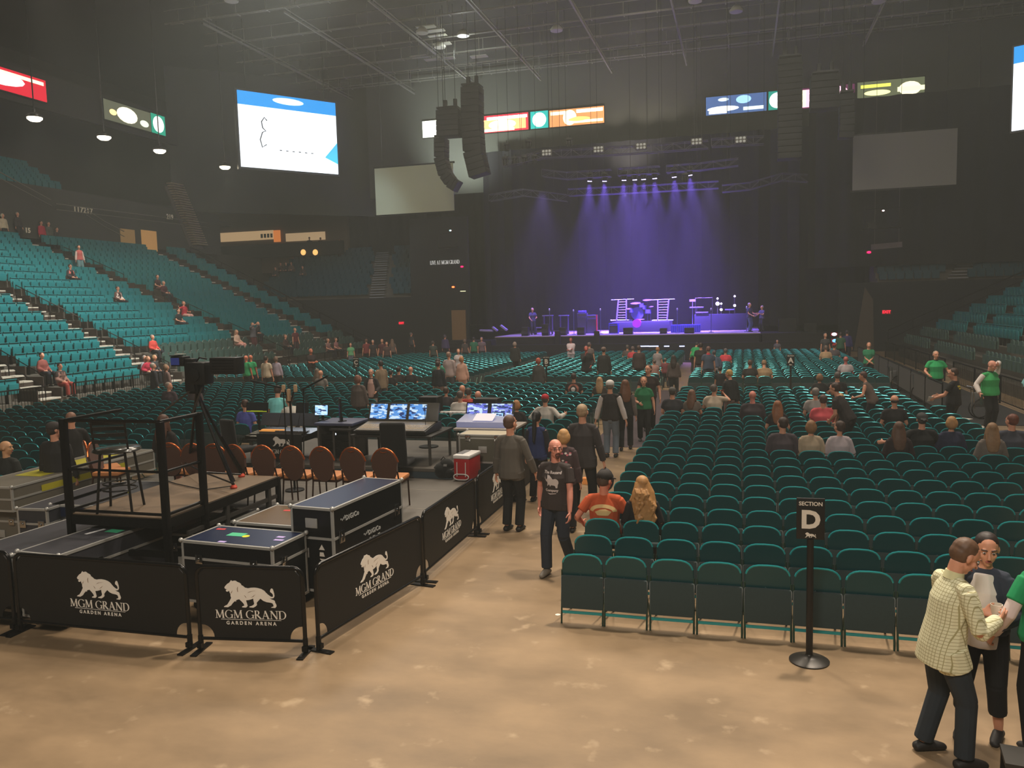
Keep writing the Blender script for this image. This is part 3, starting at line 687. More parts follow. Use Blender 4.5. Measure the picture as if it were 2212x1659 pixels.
for i,x in enumerate(xs):
    q=UZ(x,972-.4*i,1.46); bchair(q.x,11.05,.5,R(rnd.uniform(-5,5)+(6 if i>5 else 0)),nm[i])
bchair(-10.3,11.0,.5,R(-40),'brown oval-backed banquet chair turned sideways left of the stool'); bchair(-9.95,10.75,.5,R(-75),'lower brown banquet chair half behind the turned chair')
# ---------------- cooler
q=UZ(1000,1040,.5); ro=thing('cooler','red ice chest with white lid standing on the grey deck edge','cooler',(q.x-.03,q.y+.02,.5),R(-4))
RD=mat('cooler_red',(178,28,34),.35,var=.05)
b=MB(); b.box((0,.27,.2),(.30,.52,.38),bev=.03); b.build('body',RD,ro,50)
b=MB(); b.box((0,.27,.42),(.32,.54,.07),bev=.03); b.build('lid',mat('cooler_white',(235,232,228),.35,var=0),ro,50)
b=MB(); b.box((-.07,.3,.457),(.12,.36,.012),bev=.004); b.build('lid_hatch',mat('cooler_grey',(120,120,122),.5),ro)
b=MB(); b.tube([(-.08,-.0,.33),(-.08,-.012,.08)],.009,6); b.tube([(.08,-.0,.33),(.08,-.012,.08)],.009,6)
b.tube([(.09*math.cos(a)+(.05 if math.cos(a)>0 else -.05),-.02,.075+.05*math.sin(a)) for a in [PI*2*i/20 for i in range(21)]],.011,6); b.build('handle',mat('handle_white',(220,214,208),.4,var=0),ro,50)
for y in (.45,):
    b=MB(); b.lathe((.165,y,.06),[(0,-.02),(.06,-.02),(.06,.02),(0,.02)],16,Matrix.Rotation(PI/2,3,'Y')); b.build('wheel',BLK,ro,40)
# ---------------- backpack
q=UZ(955,1035,.5); ro=thing('backpack','black backpack slumped against the upper deck beside the red ice chest','bag',(q.x,q.y+.1,.5),0)
b=MB(); b.ell((0,0,.13),(.2,.14,.16)); b.ell((.05,.02,.22),(.14,.12,.13)); b.ell((.12,-.06,.1),(.1,.08,.09)); body=b.build('body',BLKF,ro,60)
b=MB(); b.box((.07,-.11,.25),(.06,.02,.04),Matrix.Rotation(R(-20),3,'X')); b.build('patch',mat('patch_grey',(120,118,116),.8),ro)
b=MB(); b.tube([(-.05,0,.32),(0,0,.38),(.05,0,.33)],.01,6); b.build('strap',BLKF,ro,40)
# ---------------- desks, consoles and screens
Z2=.68
def scr(name,col,s): 
    m=bpy.data.materials.new(name); m.use_nodes=True; nt=m.node_tree; b=nt.nodes['Principled BSDF']; b.inputs['Base Color'].default_value=(.01,.01,.012,1); b.inputs['Roughness'].default_value=.3
    tc=nt.nodes.new('ShaderNodeTexCoord'); v=nt.nodes.new('ShaderNodeTexVoronoi'); v.feature='F1'; v.inputs['Scale'].default_value=26; v.distance='CHEBYCHEV'
    cr=nt.nodes.new('ShaderNodeValToRGB'); cr.color_ramp.interpolation='CONSTANT'
    cr.color_ramp.elements[0].color=lin(col)+(1,); cr.color_ramp.elements[1].position=.5; cr.color_ramp.elements[1].color=lin((200,225,245))+(1,)
    e=cr.color_ramp.elements.new(.75); e.color=lin((40,60,110))+(1,)
    mp=nt.nodes.new('ShaderNodeMapping'); mp.inputs['Scale'].default_value=(.5,1,1.4)
    nt.links.new(tc.outputs['Object'],mp.inputs[0]); nt.links.new(mp.outputs[0],v.inputs['Vector']); nt.links.new(v.outputs['Color'],cr.inputs[0]); nt.links.new(cr.outputs[0],b.inputs['Emission Color']); b.inputs['Emission Strength'].default_value=s
    return m
SBL=scr('screen_blue_mixer',(90,150,220),1.1); SLT=scr('screen_light_blue',(150,200,240),1.3); SDK=mat('screen_off',(30,32,36),.12,var=0,coat=.5)
def screen(label,px,py,z,Y,w,h,m,rz=0,tilt=-12,stand=.1,name='monitor',cat='monitor',tape=False):
    q=UY(px,py,Y); ro=thing(name,label,cat,(q.x,Y,z),rz)
    hc=q.z-z; Mt=Matrix.Rotation(R(tilt),3,'X')
    b=MB(); b.box((0,0,hc),(w+.03,.03,h+.03),Mt,bev=.006); b.build('housing',BLK,ro,40)
    b=MB(); b.box(Vector((0,0,hc))+Mt@Vector((0,-.017,0)),(w,.004,h),Mt); b.build('display',m,ro)
    b=MB(); b.box((0,.03,(hc-h*.3)/2),(.05,.02,max(.03,hc-h*.3))); b.box((0,.03,.006),(w*.5,.16,.012)); b.build('stand',BLK,ro)
    if tape: 
        b=MB(); b.box(Vector((0,0,hc))+Mt@Vector((0,-.02,-h*.47)),(w,.004,.02),Mt); b.box(Vector((0,0,hc))+Mt@Vector((0,-.02,-h*.43)),(w*.6,.004,.018),Mt); b.build('tape',mat('tape_yellow_green',(215,235,60),.5,var=0,emit=(215,235,60),es=.12),ro)
    return ro
def table(label,x0,x1,y0,y1,z0,zt,m,name='desk'):
    ro=thing(name,label,'table',((x0+x1)/2,(y0+y1)/2,z0),0); a,c=(x1-x0)/2,(y1-y0)/2; h=zt-z0
    b=MB(); b.box((0,0,h-.02),(2*a,2*c,.04),bev=.006); b.build('tabletop',m,ro,40)
    for sx in(-1,1):
        for sy in(-1,1): b=MB(); b.box((sx*(a-.06),sy*(c-.06),(h-.04)/2),(.04,.04,h-.04)); b.build('leg',GRYM,ro)
    return ro
TB=mat('desk_black',(40,37,34),.5,var=.15)
x0=UY(835,1000,13.6).x; x1=UY(1000,1000,13.6).x
table('wide dark desk under the glowing mixing console',-6.95,-5.35,13.35,14.5,Z2,1.22,TB)
# main console: surface + meter bridge with three screens
q=UY(905,925,13.75); ro=thing('mixing_console','large mixing console with three glowing blue screens on the wide desk','mixing console',(-6.17,13.75,1.22),0)
b=MB(); b.prism([(-.40,.02),(.42,.02),(.42,.16),(.25,.17),(-.40,.08)],1.42,Matrix.Rotation(PI/2,3,'Z')); b.build('housing',BLK,ro,40)
b=MB(); Mt=Matrix.Rotation(R(7.7),3,'X'); b.box((0,-.08,.132),(1.36,.60,.008),Mt); surf=b.build('control_surface',mat('console_grey',(120,112,100),.4,var=.2,scale=30),ro)
b=MB()
for i in range(44):
    for j in range(3): b.box((-.62+i*.029,-.30+j*.09,.128+.012*j),(.012,.02,.012))
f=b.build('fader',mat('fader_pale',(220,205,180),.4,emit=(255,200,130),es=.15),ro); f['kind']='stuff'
b=MB(); Mb=Matrix.Rotation(R(-22),3,'X'); b.box((0,.30,.34),(1.42,.05,.36),Mb,bev=.01); b.build('meter_bridge',mat('bridge_grey',(70,66,60),.4),ro,40)
for x in(-.50,-.10,.30):
    b=MB(); b.box(Vector((x,.30,.34))+Mb@Vector((0,-.03,0)),(.34,.005,.29),Mb); b.build('display',SBL,ro)
b=MB(); b.tube([(.6,-.1,.16),(.55,.0,.5)],.006,6); b.build('lamp_arm',BLK,ro)
# second console on the right
table('pale desk carrying the second console and papers',-5.28,-4.2+.1,14.3,15.3,Z2,1.22,mat('desk_white',(170,160,150),.5))
ro=thing('mixing_console','smaller mixing console with white papers, right of the large console','mixing console',(-4.78,14.75,1.22),0)
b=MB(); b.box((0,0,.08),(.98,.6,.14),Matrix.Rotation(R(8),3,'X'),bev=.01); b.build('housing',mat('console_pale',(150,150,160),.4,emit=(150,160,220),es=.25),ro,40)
b=MB(); b.box((0,.32,.26),(.98,.05,.30),Matrix.Rotation(R(-20),3,'X'),bev=.01); b.build('meter_bridge',BLK,ro,40)
for x in(-.25,.25):
    b=MB(); b.box((x,.285,.27),(.42,.005,.24),Matrix.Rotation(R(-20),3,'X')); b.build('display',scr('screen_violet%d'%(x>0),(110,120,220),1.1),ro)
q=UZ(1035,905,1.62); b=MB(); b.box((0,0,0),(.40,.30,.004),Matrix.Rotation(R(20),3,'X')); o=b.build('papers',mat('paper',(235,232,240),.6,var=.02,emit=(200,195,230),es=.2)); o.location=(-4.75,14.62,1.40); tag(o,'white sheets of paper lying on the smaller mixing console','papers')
b=MB(); b.box((0,0,0),(1.5,.10,.02)); 
for i in range(16): b.box((-.7+i*.093,-.055,-.01),(.05,.02,.02))
o=b.build('shelf_strip',mat('strip_white',(232,228,224),.5)); o.location=(UY(980,890,15.25).x,15.25,UY(980,890,15.25).z); tag(o,'long white scalloped shelf strip behind the two consoles','shelf')
screen('blue-lit laptop screen at the right end of the pale desk',1075,903,1.22,14.9,.26,.2,SLT,R(-18),-14,name='laptop',cat='laptop')
screen('bright blue laptop screen left of the tall black monitor',695,886,1.40,13.95,.27,.19,SLT,0,-8,name='laptop',cat='laptop')
screen('tall black monitor turned edge-on between laptop and large console',735,885,1.40,13.8,.10,.42,SDK,R(-50),0)
screen('black monitor with yellow-green tape below the teal-shirted man',556,880,1.10,14.1,.46,.17,SDK,0,-10,tape=True)
screen('small black monitor with yellow-green tape behind the microphone stand',653,884,1.10,14.1,.24,.24,SDK,0,-10,tape=True)
# speakers
def box_speaker(label,px0,px1,py0,py1,Y,z,name='studio_speaker'):
    a=UY(px0,py1,Y); c=UY(px1,py0,Y); w=c.x-a.x; h=c.z-z; ro=thing(name,label,'speaker',((a.x+c.x)/2,Y,z),0)
    b=MB(); b.box((0,.15,h/2),(w,.3,h),bev=.01); b.build('cabinet',mat('speaker_black',(24,22,21),.5),ro,40)
    b=MB(); b.box((0,-.003,h/2),(w*.86,.006,h*.88)); b.build('back_plate',BLK,ro)
box_speaker('black speaker box at the left end of the scalloped shelf strip',905,945,858,893,15.1,UY(925,893,15.1).z); box_speaker('larger black speaker box at the right end of the scalloped shelf strip',1022,1074,862,902,15.1,UY(1048,902,15.1).z)
for xx in(UY(925,880,15.3).x,UY(1048,880,15.3).x):
    b=MB(); b.tube([(0,0,0),(0,0,UY(960,895,15.2).z-Z2)],.02,8); b.lathe((0,0,0),[(.2,0),(.2,.02),(.02,.03)],16); o=b.build('speaker_stand',BLKM,None,40); o.location=(xx,15.25,Z2); tag(o,'thin black stand holding the speaker box '+('left' if xx<-5.3 else 'right')+' of the shelf strip','stand')
# grey cases under the papers desk
case('tall grey case with pull handles beside the red ice chest',-4.98,13.75,0,.92,.5,Z2,1.20,mat('case_khaki',(96,92,78),.6),mat('case_cream',(200,188,160),.5),.12,wheels=False,name='road_case')
# black equipment rack left
ro=thing('equipment_rack','open-fronted equipment rack with blue-grey lid in the middle of the mixing area','rack',(UY(722,950,13.6).x,13.6,Z2),0)
b=MB(); 
for x in(-.33,.33): b.box((x,.35,.33),(.04,.7,.66))
b.box((0,.35,.02),(.7,.7,.04)); b.box((0,.69,.33),(.66,.03,.62)); b.build('shell',mat('rack_grey',(84,80,74),.6),ro)
b=MB(); b.box((0,.35,.69),(.80,.74,.05),bev=.01); b.build('lid',mat('rack_lid_blue',(74,78,104),.5),ro,40)
for z in(.12,.26,.40): b=MB(); b.box((0,.08,z+.03),(.6,.05,.12),bev=.006); b.build('rack_unit',BLKM,ro,40)
b=MB(); b.ell((.0,.05,.5),(.02,.012,.02),n=8,m=6); b.build('indicator_light',mat('led_white',(255,255,255),.3,var=0,emit=(230,240,255),es=4),ro)
table('black side desk with cables between rack and console',-7.45,-7.0,13.5,14.3,Z2,1.30,TB)
# lighting desk on the left
table('dark desk with branded banner under the lighting console',-9.1,-7.95,13.3,14.3,Z2,1.10,TB)
ro=thing('lighting_console','wide lighting console with dark grey screens at the left of the mixing area','lighting console',(-8.55,13.75,1.10),0)
b=MB(); b.prism([(-.40,0),(.35,0),(.35,.12),(-.40,.06)],1.25,Matrix.Rotation(PI/2,3,'Z')); b.build('housing',mat('gloss_black',(14,13,13),.12,coat=.6,var=0),ro,40)
b=MB(); b.box((-.05,-.12,.095),(1.1,.4,.01),Matrix.Rotation(R(5),3,'X')); b.build('control_surface',mat('gloss_dark',(40,36,32),.15,var=.1),ro)
b=MB(); b.box((-.28,.05,.115),(.5,.07,.012)); b.box((-.35,-.06,.105),(.34,.03,.012)); b.build('lit_or_glare_strip',mat('amber_glare',(150,100,50),.2,var=.4,scale=9,emit=(255,170,80),es=.9),ro)  # glowing strips stand in for amber glare on the console surface
Mb=Matrix.Rotation(R(-25),3,'X')
for x in(-.42,0,.42): b=MB(); b.box((x,.2,.30),(.41,.03,.26),Mb,bev=.006); b.build('display',mat('grey_screen',(74,76,84),.25,var=.05),ro,40)
b=MB(); b.box((0,0,0),(.95,.012,.5)); o=b.build('banner',BAN); o.location=(-8.35,13.22,Z2+.30); tag(o,'black lion banner hung on the front of the lighting desk','banner')
b=MB(); lion(b,Vector((.05,-.009,.02)),None,.00022,.004); b.build('lion_emblem',WHT,o); b=MB(); serif(b,'MGM GRAND',Vector((.05,-.009,-.12)),None,.08,.004,.55); b.build('lettering',WHT,o)
# covered office chairs
def ochair(label,px,pt,Y,w,h,z,rz=0):
    q=UY(px,pt,Y); ro=thing('office_chair',label,'chair',(q.x,Y,z),rz)
    top=q.z-z
    b=MB(); b.box((0,0,top-h/2),(w,.10,h),Matrix.Rotation(R(6),3,'X'),bev=.045); b.build('backrest',BLKF,ro,60)
    b=MB(); b.box((0,.25,top-h+.0),(w,.48,.10),bev=.04); b.build('seat',BLKF,ro,60)
    b=MB(); b.tube([(0,.2,top-h),(0,.2,.1)],.03,8); 
    for k in range(5): a=k*2*PI/5; b.tube([(0,.2,.1),(.28*math.cos(a),.2+.28*math.sin(a),.05)],.018,6)
    b.build('star_base',BLKM,ro,40)
ochair('black high-backed office chair in front of the large console',848,912,12.75,.46,.74,.5,R(6)); ochair('black office chair in front of the lighting console, behind the tripod',492,905,12.6,.36,.60,.5,R(-20))
# microphone stands and posts
def mic(label,base,z0,top,tip0,tip1,r=.018):
    ro=thing('microphone_stand',label,'microphone stand',base,0); B=Vector(base)
    t=Vector(top)-B; b=MB(); b.tube([(0,0,.02),t],.011,6)
    for k in range(3): a=k*2*PI/3+.4; b.tube([(0,0,.16),(.26*math.cos(a),.26*math.sin(a),.01)],.008,6)
    b.build('pole',BLKM,ro,40)
    b=MB(); b.tube([Vector(tip0)-B,Vector(tip1)-B],r,10); b.build('microphone',mat('mic_foam',(18,18,18),.9),ro,50)
Yd=13.2
mic('black stand with a long microphone aimed at the camera platform',(UY(620,1000,Yd).x,Yd,Z2),Z2,UY(612,838,Yd),UY(542,822,Yd),UY(606,837,Yd))
mic('black stand with a long microphone tilted up towards the seats',(UY(656,1000,Yd).x,Yd,Z2),Z2,UY(656,842,Yd),UY(652,842,Yd),UY(708,812,Yd))
ro=thing('equipment_post','tall black post carrying tan headphones in front of the lighting console','post',(UY(637,1060,11.9).x,11.9,.5),0); q=UY(634,835,11.9); dz=q.z-.5
b=MB(); b.tube([(0,0,.0),(0,0,dz-.2)],.02,8); b.lathe((0,0,0),[(.16,0),(.16,.02),(.02,.04)],16); b.build('pole',BLKM,ro,40)
b=MB(); b.box((-.11,0,dz-.03),(.05,.05,.12),bev=.01); b.box((.11,0,dz-.03),(.05,.05,.12),bev=.01); b.box((0,-.03,dz-.14),(.05,.05,.2),bev=.01); b.build('headphones',mat('headphone_tan',(190,160,124),.6),ro,40)
b=MB(); b.tube([(-.11,0,dz+.0),(-.06,0,dz-.15),(0,0,dz-.3),(.05,0,dz-.15),(.11,0,dz)],.014,6); b.build('bracket',BLKM,ro,40)
# ---------------- television camera on tripod
base=UZ(475,1048,1.07); ro=thing('television_camera','large black television camera with long lens on the railed platform','camera',(0,0,0))
Yc=9.75; hd=UY(425,850,Yc)
b=MB(); a1=UY(462,790,Yc); a2=UY(519,787,Yc); w=a2.x-a1.x
b.box(((a1.x+a2.x)/2,Yc,a1.z),(w,.2,.235),bev=.015); b.build('lens_box',mat('lens_box_black',(30,28,27),.4),ro,40)
b=MB(); 
for k in range(5): b.box(((a1.x+a2.x)/2,Yc-.103,a1.z-.08+k*.04),(w*.8,.006,.006))
b.build('lens_rib',BLKM,ro)
c0=UY(430,806,Yc); b=MB(); b.box(c0,(.34,.22,.32),bev=.04); b.box(c0+Vector((-.10,0,-.16)),(.16,.2,.2),bev=.03); b.box(UY(408,782,Yc),(.2,.12,.1),bev=.02); b.tube([c0+Vector((-.05,0,.14)),c0+Vector((.02,0,.22)),c0+Vector((.14,0,.2))],.012,6); b.lathe(c0+Vector((0,-.1,-.02)),[(0,0),(.09,0),(.09,.03),(0,.04)],18,Matrix.Rotation(PI/2,3,'X')); b.build('camera_body',BLK,ro,40)
v=UY(390,780,Yc); b=MB(); b.box(v,(.22,.16,.14),bev=.02); b.box(v+Vector((-.05,-.02,.08)),(.14,.12,.012)); b.build('viewfinder',BLK,ro,40)
b=MB(); b.box(v+Vector((-.03,-.082,0)),(.14,.005,.10)); b.build('display',mat('finder_blue',(30,36,70),.2,var=0,emit=(60,70,140),es=.3),ro)
b=MB(); b.box(v+Vector((.0,0,.10)),(.12,.1,.01)); b.build('top_plate',mat('top_plate_pale',(190,190,180),.3),ro)
b=MB(); b.box(hd+Vector((0,0,.07)),(.16,.16,.14),bev=.02); b.tube([hd+Vector((0,0,.1)),c0+Vector((0,0,-.1))],.05,10); b.build('pan_head',BLKM,ro,40)
b=MB(); b.tube([hd+Vector((0,0,.1)),UY(345,895,9.3)],.013,6); b.build('pan_handle',mat('handle_bronze',(90,80,70),.35,.6),ro,40); b=MB(); b.tube([hd+Vector((.1,0,.1)),UY(415,895,9.5)],.013,6); b.build('pan_handle',mat('handle_bronze',(0,0,0)),ro,40)
REDF=mat('foot_orange_red',(215,70,40),.5)
for e in [(505,1055),(522,1030),(408,1005)]:
    g=UZ(e[0],e[1],1.07); b=MB(); b.tube([hd+Vector((0,0,.02)),hd.lerp(g,.55),g+Vector((0,0,.04))],.02,6); b.tube([hd.lerp(g,.5)+Vector((.03,0,0)),g+Vector((.02,0,.1))],.012,6); b.build('leg',BLKM,ro,40)
    b=MB(); b.lathe(g,[(.045,0),(.05,.02),(.03,.05)],12); b.build('foot',REDF,ro,40)
g=[UZ(505,1045,1.2),UZ(440,1020,1.25),UZ(400,1000,1.2)]; b=MB(); b.tube([g[0],g[1],g[2]],.012,6); b.tube([UZ(520,1025,1.15),g[1]],.012,6); b.build('spreader',BLKM,ro,40)
b=MB(); b.tube([UZ(500,1050,1.09),UZ(440,1058,1.085),UZ(380,1045,1.085),UZ(350,1035,1.085)],.008,6); o=b.build('cable',BLK,None,40); tag(o,'thin black cable lying across the platform deck below the tripod','cable')
# ---------------- section signs
def sign(letter,px,py,yb,label,Yfix=None,top=None):
    base=UZ(px,yb,0) if Yfix is None else Vector((UY(px,py,Yfix).x,Yfix,0))
    ro=thing('section_sign',label,'sign',base,0,'section signs on posts')
    H=1.60
    b=MB(); b.lathe((0,0,0),[(.185,0),(.187,.012),(.17,.022),(.09,.045),(.04,.06),(.032,.075)],36); b.build('base',mat('sign_base_grey',(52,48,44),.4,.4),ro,50)
    b=MB(); b.tube([(0,0,.04),(0,0,H-.388)],.032,16); b.build('pole',BLK,ro,50)
    b=MB(); b.box((0,0,H-.19),(.255,.022,.40),bev=.006); pn=b.build('panel',BLK,ro,40)
    b=MB(); text(b,'SECTION',(0,-.0125,H-.045),None,.052,.0015,.0012,1.0); text(b,letter,(0,-.0125,H-.205),None,.235,.0015,.010); b.build('lettering',WHT,pn)
    b=MB(); lion(b,Vector((0,-.0135,H-.372)),None,.00006,.002); b.build('lion_emblem',WHT,pn)
q=sign('D',1748,1150,1428,'black post sign reading SECTION D in front of the nearest chair rows')
sign('A',1708,785,0,'small black sign lettered A standing among the chairs towards the stage',29.2)
sign('B',1180,782,0,'small black sign lettered B standing among the chairs beside red-haired person',29.4)
sign('C',769,783,0,'small black sign lettered C near the fenced stand of seats',29.6)
# carpet in the cross aisle and scraps
b=MB(); b.box((-2.9,26,.004),(1.5,13,.008)); o=b.build('floor_runner',mat('runner_violet_grey',(74,62,66),.9,var=.2)); tag(o,'dark violet-grey floor runner along the centre aisle','carpet')
b=MB(); b.lathe((0,0,0),[(.03,0),(.03,.003)],14); o=b.build('paper_scrap',WHT); o.location=UZ(1205,1328,.001); tag(o,'small round white scrap on the floor left of the first chair','litter')
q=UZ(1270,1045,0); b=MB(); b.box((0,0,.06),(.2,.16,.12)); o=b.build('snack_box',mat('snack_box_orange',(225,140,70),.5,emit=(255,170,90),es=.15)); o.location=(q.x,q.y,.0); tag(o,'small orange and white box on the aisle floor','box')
# low black bench at the bottom corner
q=UZ(2190,1655,.30); ro=thing('step_stool','dark low stool cut off by the bottom frame corner','stool',(q.x+.06,q.y-.12,0),R(-8))
b=MB(); b.box((0,0,.42),(.32,.26,.03)); b.build('seat',mat('stool_grey',(50,46,42),.6),ro)
for sx in(-1,1):
    for sy in(-1,1): b=MB(); b.box((sx*.14,sy*.11,.2),(.03,.03,.41)); b.build('leg',BLKM,ro)
# fences in front of stands
def fence(p0,p1,label,h=1.0,step=.13,base=0.0,m=None):
    p0=Vector(p0);p1=Vector(p1); L=(p1-p0).length; n=int(L/step); ro=thing('picket_fence',label,'fence',(0,0,0),0,'black picket fences in front of the stands')
    u=Vector((0,0,h)); d=(p1-p0)/n; rz=math.atan2(d.y,d.x)
    b=MB(); b.tube([p0+u,p1+u],.025,6); b.tube([p0+u*.1,p1+u*.1],.02,6); b.build('rail',BLKM,ro,40)
    b=MB()
    for i in range(n): b.box(p0+d*i+u*.55,(.014,.014,h*.9))
    o=b.build('pickets',BLKM,ro); o['kind']='stuff'
    for i in range(0,n+1,max(1,n//5)): b=MB(); b.tube([p0+d*i,p0+d*i+u],.03,6); b.build('post',BLKM,ro,40)
fence((-24.75,13,.0),(-24.75,24.0,.0),'black picket fence before the nearest teal seats at the frame edge'); fence((-24.75,25.2,0),(-24.75,31.0,0),'black picket fence below the seated trio near the second stairs'); fence((-24.6,32.5,0),(-24.0,51.5,0),'long black picket fence below the grey-green seats')
fence((7.9,20,0),(7.9,35.0,0),'black picket fence behind the green-shirted staff',h=.9); fence((7.9,36.4,0),(7.9,51,0),'farther black picket fence of the stand past the staff',h=.9)

# dark covered walkway and barricades at the right side of the floor
DKF=mat('floor_cover_black',(34,32,31),.8,var=.3,scale=3)
b=MB(); b.box((6.55,37.5,.006),(2.5,27,.012)); o=b.build('floor_cover',DKF); tag(o,'black floor covering of the side walkway where the staff stand','floor covering')
def black_barricade(x,y,L,label):
    ro=thing('steel_barricade',label,'barricade',(x,y,0),PI/2,'black barricades along the side walkway')
    b=MB(); b.tube([(0,0,0),(0,0,1.02),(L,0,1.02),(L,0,0)],.022,6); b.tube([(0,0,.2),(L,0,.2)],.018,6); b.build('frame',BLKM,ro,40)
    b=MB(); b.box((L/2,0,.6),(L-.1,.02,.74)); b.build('panel',BLKF,ro)
    for xx in(.2,L-.2): b=MB(); b.box((xx,0,.012),(.05,.6,.02)); b.build('foot',BLKM,ro)
for i in range(8): black_barricade(5.42+.02*i,25.2+2.35*i,2.2,'black steel barricade beside the seat ends, %s from the near end'%ordn(i))
WC=mat('wheelchair_grey',(120,120,120),.5,.3)
for i,(px,py) in enumerate([(1990,868),(2008,862),(2118,905),(1935,845)]):
    q=UZ(px,py,0); ro=thing('folded_wheelchair',['folded grey wheelchair left of the person in security tee','second folded grey wheelchair beside the first','grey folded wheelchair below the person touching his forehead','grey folded wheelchair by the small black post'][i],'wheelchair',q,R(60+20*i),'folded wheelchairs on the side walkway')
    for sx in(-.1,.1): b=MB(); b.tube([(sx,.28*math.cos(a),.3+.28*math.sin(a)) for a in [PI*2*k/16 for k in range(17)]],.016,5); b.build('wheel',BLKM,ro,50)
    b=MB(); b.box((0,.05,.55),(.08,.4,.42),bev=.03); b.build('seat_fabric',WC,ro,40)
    b=MB(); b.tube([(-.08,.2,.3),(-.08,.25,.9),(-.08,.36,.93)],.014,6); b.tube([(.08,.2,.3),(.08,.25,.9),(.08,.36,.93)],.014,6); b.tube([(0,-.2,.4),(0,-.4,.1)],.014,6); b.build('frame',CHR,ro,40)
for i,(px,py,w) in enumerate([(1960,875,.5),(2000,905,.3),(2085,905,.25),(2130,925,.6),(1985,893,.3)]):
    q=UZ(px,py,.014); b=MB(); b.box((0,0,.004),(w,.3,.008),rz=.4*i); o=b.build('paper_sheet',WHT); o.location=q; tag(o,['pale sheet on the side walkway, farthest one','small pale scrap beside the seat ends','small pale scrap under the security tee','largest pale sheet, by the heavy green-shirted person','pale scrap between wheelchair and seat ends'][i],'litter')
# ================================================================== HAZE
vm=bpy.data.materials.new('arena_haze'); vm.use_nodes=True; nt=vm.node_tree; nt.nodes.clear(); o_=nt.nodes.new('ShaderNodeOutputMaterial'); vs_=nt.nodes.new('ShaderNodeVolumeScatter'); vs_.inputs['Density'].default_value=.0024; vs_.inputs['Anisotropy'].default_value=.2; vs_.inputs['Color'].default_value=(.95,1,.93,1)
nt.links.new(vs_.outputs[0],o_.inputs['Volume'])
b=MB(); b.box((-12,32,11.2),(77.4,83,22.2)); hz=b.build('haze',vm); tag(hz,'thin stage haze hanging in the arena air','haze',None,'stuff')
# ================================================================== STAGE
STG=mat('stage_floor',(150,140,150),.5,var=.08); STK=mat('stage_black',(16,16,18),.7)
ro=thing('stage','wide raised concert stage with pale lilac-lit floor and black front','stage',(-7.2,50,0))
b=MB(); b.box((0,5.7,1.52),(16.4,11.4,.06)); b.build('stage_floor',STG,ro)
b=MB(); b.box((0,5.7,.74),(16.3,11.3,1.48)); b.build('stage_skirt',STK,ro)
ZS=1.55
ro=thing('crowd_barricade','low black barricade with small bluish lamps before the stage front','barricade',(-5.7,48.3,0)); b=MB(); b.box((0,0,.55),(19,.08,1.1)); b.box((0,-.3,.04),(19,.7,.05)); b.build('panel',STK,ro)
for i,px in enumerate((1392,1412,1440,1473)):
    q=UY(px,748,48.2); b=MB(); b.box((q.x+5.7,-.06,q.z),(.55 if i<2 else .3,.03,.06)); b.build('lamp',mat('lamp_blue_white',(200,215,255),.3,var=0,emit=(190,205,255),es=2.2),ro)
b=MB(); b.box((2.9,52.2,.7),(3.6,3.2,1.4)); b.box((2.9,52.2,1.45),(3.7,3.3,.1)); b.box((2.6,52.4,1.9),(1.0,.8,.8)); b.box((3.9,52.4,1.75),(.7,.8,.5)); o=b.build('side_stage',STK); tag(o,'dark side platform with equipment shapes right of the stage','platform')
def g(name,px0,px1,py0,py1,Y,m,label,cat,dep=.5,z0=None,parts=None,bev=.02):
    a=UY(px0,py1,Y); c=UY(px1,py0,Y); zb=z0 if z0 is not None else ZS; w=c.x-a.x; h=c.z-zb
    ro=thing(name,label,cat,((a.x+c.x)/2,Y,zb)); b=MB(); b.box((0,dep/2,h/2),(w,dep,h),bev=bev); b.build('cabinet',m,ro,40)
    if parts=='amp':
        b=MB(); b.box((0,-.004,h*.42),(w*.86,.01,h*.7)); b.build('grille',mat('amp_grille',(60,56,76),.8,var=.3,scale=60),ro); b=MB(); b.box((0,-.01,h*.9),(w*.8,.015,h*.1)); b.build('control_panel',GRYM,ro)
    if parts=='wedge':
        b=MB(); b.box((0,-.02,h*.55),(w*.9,.02,h*.7),Matrix.Rotation(R(-30),3,'X')); b.build('grille',BLKM,ro)
    return ro
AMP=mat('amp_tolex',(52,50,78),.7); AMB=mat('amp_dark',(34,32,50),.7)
g('amplifier',1247,1267,676,716,53,AMB,'tall dark amplifier stack left of the drum riser','amplifier',parts='amp')
g('amplifier',1268,1288,680,716,53,AMP,'amplifier with red edge beside the tall dark stack','amplifier',parts='amp')
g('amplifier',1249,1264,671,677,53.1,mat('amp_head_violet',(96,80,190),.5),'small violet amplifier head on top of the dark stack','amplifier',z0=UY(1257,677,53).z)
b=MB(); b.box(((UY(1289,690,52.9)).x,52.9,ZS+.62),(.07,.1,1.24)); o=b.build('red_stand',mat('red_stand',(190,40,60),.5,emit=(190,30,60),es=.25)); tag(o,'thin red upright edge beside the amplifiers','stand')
g('drum_riser',1322,1446,694,716,54,AMB,'dark drum riser at the stage centre','riser',dep=2.4)
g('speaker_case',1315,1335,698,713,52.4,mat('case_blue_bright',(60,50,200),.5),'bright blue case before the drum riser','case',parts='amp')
g('keyboard_riser',1449,1512,701,716,52.4,mat('riser_blue_lit',(60,56,190),.5),'blue-lit low riser with ribbed front right of the drums','riser',dep=.8)  # blue of the stage light put into the riser colour
b=MB(); 
for i in range(14):
    q=UY(1452+i*4.4,708,52.38); b.box((q.x,52.38,ZS+.25),(.05,.04,.42))
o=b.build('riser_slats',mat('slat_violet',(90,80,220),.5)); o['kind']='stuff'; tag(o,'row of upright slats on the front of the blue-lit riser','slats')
g('keyboard_rig',1500,1612,677,712,55,AMB,'long dark keyboard rig on the right half of the stage','keyboard rig',dep=.8)
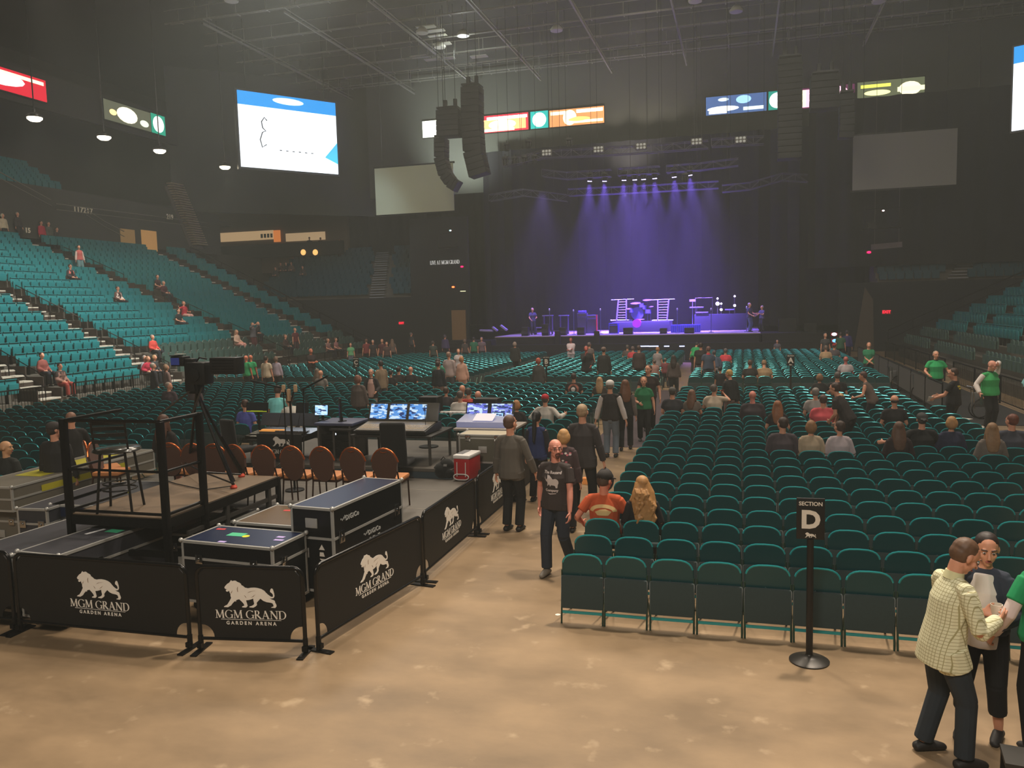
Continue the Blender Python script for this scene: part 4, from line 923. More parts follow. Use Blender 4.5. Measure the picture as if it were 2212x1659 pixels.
for i,(a,c,y) in enumerate([(1503,1530,675),(1566,1586,669),(1490,1520,664)]): 
    q=UY((a+c)/2,y,55.1); b=MB(); b.box((0,0,0),(UY(c,y,55.1).x-UY(a,y,55.1).x,.3,.09),bev=.02); b.tube([(0,0,0),(0,0,-(q.z-ZS)+.02)],.02,6); o=b.build('keyboard',mat('keyboard_grey',(120,116,150),.4),None,40); o.location=q; tag(o,['slim keyboard on the left end of the dark rig','raised pale keyboard over the right end of the dark rig','low keyboard tier at the left front of the rig'][i],'keyboard')
for i,(a,c,y0) in enumerate([(1126,1140,707),(1207,1222,707),(1246,1262,707),(1346,1366,708),(1478,1499,708),(1425,1440,709),(1170,1184,700)]):
    g('monitor_wedge',a,c,y0,716,50.7,BLK,['black floor monitor at the left end of the stage','second black floor monitor from the stage left end','black floor monitor before the amplifiers','black floor monitor before the drum riser','black floor monitor before the ribbed riser','small black floor monitor right of the drums','low dark amplifier case left of the amplifiers'][i],'speaker',parts='wedge')
for i,(a,c) in enumerate([(1198,1209),(1283,1294)]): g('stage_post_box',a,c,715,737,49.6,STK,['tall dark box standing against the stage front, left one','tall dark box standing against the stage front, below the amplifiers'][i],'box',z0=.0,dep=.3)
# scaffold frames either side of the drums
for i,(xa,xb) in enumerate(((1336,1353),(1421,1441))):
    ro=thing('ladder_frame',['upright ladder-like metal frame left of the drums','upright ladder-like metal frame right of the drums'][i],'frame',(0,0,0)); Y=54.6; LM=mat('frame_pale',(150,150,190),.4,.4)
    A0=UY(xa-(4 if i==0 else 0),692,Y); B0=UY(xb,692,Y); A1=UY(xa,647,Y); B1=UY(xb+(0 if i==0 else 4),646,Y)
    for s,e in((A0,A1),(B0,B1)): b=MB(); b.tube([s,e],.05,8); b.build('upright',LM,ro,40)
    b=MB(); 
    for k in range(1,8): b.tube([A0.lerp(A1,k/8),B0.lerp(B1,k/8)],.012,5)
    b.build('rungs',LM,ro)['kind']='stuff'
    b=MB(); b.tube([A0-Vector((.4,0,0)),B0+Vector((.4,0,0))],.04,6); b.tube([UY(xa-16,648,Y),UY(xb+16,646,Y)],.02,6); b.build('crossbar',LM,ro)
# drum kit
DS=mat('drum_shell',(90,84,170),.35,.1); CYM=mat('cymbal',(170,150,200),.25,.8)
dc=UY(1380,700,54.9); dz=UY(1380,694,54.9).z
ro=thing('drum_kit','drum kit with large bass drum and cymbals on the riser','drum kit',(dc.x,54.9,dz))
Rx=Matrix.Rotation(PI/2,3,'X')
q=UY(1378,677,54.9); b=MB(); b.lathe((q.x-dc.x,0,max(.4,q.z-dz)),[(0,0),(.40,0),(.42,.03),(.42,.4),(0,.4)],24,Rx); b.build('bass_drum',DS,ro,40)
for i,(x,y,r) in enumerate([(1386,664,.2),(1392,668,.18),(1365,675,.2),(1400,677,.22)]):
    q=UY(x,y,54.6); b=MB(); b.lathe((q.x-dc.x,-.3,q.z-dz),[(0,0),(r,0),(r,.26),(0,.26)],18); b.build('tom_drum',DS,ro,40)
for i,(x,y,r) in enumerate([(1373,655,.34),(1398,648,.30),(1360,667,.22),(1385,689,.26),(1405,662,.2)]):
    q=UY(x,y,54.6); b=MB(); b.lathe((q.x-dc.x,-.3,q.z-dz),[(0,.04),(.05,.035),(r,0),(r,-.008),(0,.02)],20,Matrix.Rotation(R(12),3,'X')); b.tube([(q.x-dc.x,-.3,q.z-dz),(q.x-dc.x,-.2,.02)],.014,6); b.build('cymbal',CYM,ro,40)
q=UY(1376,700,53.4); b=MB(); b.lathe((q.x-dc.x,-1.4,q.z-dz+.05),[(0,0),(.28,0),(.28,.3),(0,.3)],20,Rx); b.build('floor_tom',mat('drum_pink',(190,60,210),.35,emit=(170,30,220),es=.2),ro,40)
# microphone stands on stage
for i,(x,yt) in enumerate([(1297,669),(1463,668),(1239,671),(1187,669),(1536,668),(1613,664)]):
    q=UY(x,yt,51.8); ro=thing('microphone_stand',['slim microphone stand right of the red-edged amplifier','slim microphone stand right of the drums','microphone stand just left of the amplifiers','thin microphone stand near the left stage person','microphone stand standing in the keyboard rig','microphone stand beside the stage person in jeans'][i],'microphone stand',(q.x,51.8,ZS))
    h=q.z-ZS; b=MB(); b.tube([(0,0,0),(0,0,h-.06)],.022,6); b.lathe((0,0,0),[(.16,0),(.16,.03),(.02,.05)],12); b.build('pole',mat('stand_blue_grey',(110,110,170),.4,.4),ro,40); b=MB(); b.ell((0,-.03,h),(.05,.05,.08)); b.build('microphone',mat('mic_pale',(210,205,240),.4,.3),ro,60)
# percussion tables left of the amplifiers
for i,(a,c,y) in enumerate([(1208,1228,682),(1173,1194,682),(1155,1180,708)]):
    A0=UY(a,y,53); C0=UY(c,y,53); ro=thing('equipment_table',['small table with pale top left of the amplifiers','small dark table between the stage person and the pale-topped table','low dark case table near the left stage person'][i],'table',((A0.x+C0.x)/2,53,ZS)); h=A0.z-ZS; w=C0.x-A0.x
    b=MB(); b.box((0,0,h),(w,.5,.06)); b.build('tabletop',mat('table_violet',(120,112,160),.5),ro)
    for s in(-1,1): b=MB(); b.box((s*w*.42,0,h/2),(.05,.4,h)); b.build('leg',AMB,ro)
# lit instruments (chrome stands with round lamps)
for i,(x,ya,yb) in enumerate([(1550,645,656),(1558,656,669),(1587,640,660)]):
    A1=UY(x,ya,55.6); A2=UY(x,yb,55.6); ro=thing('stage_lamp',['upright stand with round white lamp above the keyboard rig','short upright stand with round lamp beside the taller one','tallest upright stand with white lamp over the keyboard rig'][i],'lamp',(A2.x,55.6,ZS)); b=MB(); b.tube([(0,0,0),(0,0,A1.z-ZS)],.035,6); b.build('pole',GRYM,ro); b=MB(); b.ell((0,0,A2.z-ZS),(.13 if i==0 else .09,)*3,n=10,m=8); b.ell((0,0,A1.z-ZS),(.07,.07,.07),n=8,m=6); b.build('bulb',mat('bulb_white',(255,250,255),.3,var=0,emit=(240,235,255),es=2.4),ro,60)
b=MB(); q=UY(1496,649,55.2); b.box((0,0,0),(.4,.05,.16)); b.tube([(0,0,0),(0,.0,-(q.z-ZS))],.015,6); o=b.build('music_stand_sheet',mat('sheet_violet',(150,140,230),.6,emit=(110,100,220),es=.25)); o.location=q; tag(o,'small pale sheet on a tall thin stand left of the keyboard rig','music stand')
b=MB(); A0=UY(1502,644,55.8); A1=UY(1539,643,55.8); b.tube([A0,A1],.02,6); b.tube([A0,Vector((A0.x,A0.y,ZS))],.015,5); b.tube([A1,Vector((A1.x,A1.y,ZS))],.015,5); o=b.build('goalpost_frame',GRYM); tag(o,'thin goalpost-like frame above the keyboard rig','frame')
# ramp and cases at stage left end
for i,(a,c,y0,y1) in enumerate([(1066,1073,706,722),(1083,1094,703,720),(1040,1062,713,722)]):
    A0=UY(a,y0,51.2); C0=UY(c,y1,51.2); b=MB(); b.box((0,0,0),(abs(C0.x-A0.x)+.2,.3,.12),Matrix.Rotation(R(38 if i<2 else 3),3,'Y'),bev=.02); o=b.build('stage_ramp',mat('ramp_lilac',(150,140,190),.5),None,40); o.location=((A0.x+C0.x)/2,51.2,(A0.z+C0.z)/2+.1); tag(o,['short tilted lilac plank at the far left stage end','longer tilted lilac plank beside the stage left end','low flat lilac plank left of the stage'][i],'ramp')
b=MB(); b.box((0,0,.65),(3.4,1.6,1.3)); o=b.build('loading_platform',STK); o.location=(-17.5,51.3,0); tag(o,'black loading platform at the left end of the stage','platform')
# ---------------- hanging screens
PJ=mat('projection_screen',(212,212,176),.8,var=.04,scale=.3); PJ2=mat('projection_screen_dim',(150,148,140),.8,var=.04,scale=.3)
def hscreen(pts,Y,m,label):
    P=[UY(x,y,Y) for x,y in pts]; x0=(P[0].x+P[3].x)/2; x1=(P[1].x+P[2].x)/2; z1=(P[0].z+P[1].z)/2; z0=(P[2].z+P[3].z)/2
    ro=thing('projection_screen',label,'screen',((x0+x1)/2,Y,z0)); w=x1-x0; h=z1-z0
    b=MB(); b.box((0,0,h/2),(w,.05,h)); b.build('screen_cloth',m,ro)
    b=MB(); b.box((0,.04,h+.05),(w+.2,.1,.12)); b.box((0,.04,-.05),(w+.2,.1,.10)); b.build('frame',BLKM,ro)
    b=MB(); 
    for s in(-1,1): b.tube([(s*w*.4,.04,h),(s*w*.4,.04,22.46-z0)],.02,5)
    b.build('hanging_cable',BLKM,ro)
hscreen([(810,362),(980,354),(980,457),(812,463)],56,PJ,'blank cream projection screen left of the stage behind the curved speakers'); hscreen([(1842,293),(2067,278),(2067,400),(1842,410)],56,PJ2,'larger blank grey projection screen hanging right of the stage')
# video screen in the corner
def emat(name,c,s): return mat(name,c,.4,var=0,emit=c,es=s)
cam0=Vector((0,0,CAMH))
def quad_frame(pl,dl,pr,dr):
    TL=cam0+ray(*pl[0])*dl; BL=cam0+ray(*pl[1])*dl; TR=cam0+ray(*pr[0])*dr; BR=cam0+ray(*pr[1])*dr
    L0=Vector(((TL.x+BL.x)/2,(TL.y+BL.y)/2,0)); R0=Vector(((TR.x+BR.x)/2,(TR.y+BR.y)/2,0)); d=R0-L0
    return L0,R0,d.length,math.atan2(d.y,d.x),(BL.z+BR.z)/2,(TL.z+TR.z)/2
def video(name,label,fr):
    L0,R0,w,rz,z0,z1=fr; ro=thing(name,label,'video screen',((L0.x+R0.x)/2,(L0.y+R0.y)/2,z0),rz); h=z1-z0
    b=MB(); b.box((0,.2,h/2),(w+.3,.3,h+.3)); b.tube([(-w*.4,.3,h),(-w*.4,.3,22.46-z0)],.04,5); b.tube([(w*.4,.3,h),(w*.4,.3,22.46-z0)],.04,5); b.build('housing',BLK,ro)
    b=MB(); b.box((0,0,h*.41),(w,.06,h*.82)); b.build('picture_white',emat('picture_white',(236,246,255),1.5),ro)
    b=MB(); b.box((0,0,h*.91),(w,.06,h*.18)); b.build('picture_blue_band',emat('picture_blue',(20,150,230),1.1),ro)
    b=MB(); b.ell((0,-.035,h*.93),(w*.16,.01,h*.045)); b.build('flare',emat('picture_flare',(220,245,255),1.3),ro)
    return ro,w,h
fr=quad_frame([(513,199),(520,362)],52.5,[(724,222),(730,372)],56.5); ro,w,h=video('video_screen','large bright white video screen with blue top band in the far corner',fr)
b=MB(); c=Vector((-w*.25,-.04,h*.46)); pts=[c+Vector((x*h*.12,0,z*h*.2)) for x,z in [(.3,.9),(.0,1.1),(-.35,.8),(-.25,.4),(.1,.2),(-.3,.1),(-.6,-.4),(-.4,-.9),(.1,-.7)]]; b.tube(pts,.035,6); b.build('script_letter',mat('script_grey',(60,60,66),.5,var=0),ro,60)
b=MB(); 
for i in range(6): b.box((-w*.1+i*w*.065,-.04,h*.26),(.16,.02,.05))
b.build('caption_dash',mat('script_grey',(0,0,0)),ro)['kind']='stuff'
b=MB(); b.prism([(w*.5,h*.14),(w*.5,h*.44),(w*.36,h*.22)],.02,None,(0,-.035,0)); b.build('picture_corner',emat('picture_cyan',(70,190,230),1.0),ro)
q1=cam0+ray(2200,90)*40; q2=cam0+ray(2197,272)*40
ro=thing('video_screen','bright video screen cut off by the upper frame edge','video screen',(q1.x+2.6,q1.y-.5,q2.z),R(-30)); hh=q1.z-q2.z
b=MB(); b.box((0,.2,hh/2),(6,.3,hh+.2)); b.build('housing',BLK,ro); b=MB(); b.box((0,0,hh*.4),(5.8,.06,hh*.8)); b.build('picture_white',emat('picture_white',(0,0,0),1),ro); b=MB(); b.box((0,0,hh*.9),(5.8,.06,hh*.2)); b.build('picture_blue_band',emat('picture_blue',(0,0,0),1),ro)
# ---------------- lit advertising ribbons
def ribbon(label,P0,P1,z0,z1,base,blobs,name='ribbon_display',es=1.2):
    d=Vector((P1[0]-P0[0],P1[1]-P0[1],0)); w=d.length; rz=math.atan2(d.y,d.x); ro=thing(name,label,'advertising display',((P0[0]+P1[0])/2,(P0[1]+P1[1])/2,z0),rz); h=z1-z0
    b=MB(); b.box((0,.1,h/2),(w+.1,.2,h+.12)); b.build('housing',BLK,ro)
    b=MB(); b.box((0,-.02,h/2),(w,.04,h)); b.build('lit_face',emat('ribbon_%d_%d_%d'%base,base,es),ro)
    for k,(u0,u1,v0,v1,c,sh) in enumerate(blobs):
        b=MB(); cx=(u0+u1)/2*w-w/2; cz=(v0+v1)/2*h
        if sh=='o': b.lathe((cx,-.045-.004*k,cz),[(0,-.003),((v1-v0)*h/2,-.003),((v1-v0)*h/2,.003),(0,.003)],24,Rx)
        elif sh=='e': b.ell((cx,-.045,cz),((u1-u0)*w/2,.01+.002*k,(v1-v0)*h/2),n=18)
        else: b.box((cx,-.045-.004*k,cz),((u1-u0)*w,.006,(v1-v0)*h))
        b.build('lit_shape',emat('ribbonshape_%d_%d_%d'%c,c,1.7),ro,60)
WYL=(255,245,200); WW=(255,255,250)
Yb=63.1
def rx_(px,py=250): return UY(px,py,Yb).x
ribbon('red and yellow lit advertising display on the back wall right of the tall speakers',(rx_(1042),Yb),(rx_(1141),Yb),17.25,18.55,(214,40,60),[(.0,.95,.1,.75,(255,170,110),'b'),(.12,.75,.12,.72,WYL,'e'),(.1,.98,.72,.9,WW,'b'),(.0,.7,.04,.2,WYL,'b')])
ribbon('square teal lit display with white disc, between red and golden displays',(rx_(1146),Yb),(rx_(1184),Yb),17.25,18.55,(20,170,160),[(.12,.88,.08,.92,WW,'o')])
ribbon('golden lit advertising display with white centre on the back wall',(rx_(1187),Yb),(rx_(1305),Yb),17.25,18.5,(226,150,90),[(.02,.3,.7,.9,WYL,'b'),(.25,.5,.02,.95,WYL,'e'),(.4,.98,.12,.28,WYL,'b'),(.5,.98,.72,.92,WW,'b'),(.3,.75,.2,.5,(255,210,110),'e')])
ribbon('blinding white lit display half hidden by the hanging speakers',(rx_(912),Yb),(rx_(1016),Yb),17.3,18.6,(240,248,226),[(.02,.98,.05,.95,WW,'b')],es=2)
ribbon('blue and white lit advertising display on the back wall over the stage',(rx_(1525,210),Yb),(rx_(1656,210),Yb),17.1,18.4,(70,100,150),[(.02,.55,.15,.45,WW,'e'),(.05,.35,.05,.2,WW,'b'),(.5,.75,.5,.95,(150,200,230),'e'),(.62,.95,.12,.3,(220,240,230),'b'),(.2,.38,.7,.9,(200,220,230),'e')])
ribbon('square teal lit display with white disc beside the blue one, partly behind speakers',(rx_(1660,210),Yb),(rx_(1698,210),Yb),17.1,18.4,(20,150,130),[(.12,.88,.08,.92,WW,'o')])
ribbon('pink and gold lit display behind the right-hand hanging speakers',(rx_(1715,210),Yb),(rx_(1846,200),Yb),17.0,18.4,(90,30,70),[(.08,.28,.05,.92,(255,190,210),'b'),(.1,.2,.1,.9,WYL,'b'),(.62,.9,.2,.95,(255,200,220),'e'),(.85,1,.02,.4,(220,130,200),'b')])
ribbon('olive and yellow lit advertising display at the right of the back wall',(rx_(1852,200),Yb),(rx_(1997,195),Yb),17.0,18.45,(90,96,70),[(.05,.5,.7,.85,(230,230,90),'b'),(.1,.5,.32,.58,(250,250,170),'e'),(.05,.55,.1,.16,WW,'b'),(.62,.95,.2,.85,WYL,'e'),(.6,1,.4,.62,(240,240,190),'b')])
Xl=-41.8
def ry_(px,py): return UX(px,py,Xl).y
ribbon('red lit advertising display on the left fascia, cut by the frame edge',(Xl,33.5),(Xl,ry_(99,200)),16.9,18.2,(214,24,50),[(.3,.82,.2,.9,WW,'e'),(.5,.98,.72,.88,WYL,'b')])
ribbon('grey and gold lit display with star shape on the left fascia',(Xl,ry_(225,245)),(Xl,ry_(325,270)),16.9,18.25,(86,88,70),[(.25,.7,.1,.9,(255,246,210),'e'),(.1,.25,.3,.6,(255,220,150),'e'),(.75,.95,.15,.5,(210,220,200),'e')])
ribbon('square teal lit display with white disc on the left fascia',(Xl,ry_(327,272)),(Xl,ry_(356,275)),16.9,18.3,(20,150,120),[(.12,.88,.08,.92,WW,'o')])
# ---------------- dome lights
for i,(x,y) in enumerate([(75,257),(225,298),(345,327),(486,362)]):
    q=UX(x,y,-33); ro=thing('pendant_light',['glowing dome light nearest the frame edge','glowing dome light, second of the left row','glowing dome light, third of the left row','glowing dome light nearest the corner video screen'][i],'ceiling light',q,0,'dome lights over the left stand')
    b=MB(); b.lathe((0,0,0),[(0,-.12),(.22,-.1),(.34,0),(.34,.06),(0,.06)],24); b.build('glowing_dome',emat('dome_glow',(255,240,205),7),ro,60)
    b=MB(); b.lathe((0,0,.06),[(.38,0),(.36,.12),(.1,.25),(.1,.4)],20); b.tube([(0,0,.3),(0,0,22.46-q.z)],.03,6); b.build('housing',BLKM,ro,40)
    lamp('SPOT',q-Vector((0,0,.2)),520,(1,.9,.72),q-Vector((0,0,5)),size=.3,spot=120,blend=.8,name='dome_lamp')
q=cam0+ray(2113,283)*52; ro=thing('pendant_light','single glowing dome light right of the larger blank screen','ceiling light',q); b=MB(); b.lathe((0,0,0),[(0,-.12),(.22,-.1),(.34,0),(.34,.06),(0,.06)],24); b.build('glowing_dome',emat('dome_glow',(0,0,0),1),ro,60); b=MB(); b.tube([(0,0,.06),(0,0,22.46-q.z)],.03,6); b.build('housing',BLKM,ro)
lamp('SPOT',q-Vector((0,0,.2)),350,(1,.9,.72),q-Vector((0,0,5)),size=.3,spot=120,blend=.8,name='dome_lamp')
# ---------------- speaker line arrays
SPK=mat('array_speaker_black',(14,14,14),.6,var=.1)
def array(label,pts,Y,w,d,n,face=0,top=True):
    P=[UY(x,y,Y) for x,y in pts]; ro=thing('line_array',label,'hanging speakers',(P[0].x,Y,P[0].z),R(face)); o=P[0]
    L=[0]; 
    for i in range(1,len(P)): L.append(L[-1]+(P[i]-P[i-1]).length)
    def at(t):
        t*=L[-1]
        for i in range(1,len(P)):
            if t<=L[i]+1e-6: return P[i-1].lerp(P[i],(t-L[i-1])/(L[i]-L[i-1])),(P[i]-P[i-1]).normalized()
    hh=L[-1]/n
    for k in range(n):
        c,t=at((k+.5)/n); a=math.atan2(t.x,-t.z)
        b=MB(); b.box(c-o,(w,d,hh*.94),Matrix.Rotation(-a,3,'Y'),bev=.03); b.build('speaker_cabinet',SPK,ro,40)
    b=MB(); b.box((0,0,.12),(w*.9,d*1.1,.1)); b.box((-w*.2,0,.45),(.25,.25,.5),bev=.05); b.box((w*.25,0,.5),(.22,.25,.45),bev=.05); b.build('rigging_frame',BLKM,ro,40)
    b=MB(); b.tube([(-w*.2,0,.6),(-w*.2,0,22.46-o.z)],.02,5); b.tube([(w*.25,0,.6),(w*.25,0,22.46-o.z)],.02,5); b.build('chain',BLKM,ro)
array('tall slightly curved black column of hanging speakers, left of the stage',[(1020,190),(1021,270),(1025,330),(1037,380)],50,1.2,1.1,14)
array('block of black hanging subwoofers with bright display behind',[(972,240),(973,296)],50,1.5,1.2,5)
array('strongly curved J-shaped run of hanging speakers before the blank cream screen',[(954,300),(954,345),(962,375),(976,395),(990,404)],50.6,.75,.9,12)
array('tall straight black column of hanging speakers, right of the stage',[(1706,130),(1706,250),(1705,345)],50,1.3,1.1,16)
array('squat block of black hanging subwoofers before the pink display',[(1781,165),(1780,238)],50,1.5,1.2,5)
array('dim narrow run of hanging speakers below the right subwoofer block',[(1828,205),(1829,270),(1826,300)],51,.8,.9,7)
# ---------------- trusses
TRM=mat('truss_aluminium',(98,97,104),.4,.6,var=.05)
def truss(label,pts,Y,s=.45,hang=True):
    P=[UY(x,y,Y) for x,y in pts]; ro=thing('lighting_truss',label,'truss',P[0],0,'lighting trusses over the stage'); o=P[0]
    b=MB(); ch=[Vector((0,-s/2,s/2)),Vector((0,s/2,s/2)),Vector((0,-s/2,-s/2)),Vector((0,s/2,-s/2))]
    for c in ch: b.tube([p-o+c for p in P],.028,5)
    b.build('chord',TRM,ro,60)
    b=MB()
    for i in range(len(P)-1):
        n=max(1,int((P[i+1]-P[i]).length/(s*1.3)))
        for k in range(n):
            a=P[i].lerp(P[i+1],k/n)-o; c=P[i].lerp(P[i+1],(k+1)/n)-o; f=k%2
            b.tube([a+ch[0 if f else 2],c+ch[2 if f else 0]],.014,4); b.tube([a+ch[1 if f else 3],c+ch[3 if f else 1]],.014,4); b.tube([a+ch[0],a+ch[2]],.014,4); b.tube([a+ch[0],a+ch[1]],.014,4)
    b.build('lattice',TRM,ro)['kind']='stuff'
    b=MB()
    for p in (P[0].lerp(P[1],.3),P[len(P)//2],P[-2].lerp(P[-1],.7)): b.tube([p-o+Vector((0,0,s/2)),Vector((p.x-o.x,p.y-o.y,22.46-o.z))],.015,4)
    b.build('hanging_cable',BLKM,ro)
truss('front upper lighting truss, left bent section beside the tall speakers',[(1088,352),(1125,346),(1172,334)],50.5); truss('front upper lighting truss, long straight middle section',[(1172,334),(1300,328),(1430,320),(1530,312)],50.5); truss('front upper lighting truss, short right section under the blue display',[(1537,309),(1650,303)],50.5)
truss('middle lighting truss, left section above the lit spotlights',[(1172,374),(1225,380),(1320,374)],53); truss('middle lighting truss, centre section carrying four lit spotlights',[(1335,372),(1425,367)],53); truss('middle lighting truss, right section rising past the last spotlight',[(1440,366),(1515,360),(1595,350)],53)
truss('lowest curved lighting truss, left end section near the J-shaped speakers',[(1058,428),(1130,416),(1225,428)],55.5); truss('lowest curved lighting truss, centre section below the spotlights',[(1228,416),(1400,408),(1552,399)],55.5); truss('lowest curved lighting truss, right end section under the tall speakers',[(1560,408),(1620,402),(1690,382),(1745,386)],55.5)
ML=mat('moving_light_black',(28,28,30),.4)
def mover(label,px,py,Y,lit=False,tx=0):
    q=UY(px,py,Y); ro=thing('stage_light',label,'stage light',q,0,'stage lights on the trusses')
    b=MB(); b.box((0,0,.32),(.36,.3,.14),bev=.02); b.box((0,0,.44),(.06,.06,.2)); b.box((-.17,0,.14),(.05,.12,.3)); b.box((.17,0,.14),(.05,.12,.3)); b.build('yoke',ML,ro,40)
    Mt=Matrix.Rotation(R(tx),3,'Y')@Matrix.Rotation(R(12),3,'X')
    b=MB(); b.lathe((0,0,.02),[(0,-.16),(.13,-.16),(.15,.0),(.11,.2),(0,.22)],16,Mt); b.build('head',ML,ro,40)
    if lit:
        b=MB(); b.lathe(Mt@Vector((0,0,-.15)),[(0,-.03),(.14,-.03),(.14,0),(0,0)],16,Mt); b.build('lens',emat('lens_violet_white',(190,175,255),9),ro,60)
        lamp('SPOT',q-Vector((0,.1,.25)),40000,(.22,.12,1.0),q+Mt@Vector((0,.4,-9.5)),size=.12,spot=42,blend=.7,name='stage_spot')
LX=[1274,1306,1348,1371,1390,1414,1456,1490]; LY=[386,386,384,383,382,380,377,373]
for i,(x,y) in enumerate(zip(LX,LY)): mover('lit violet stage spotlight, %s from the left end of the lit row'%ordn(i),x,y,53,True,(6,4,3,1,0,-2,-3,-5)[i])
for X_ in (-12.5,-7,-2): lamp('SPOT',(X_,52.0,10.9),9000,(.34,.22,1.0),(X_,50.4,1.5),size=.3,spot=64,blend=.9,name='stage_wash')
for i,(x,y,l) in enumerate([(1095,322,'dark stage light standing up at the left truss end'),(1141,316,'dark stage light on top of the left upper truss'),(1091,352,'dark stage light hanging under the left upper truss end'),(1112,352,'dark stage light hanging second under the left upper truss'),(1133,350,'dark stage light hanging third under the left upper truss'),(1155,348,'dark stage light hanging last under the left upper truss'),(1230,312,'dark stage light above the upper truss below the golden display'),(1480,388,'unlit stage light beside the last lit spotlight')]): mover(l,x,y,50.4)
for i,(x,y) in enumerate([(1181,330),(1293,323),(1385,316),(1505,306),(1600,302)]):
    q=UY(x,y,50.22); ro=thing('lamp_bank','grid-like bank of white lamps, %s along the upper truss'%ordn(i),'stage light',q,0,'lamp banks on the upper truss')
    b=MB(); b.box((0,0,0),(.66,.12,.4),bev=.02); b.build('housing',GRYM,ro,40)
    for k in range(6): b=MB(); b.ell(((k%3-1)*.2,-.07,(k//3-.5)*.19),(.08,.02,.075),n=10,m=6); b.build('lamp',mat('lamp_pale',(220,222,215),.3,emit=(220,224,215),es=.12),ro,60)
# ---------------- catwalks under the ceiling
CWM=mat('catwalk_grey',(140,138,128),.5,.3,var=.15)
for i,(Y,z) in enumerate([(44,21.2),(47.8,21),(51.3,20.9),(54.6,20.9),(57.6,21),(60.6,21.2),(62.6,21.6)]):
    ro=thing('catwalk','long pale catwalk rail pair under the ceiling, %s back from the stage wall'%ordn(6-i),'catwalk',(-8,Y,z),0,'catwalks under the ceiling')
    b=MB(); b.box((0,-.25,0),(52,.06,.07)); b.box((0,.25,.12),(52,.05,.05)); b.box((0,-.25,.75),(52,.035,.035)); b.build('rail',CWM,ro)
    b=MB()
    for k in range(26): b.box((-25+2*k,-.25,.37),(.04,.04,.75)); b.box((-25+2*k,0,.03),(.06,.5,.04))
    b.build('stanchion',CWM,ro)['kind']='stuff'
    b=MB()
    for k in range(6): b.tube([(-24+9.6*k,0,.1),(-24+9.6*k,0,22.4-z)],.02,4)
    b.build('hanger_rod',CWM,ro)['kind']='stuff'
for i,X in enumerate([-31,-25.5,-20.2,-15,-9.5,-4,2,8]):
    ro=thing('ceiling_beam','dim ceiling beam running towards the stage, %s from the left'%ordn(i),'beam',(X,53,20.75),0,'beams crossing the catwalks'); b=MB(); b.box((0,0,0),(.1,19.4,.1)); b.box((0,0,.25),(.06,19.4,.05)); b.build('beam',CWM,ro)
    b=MB(); b.tube([(0,-9,0),(0,-9,1.7)],.02,4); b.tube([(0,9,0),(0,9,1.7)],.02,4); b.build('hanger_rod',CWM,ro)
for i,(x,y) in enumerate([(920,58),(945,77),(955,95),(940,66),(905,122),(935,128),(965,126),(1035,122)]):
    q=UZ(x,y,21.1); b=MB(); b.box((0,0,0),(1.2,.55,.06)); b.tube([(0,0,0),(0,0,1.3)],.02,4); o=b.build('ceiling_panel',mat('panel_pale',(190,188,170),.6,var=.1)); o.location=q; tag(o,'small pale service panel hung among the catwalks, '+['topmost of a cluster','left of the vertical line','centre of a cluster','upper left of a cluster','lowest left corner','lowest middle','lowest right','beside the tall speakers'][i],'panel','service panels among the catwalks')
for i,(x,y) in enumerate([(950,103),(912,72),(1000,78),(1202,67),(1502,4),(1590,26),(1898,5),(500,3)]):
    q=UZ(x,y,20.6); ro=thing('ceiling_light','round dim downlight can hung under the catwalks, %s of the scattered ones'%ordn(i),'ceiling light',q,0,'unlit round cans under the catwalks'); b=MB(); b.lathe((0,0,0),[(0,0),(.38,0),(.4,.1),(.2,.35),(0,.35)],20); b.build('shade',mat('can_pale',(215,212,196),.5,var=.05),ro,60); b=MB(); b.tube([(0,0,.3),(0,0,1.8)],.025,5); b.build('rod',CWM,ro)
# ---------------- signs and small lamps
o=MB(); q=UY(960,567,57.3); serif(o,'LIVE AT MGM GRAND',Vector((0,0,0)),None,.28,.03,2.35); o=o.build('wall_lettering',mat('letter_lit_white',(225,225,220),.5,var=0,emit=(225,225,220),es=.55)); o.location=(q.x,57.38,q.z-.12); tag(o,'small white lettering LIVE AT MGM GRAND on the dark wall','sign')
def exitsign(px,py,Y,label,w=.42,c=(255,30,60),txt='EXIT',es=1.8,name='exit_sign'):
    q=UY(px,py,Y); ro=thing(name,label,'sign',q); b=MB(); b.box((0,.04,0),(w,.08,w*.55),bev=.01); b.build('housing',mat('sign_dark_red',(70,10,16),.5,emit=(200,10,30),es=.25),ro,40)
    if txt: b=MB(); text(b,txt,(0,-.005,0),None,w*.48,.004,.006); b.build('lettering',emat('sign_red_glow',c,es),ro)
    else: b=MB(); b.ell((0,-.02,0),(w*.4,.02,w*.25)); b.build('glow',emat('sign_%d_%d'%(c[0],c[1]),c,es),ro,60)
exitsign(867,698,56.9,'red exit sign low on the dark wall left of the stage'); exitsign(1915,674,56.2,'red exit sign low on the dark wall right of the stage',.5)
exitsign(998,576,57.2,'small red lamp right of the white lettering',.26,(255,20,90),None,3,'signal_lamp'); exitsign(1877,545,56.3,'small red lamp below the hanging dim banner',.3,(255,20,70),None,3,'signal_lamp'); exitsign(979,620,57.2,'small orange lamp above the tan doorway left of the stage',.28,(255,120,60),None,3,'signal_lamp')
exitsign(973,498,57.2,'tiny cyan-white lamp under the blank cream screen',.2,(170,255,255),None,4,'signal_lamp'); exitsign(1908,455,56.3,'tiny white lamp under the larger blank screen',.18,(240,255,250),None,4,'signal_lamp'); exitsign(1802,722,49.3,'small glowing white screen at the stage corner',.35,(230,240,255),None,3,'signal_lamp'); exitsign(1804,736,49.3,'small glowing blue and yellow screen at the stage corner',.4,(110,190,255),None,1.6,'signal_lamp')
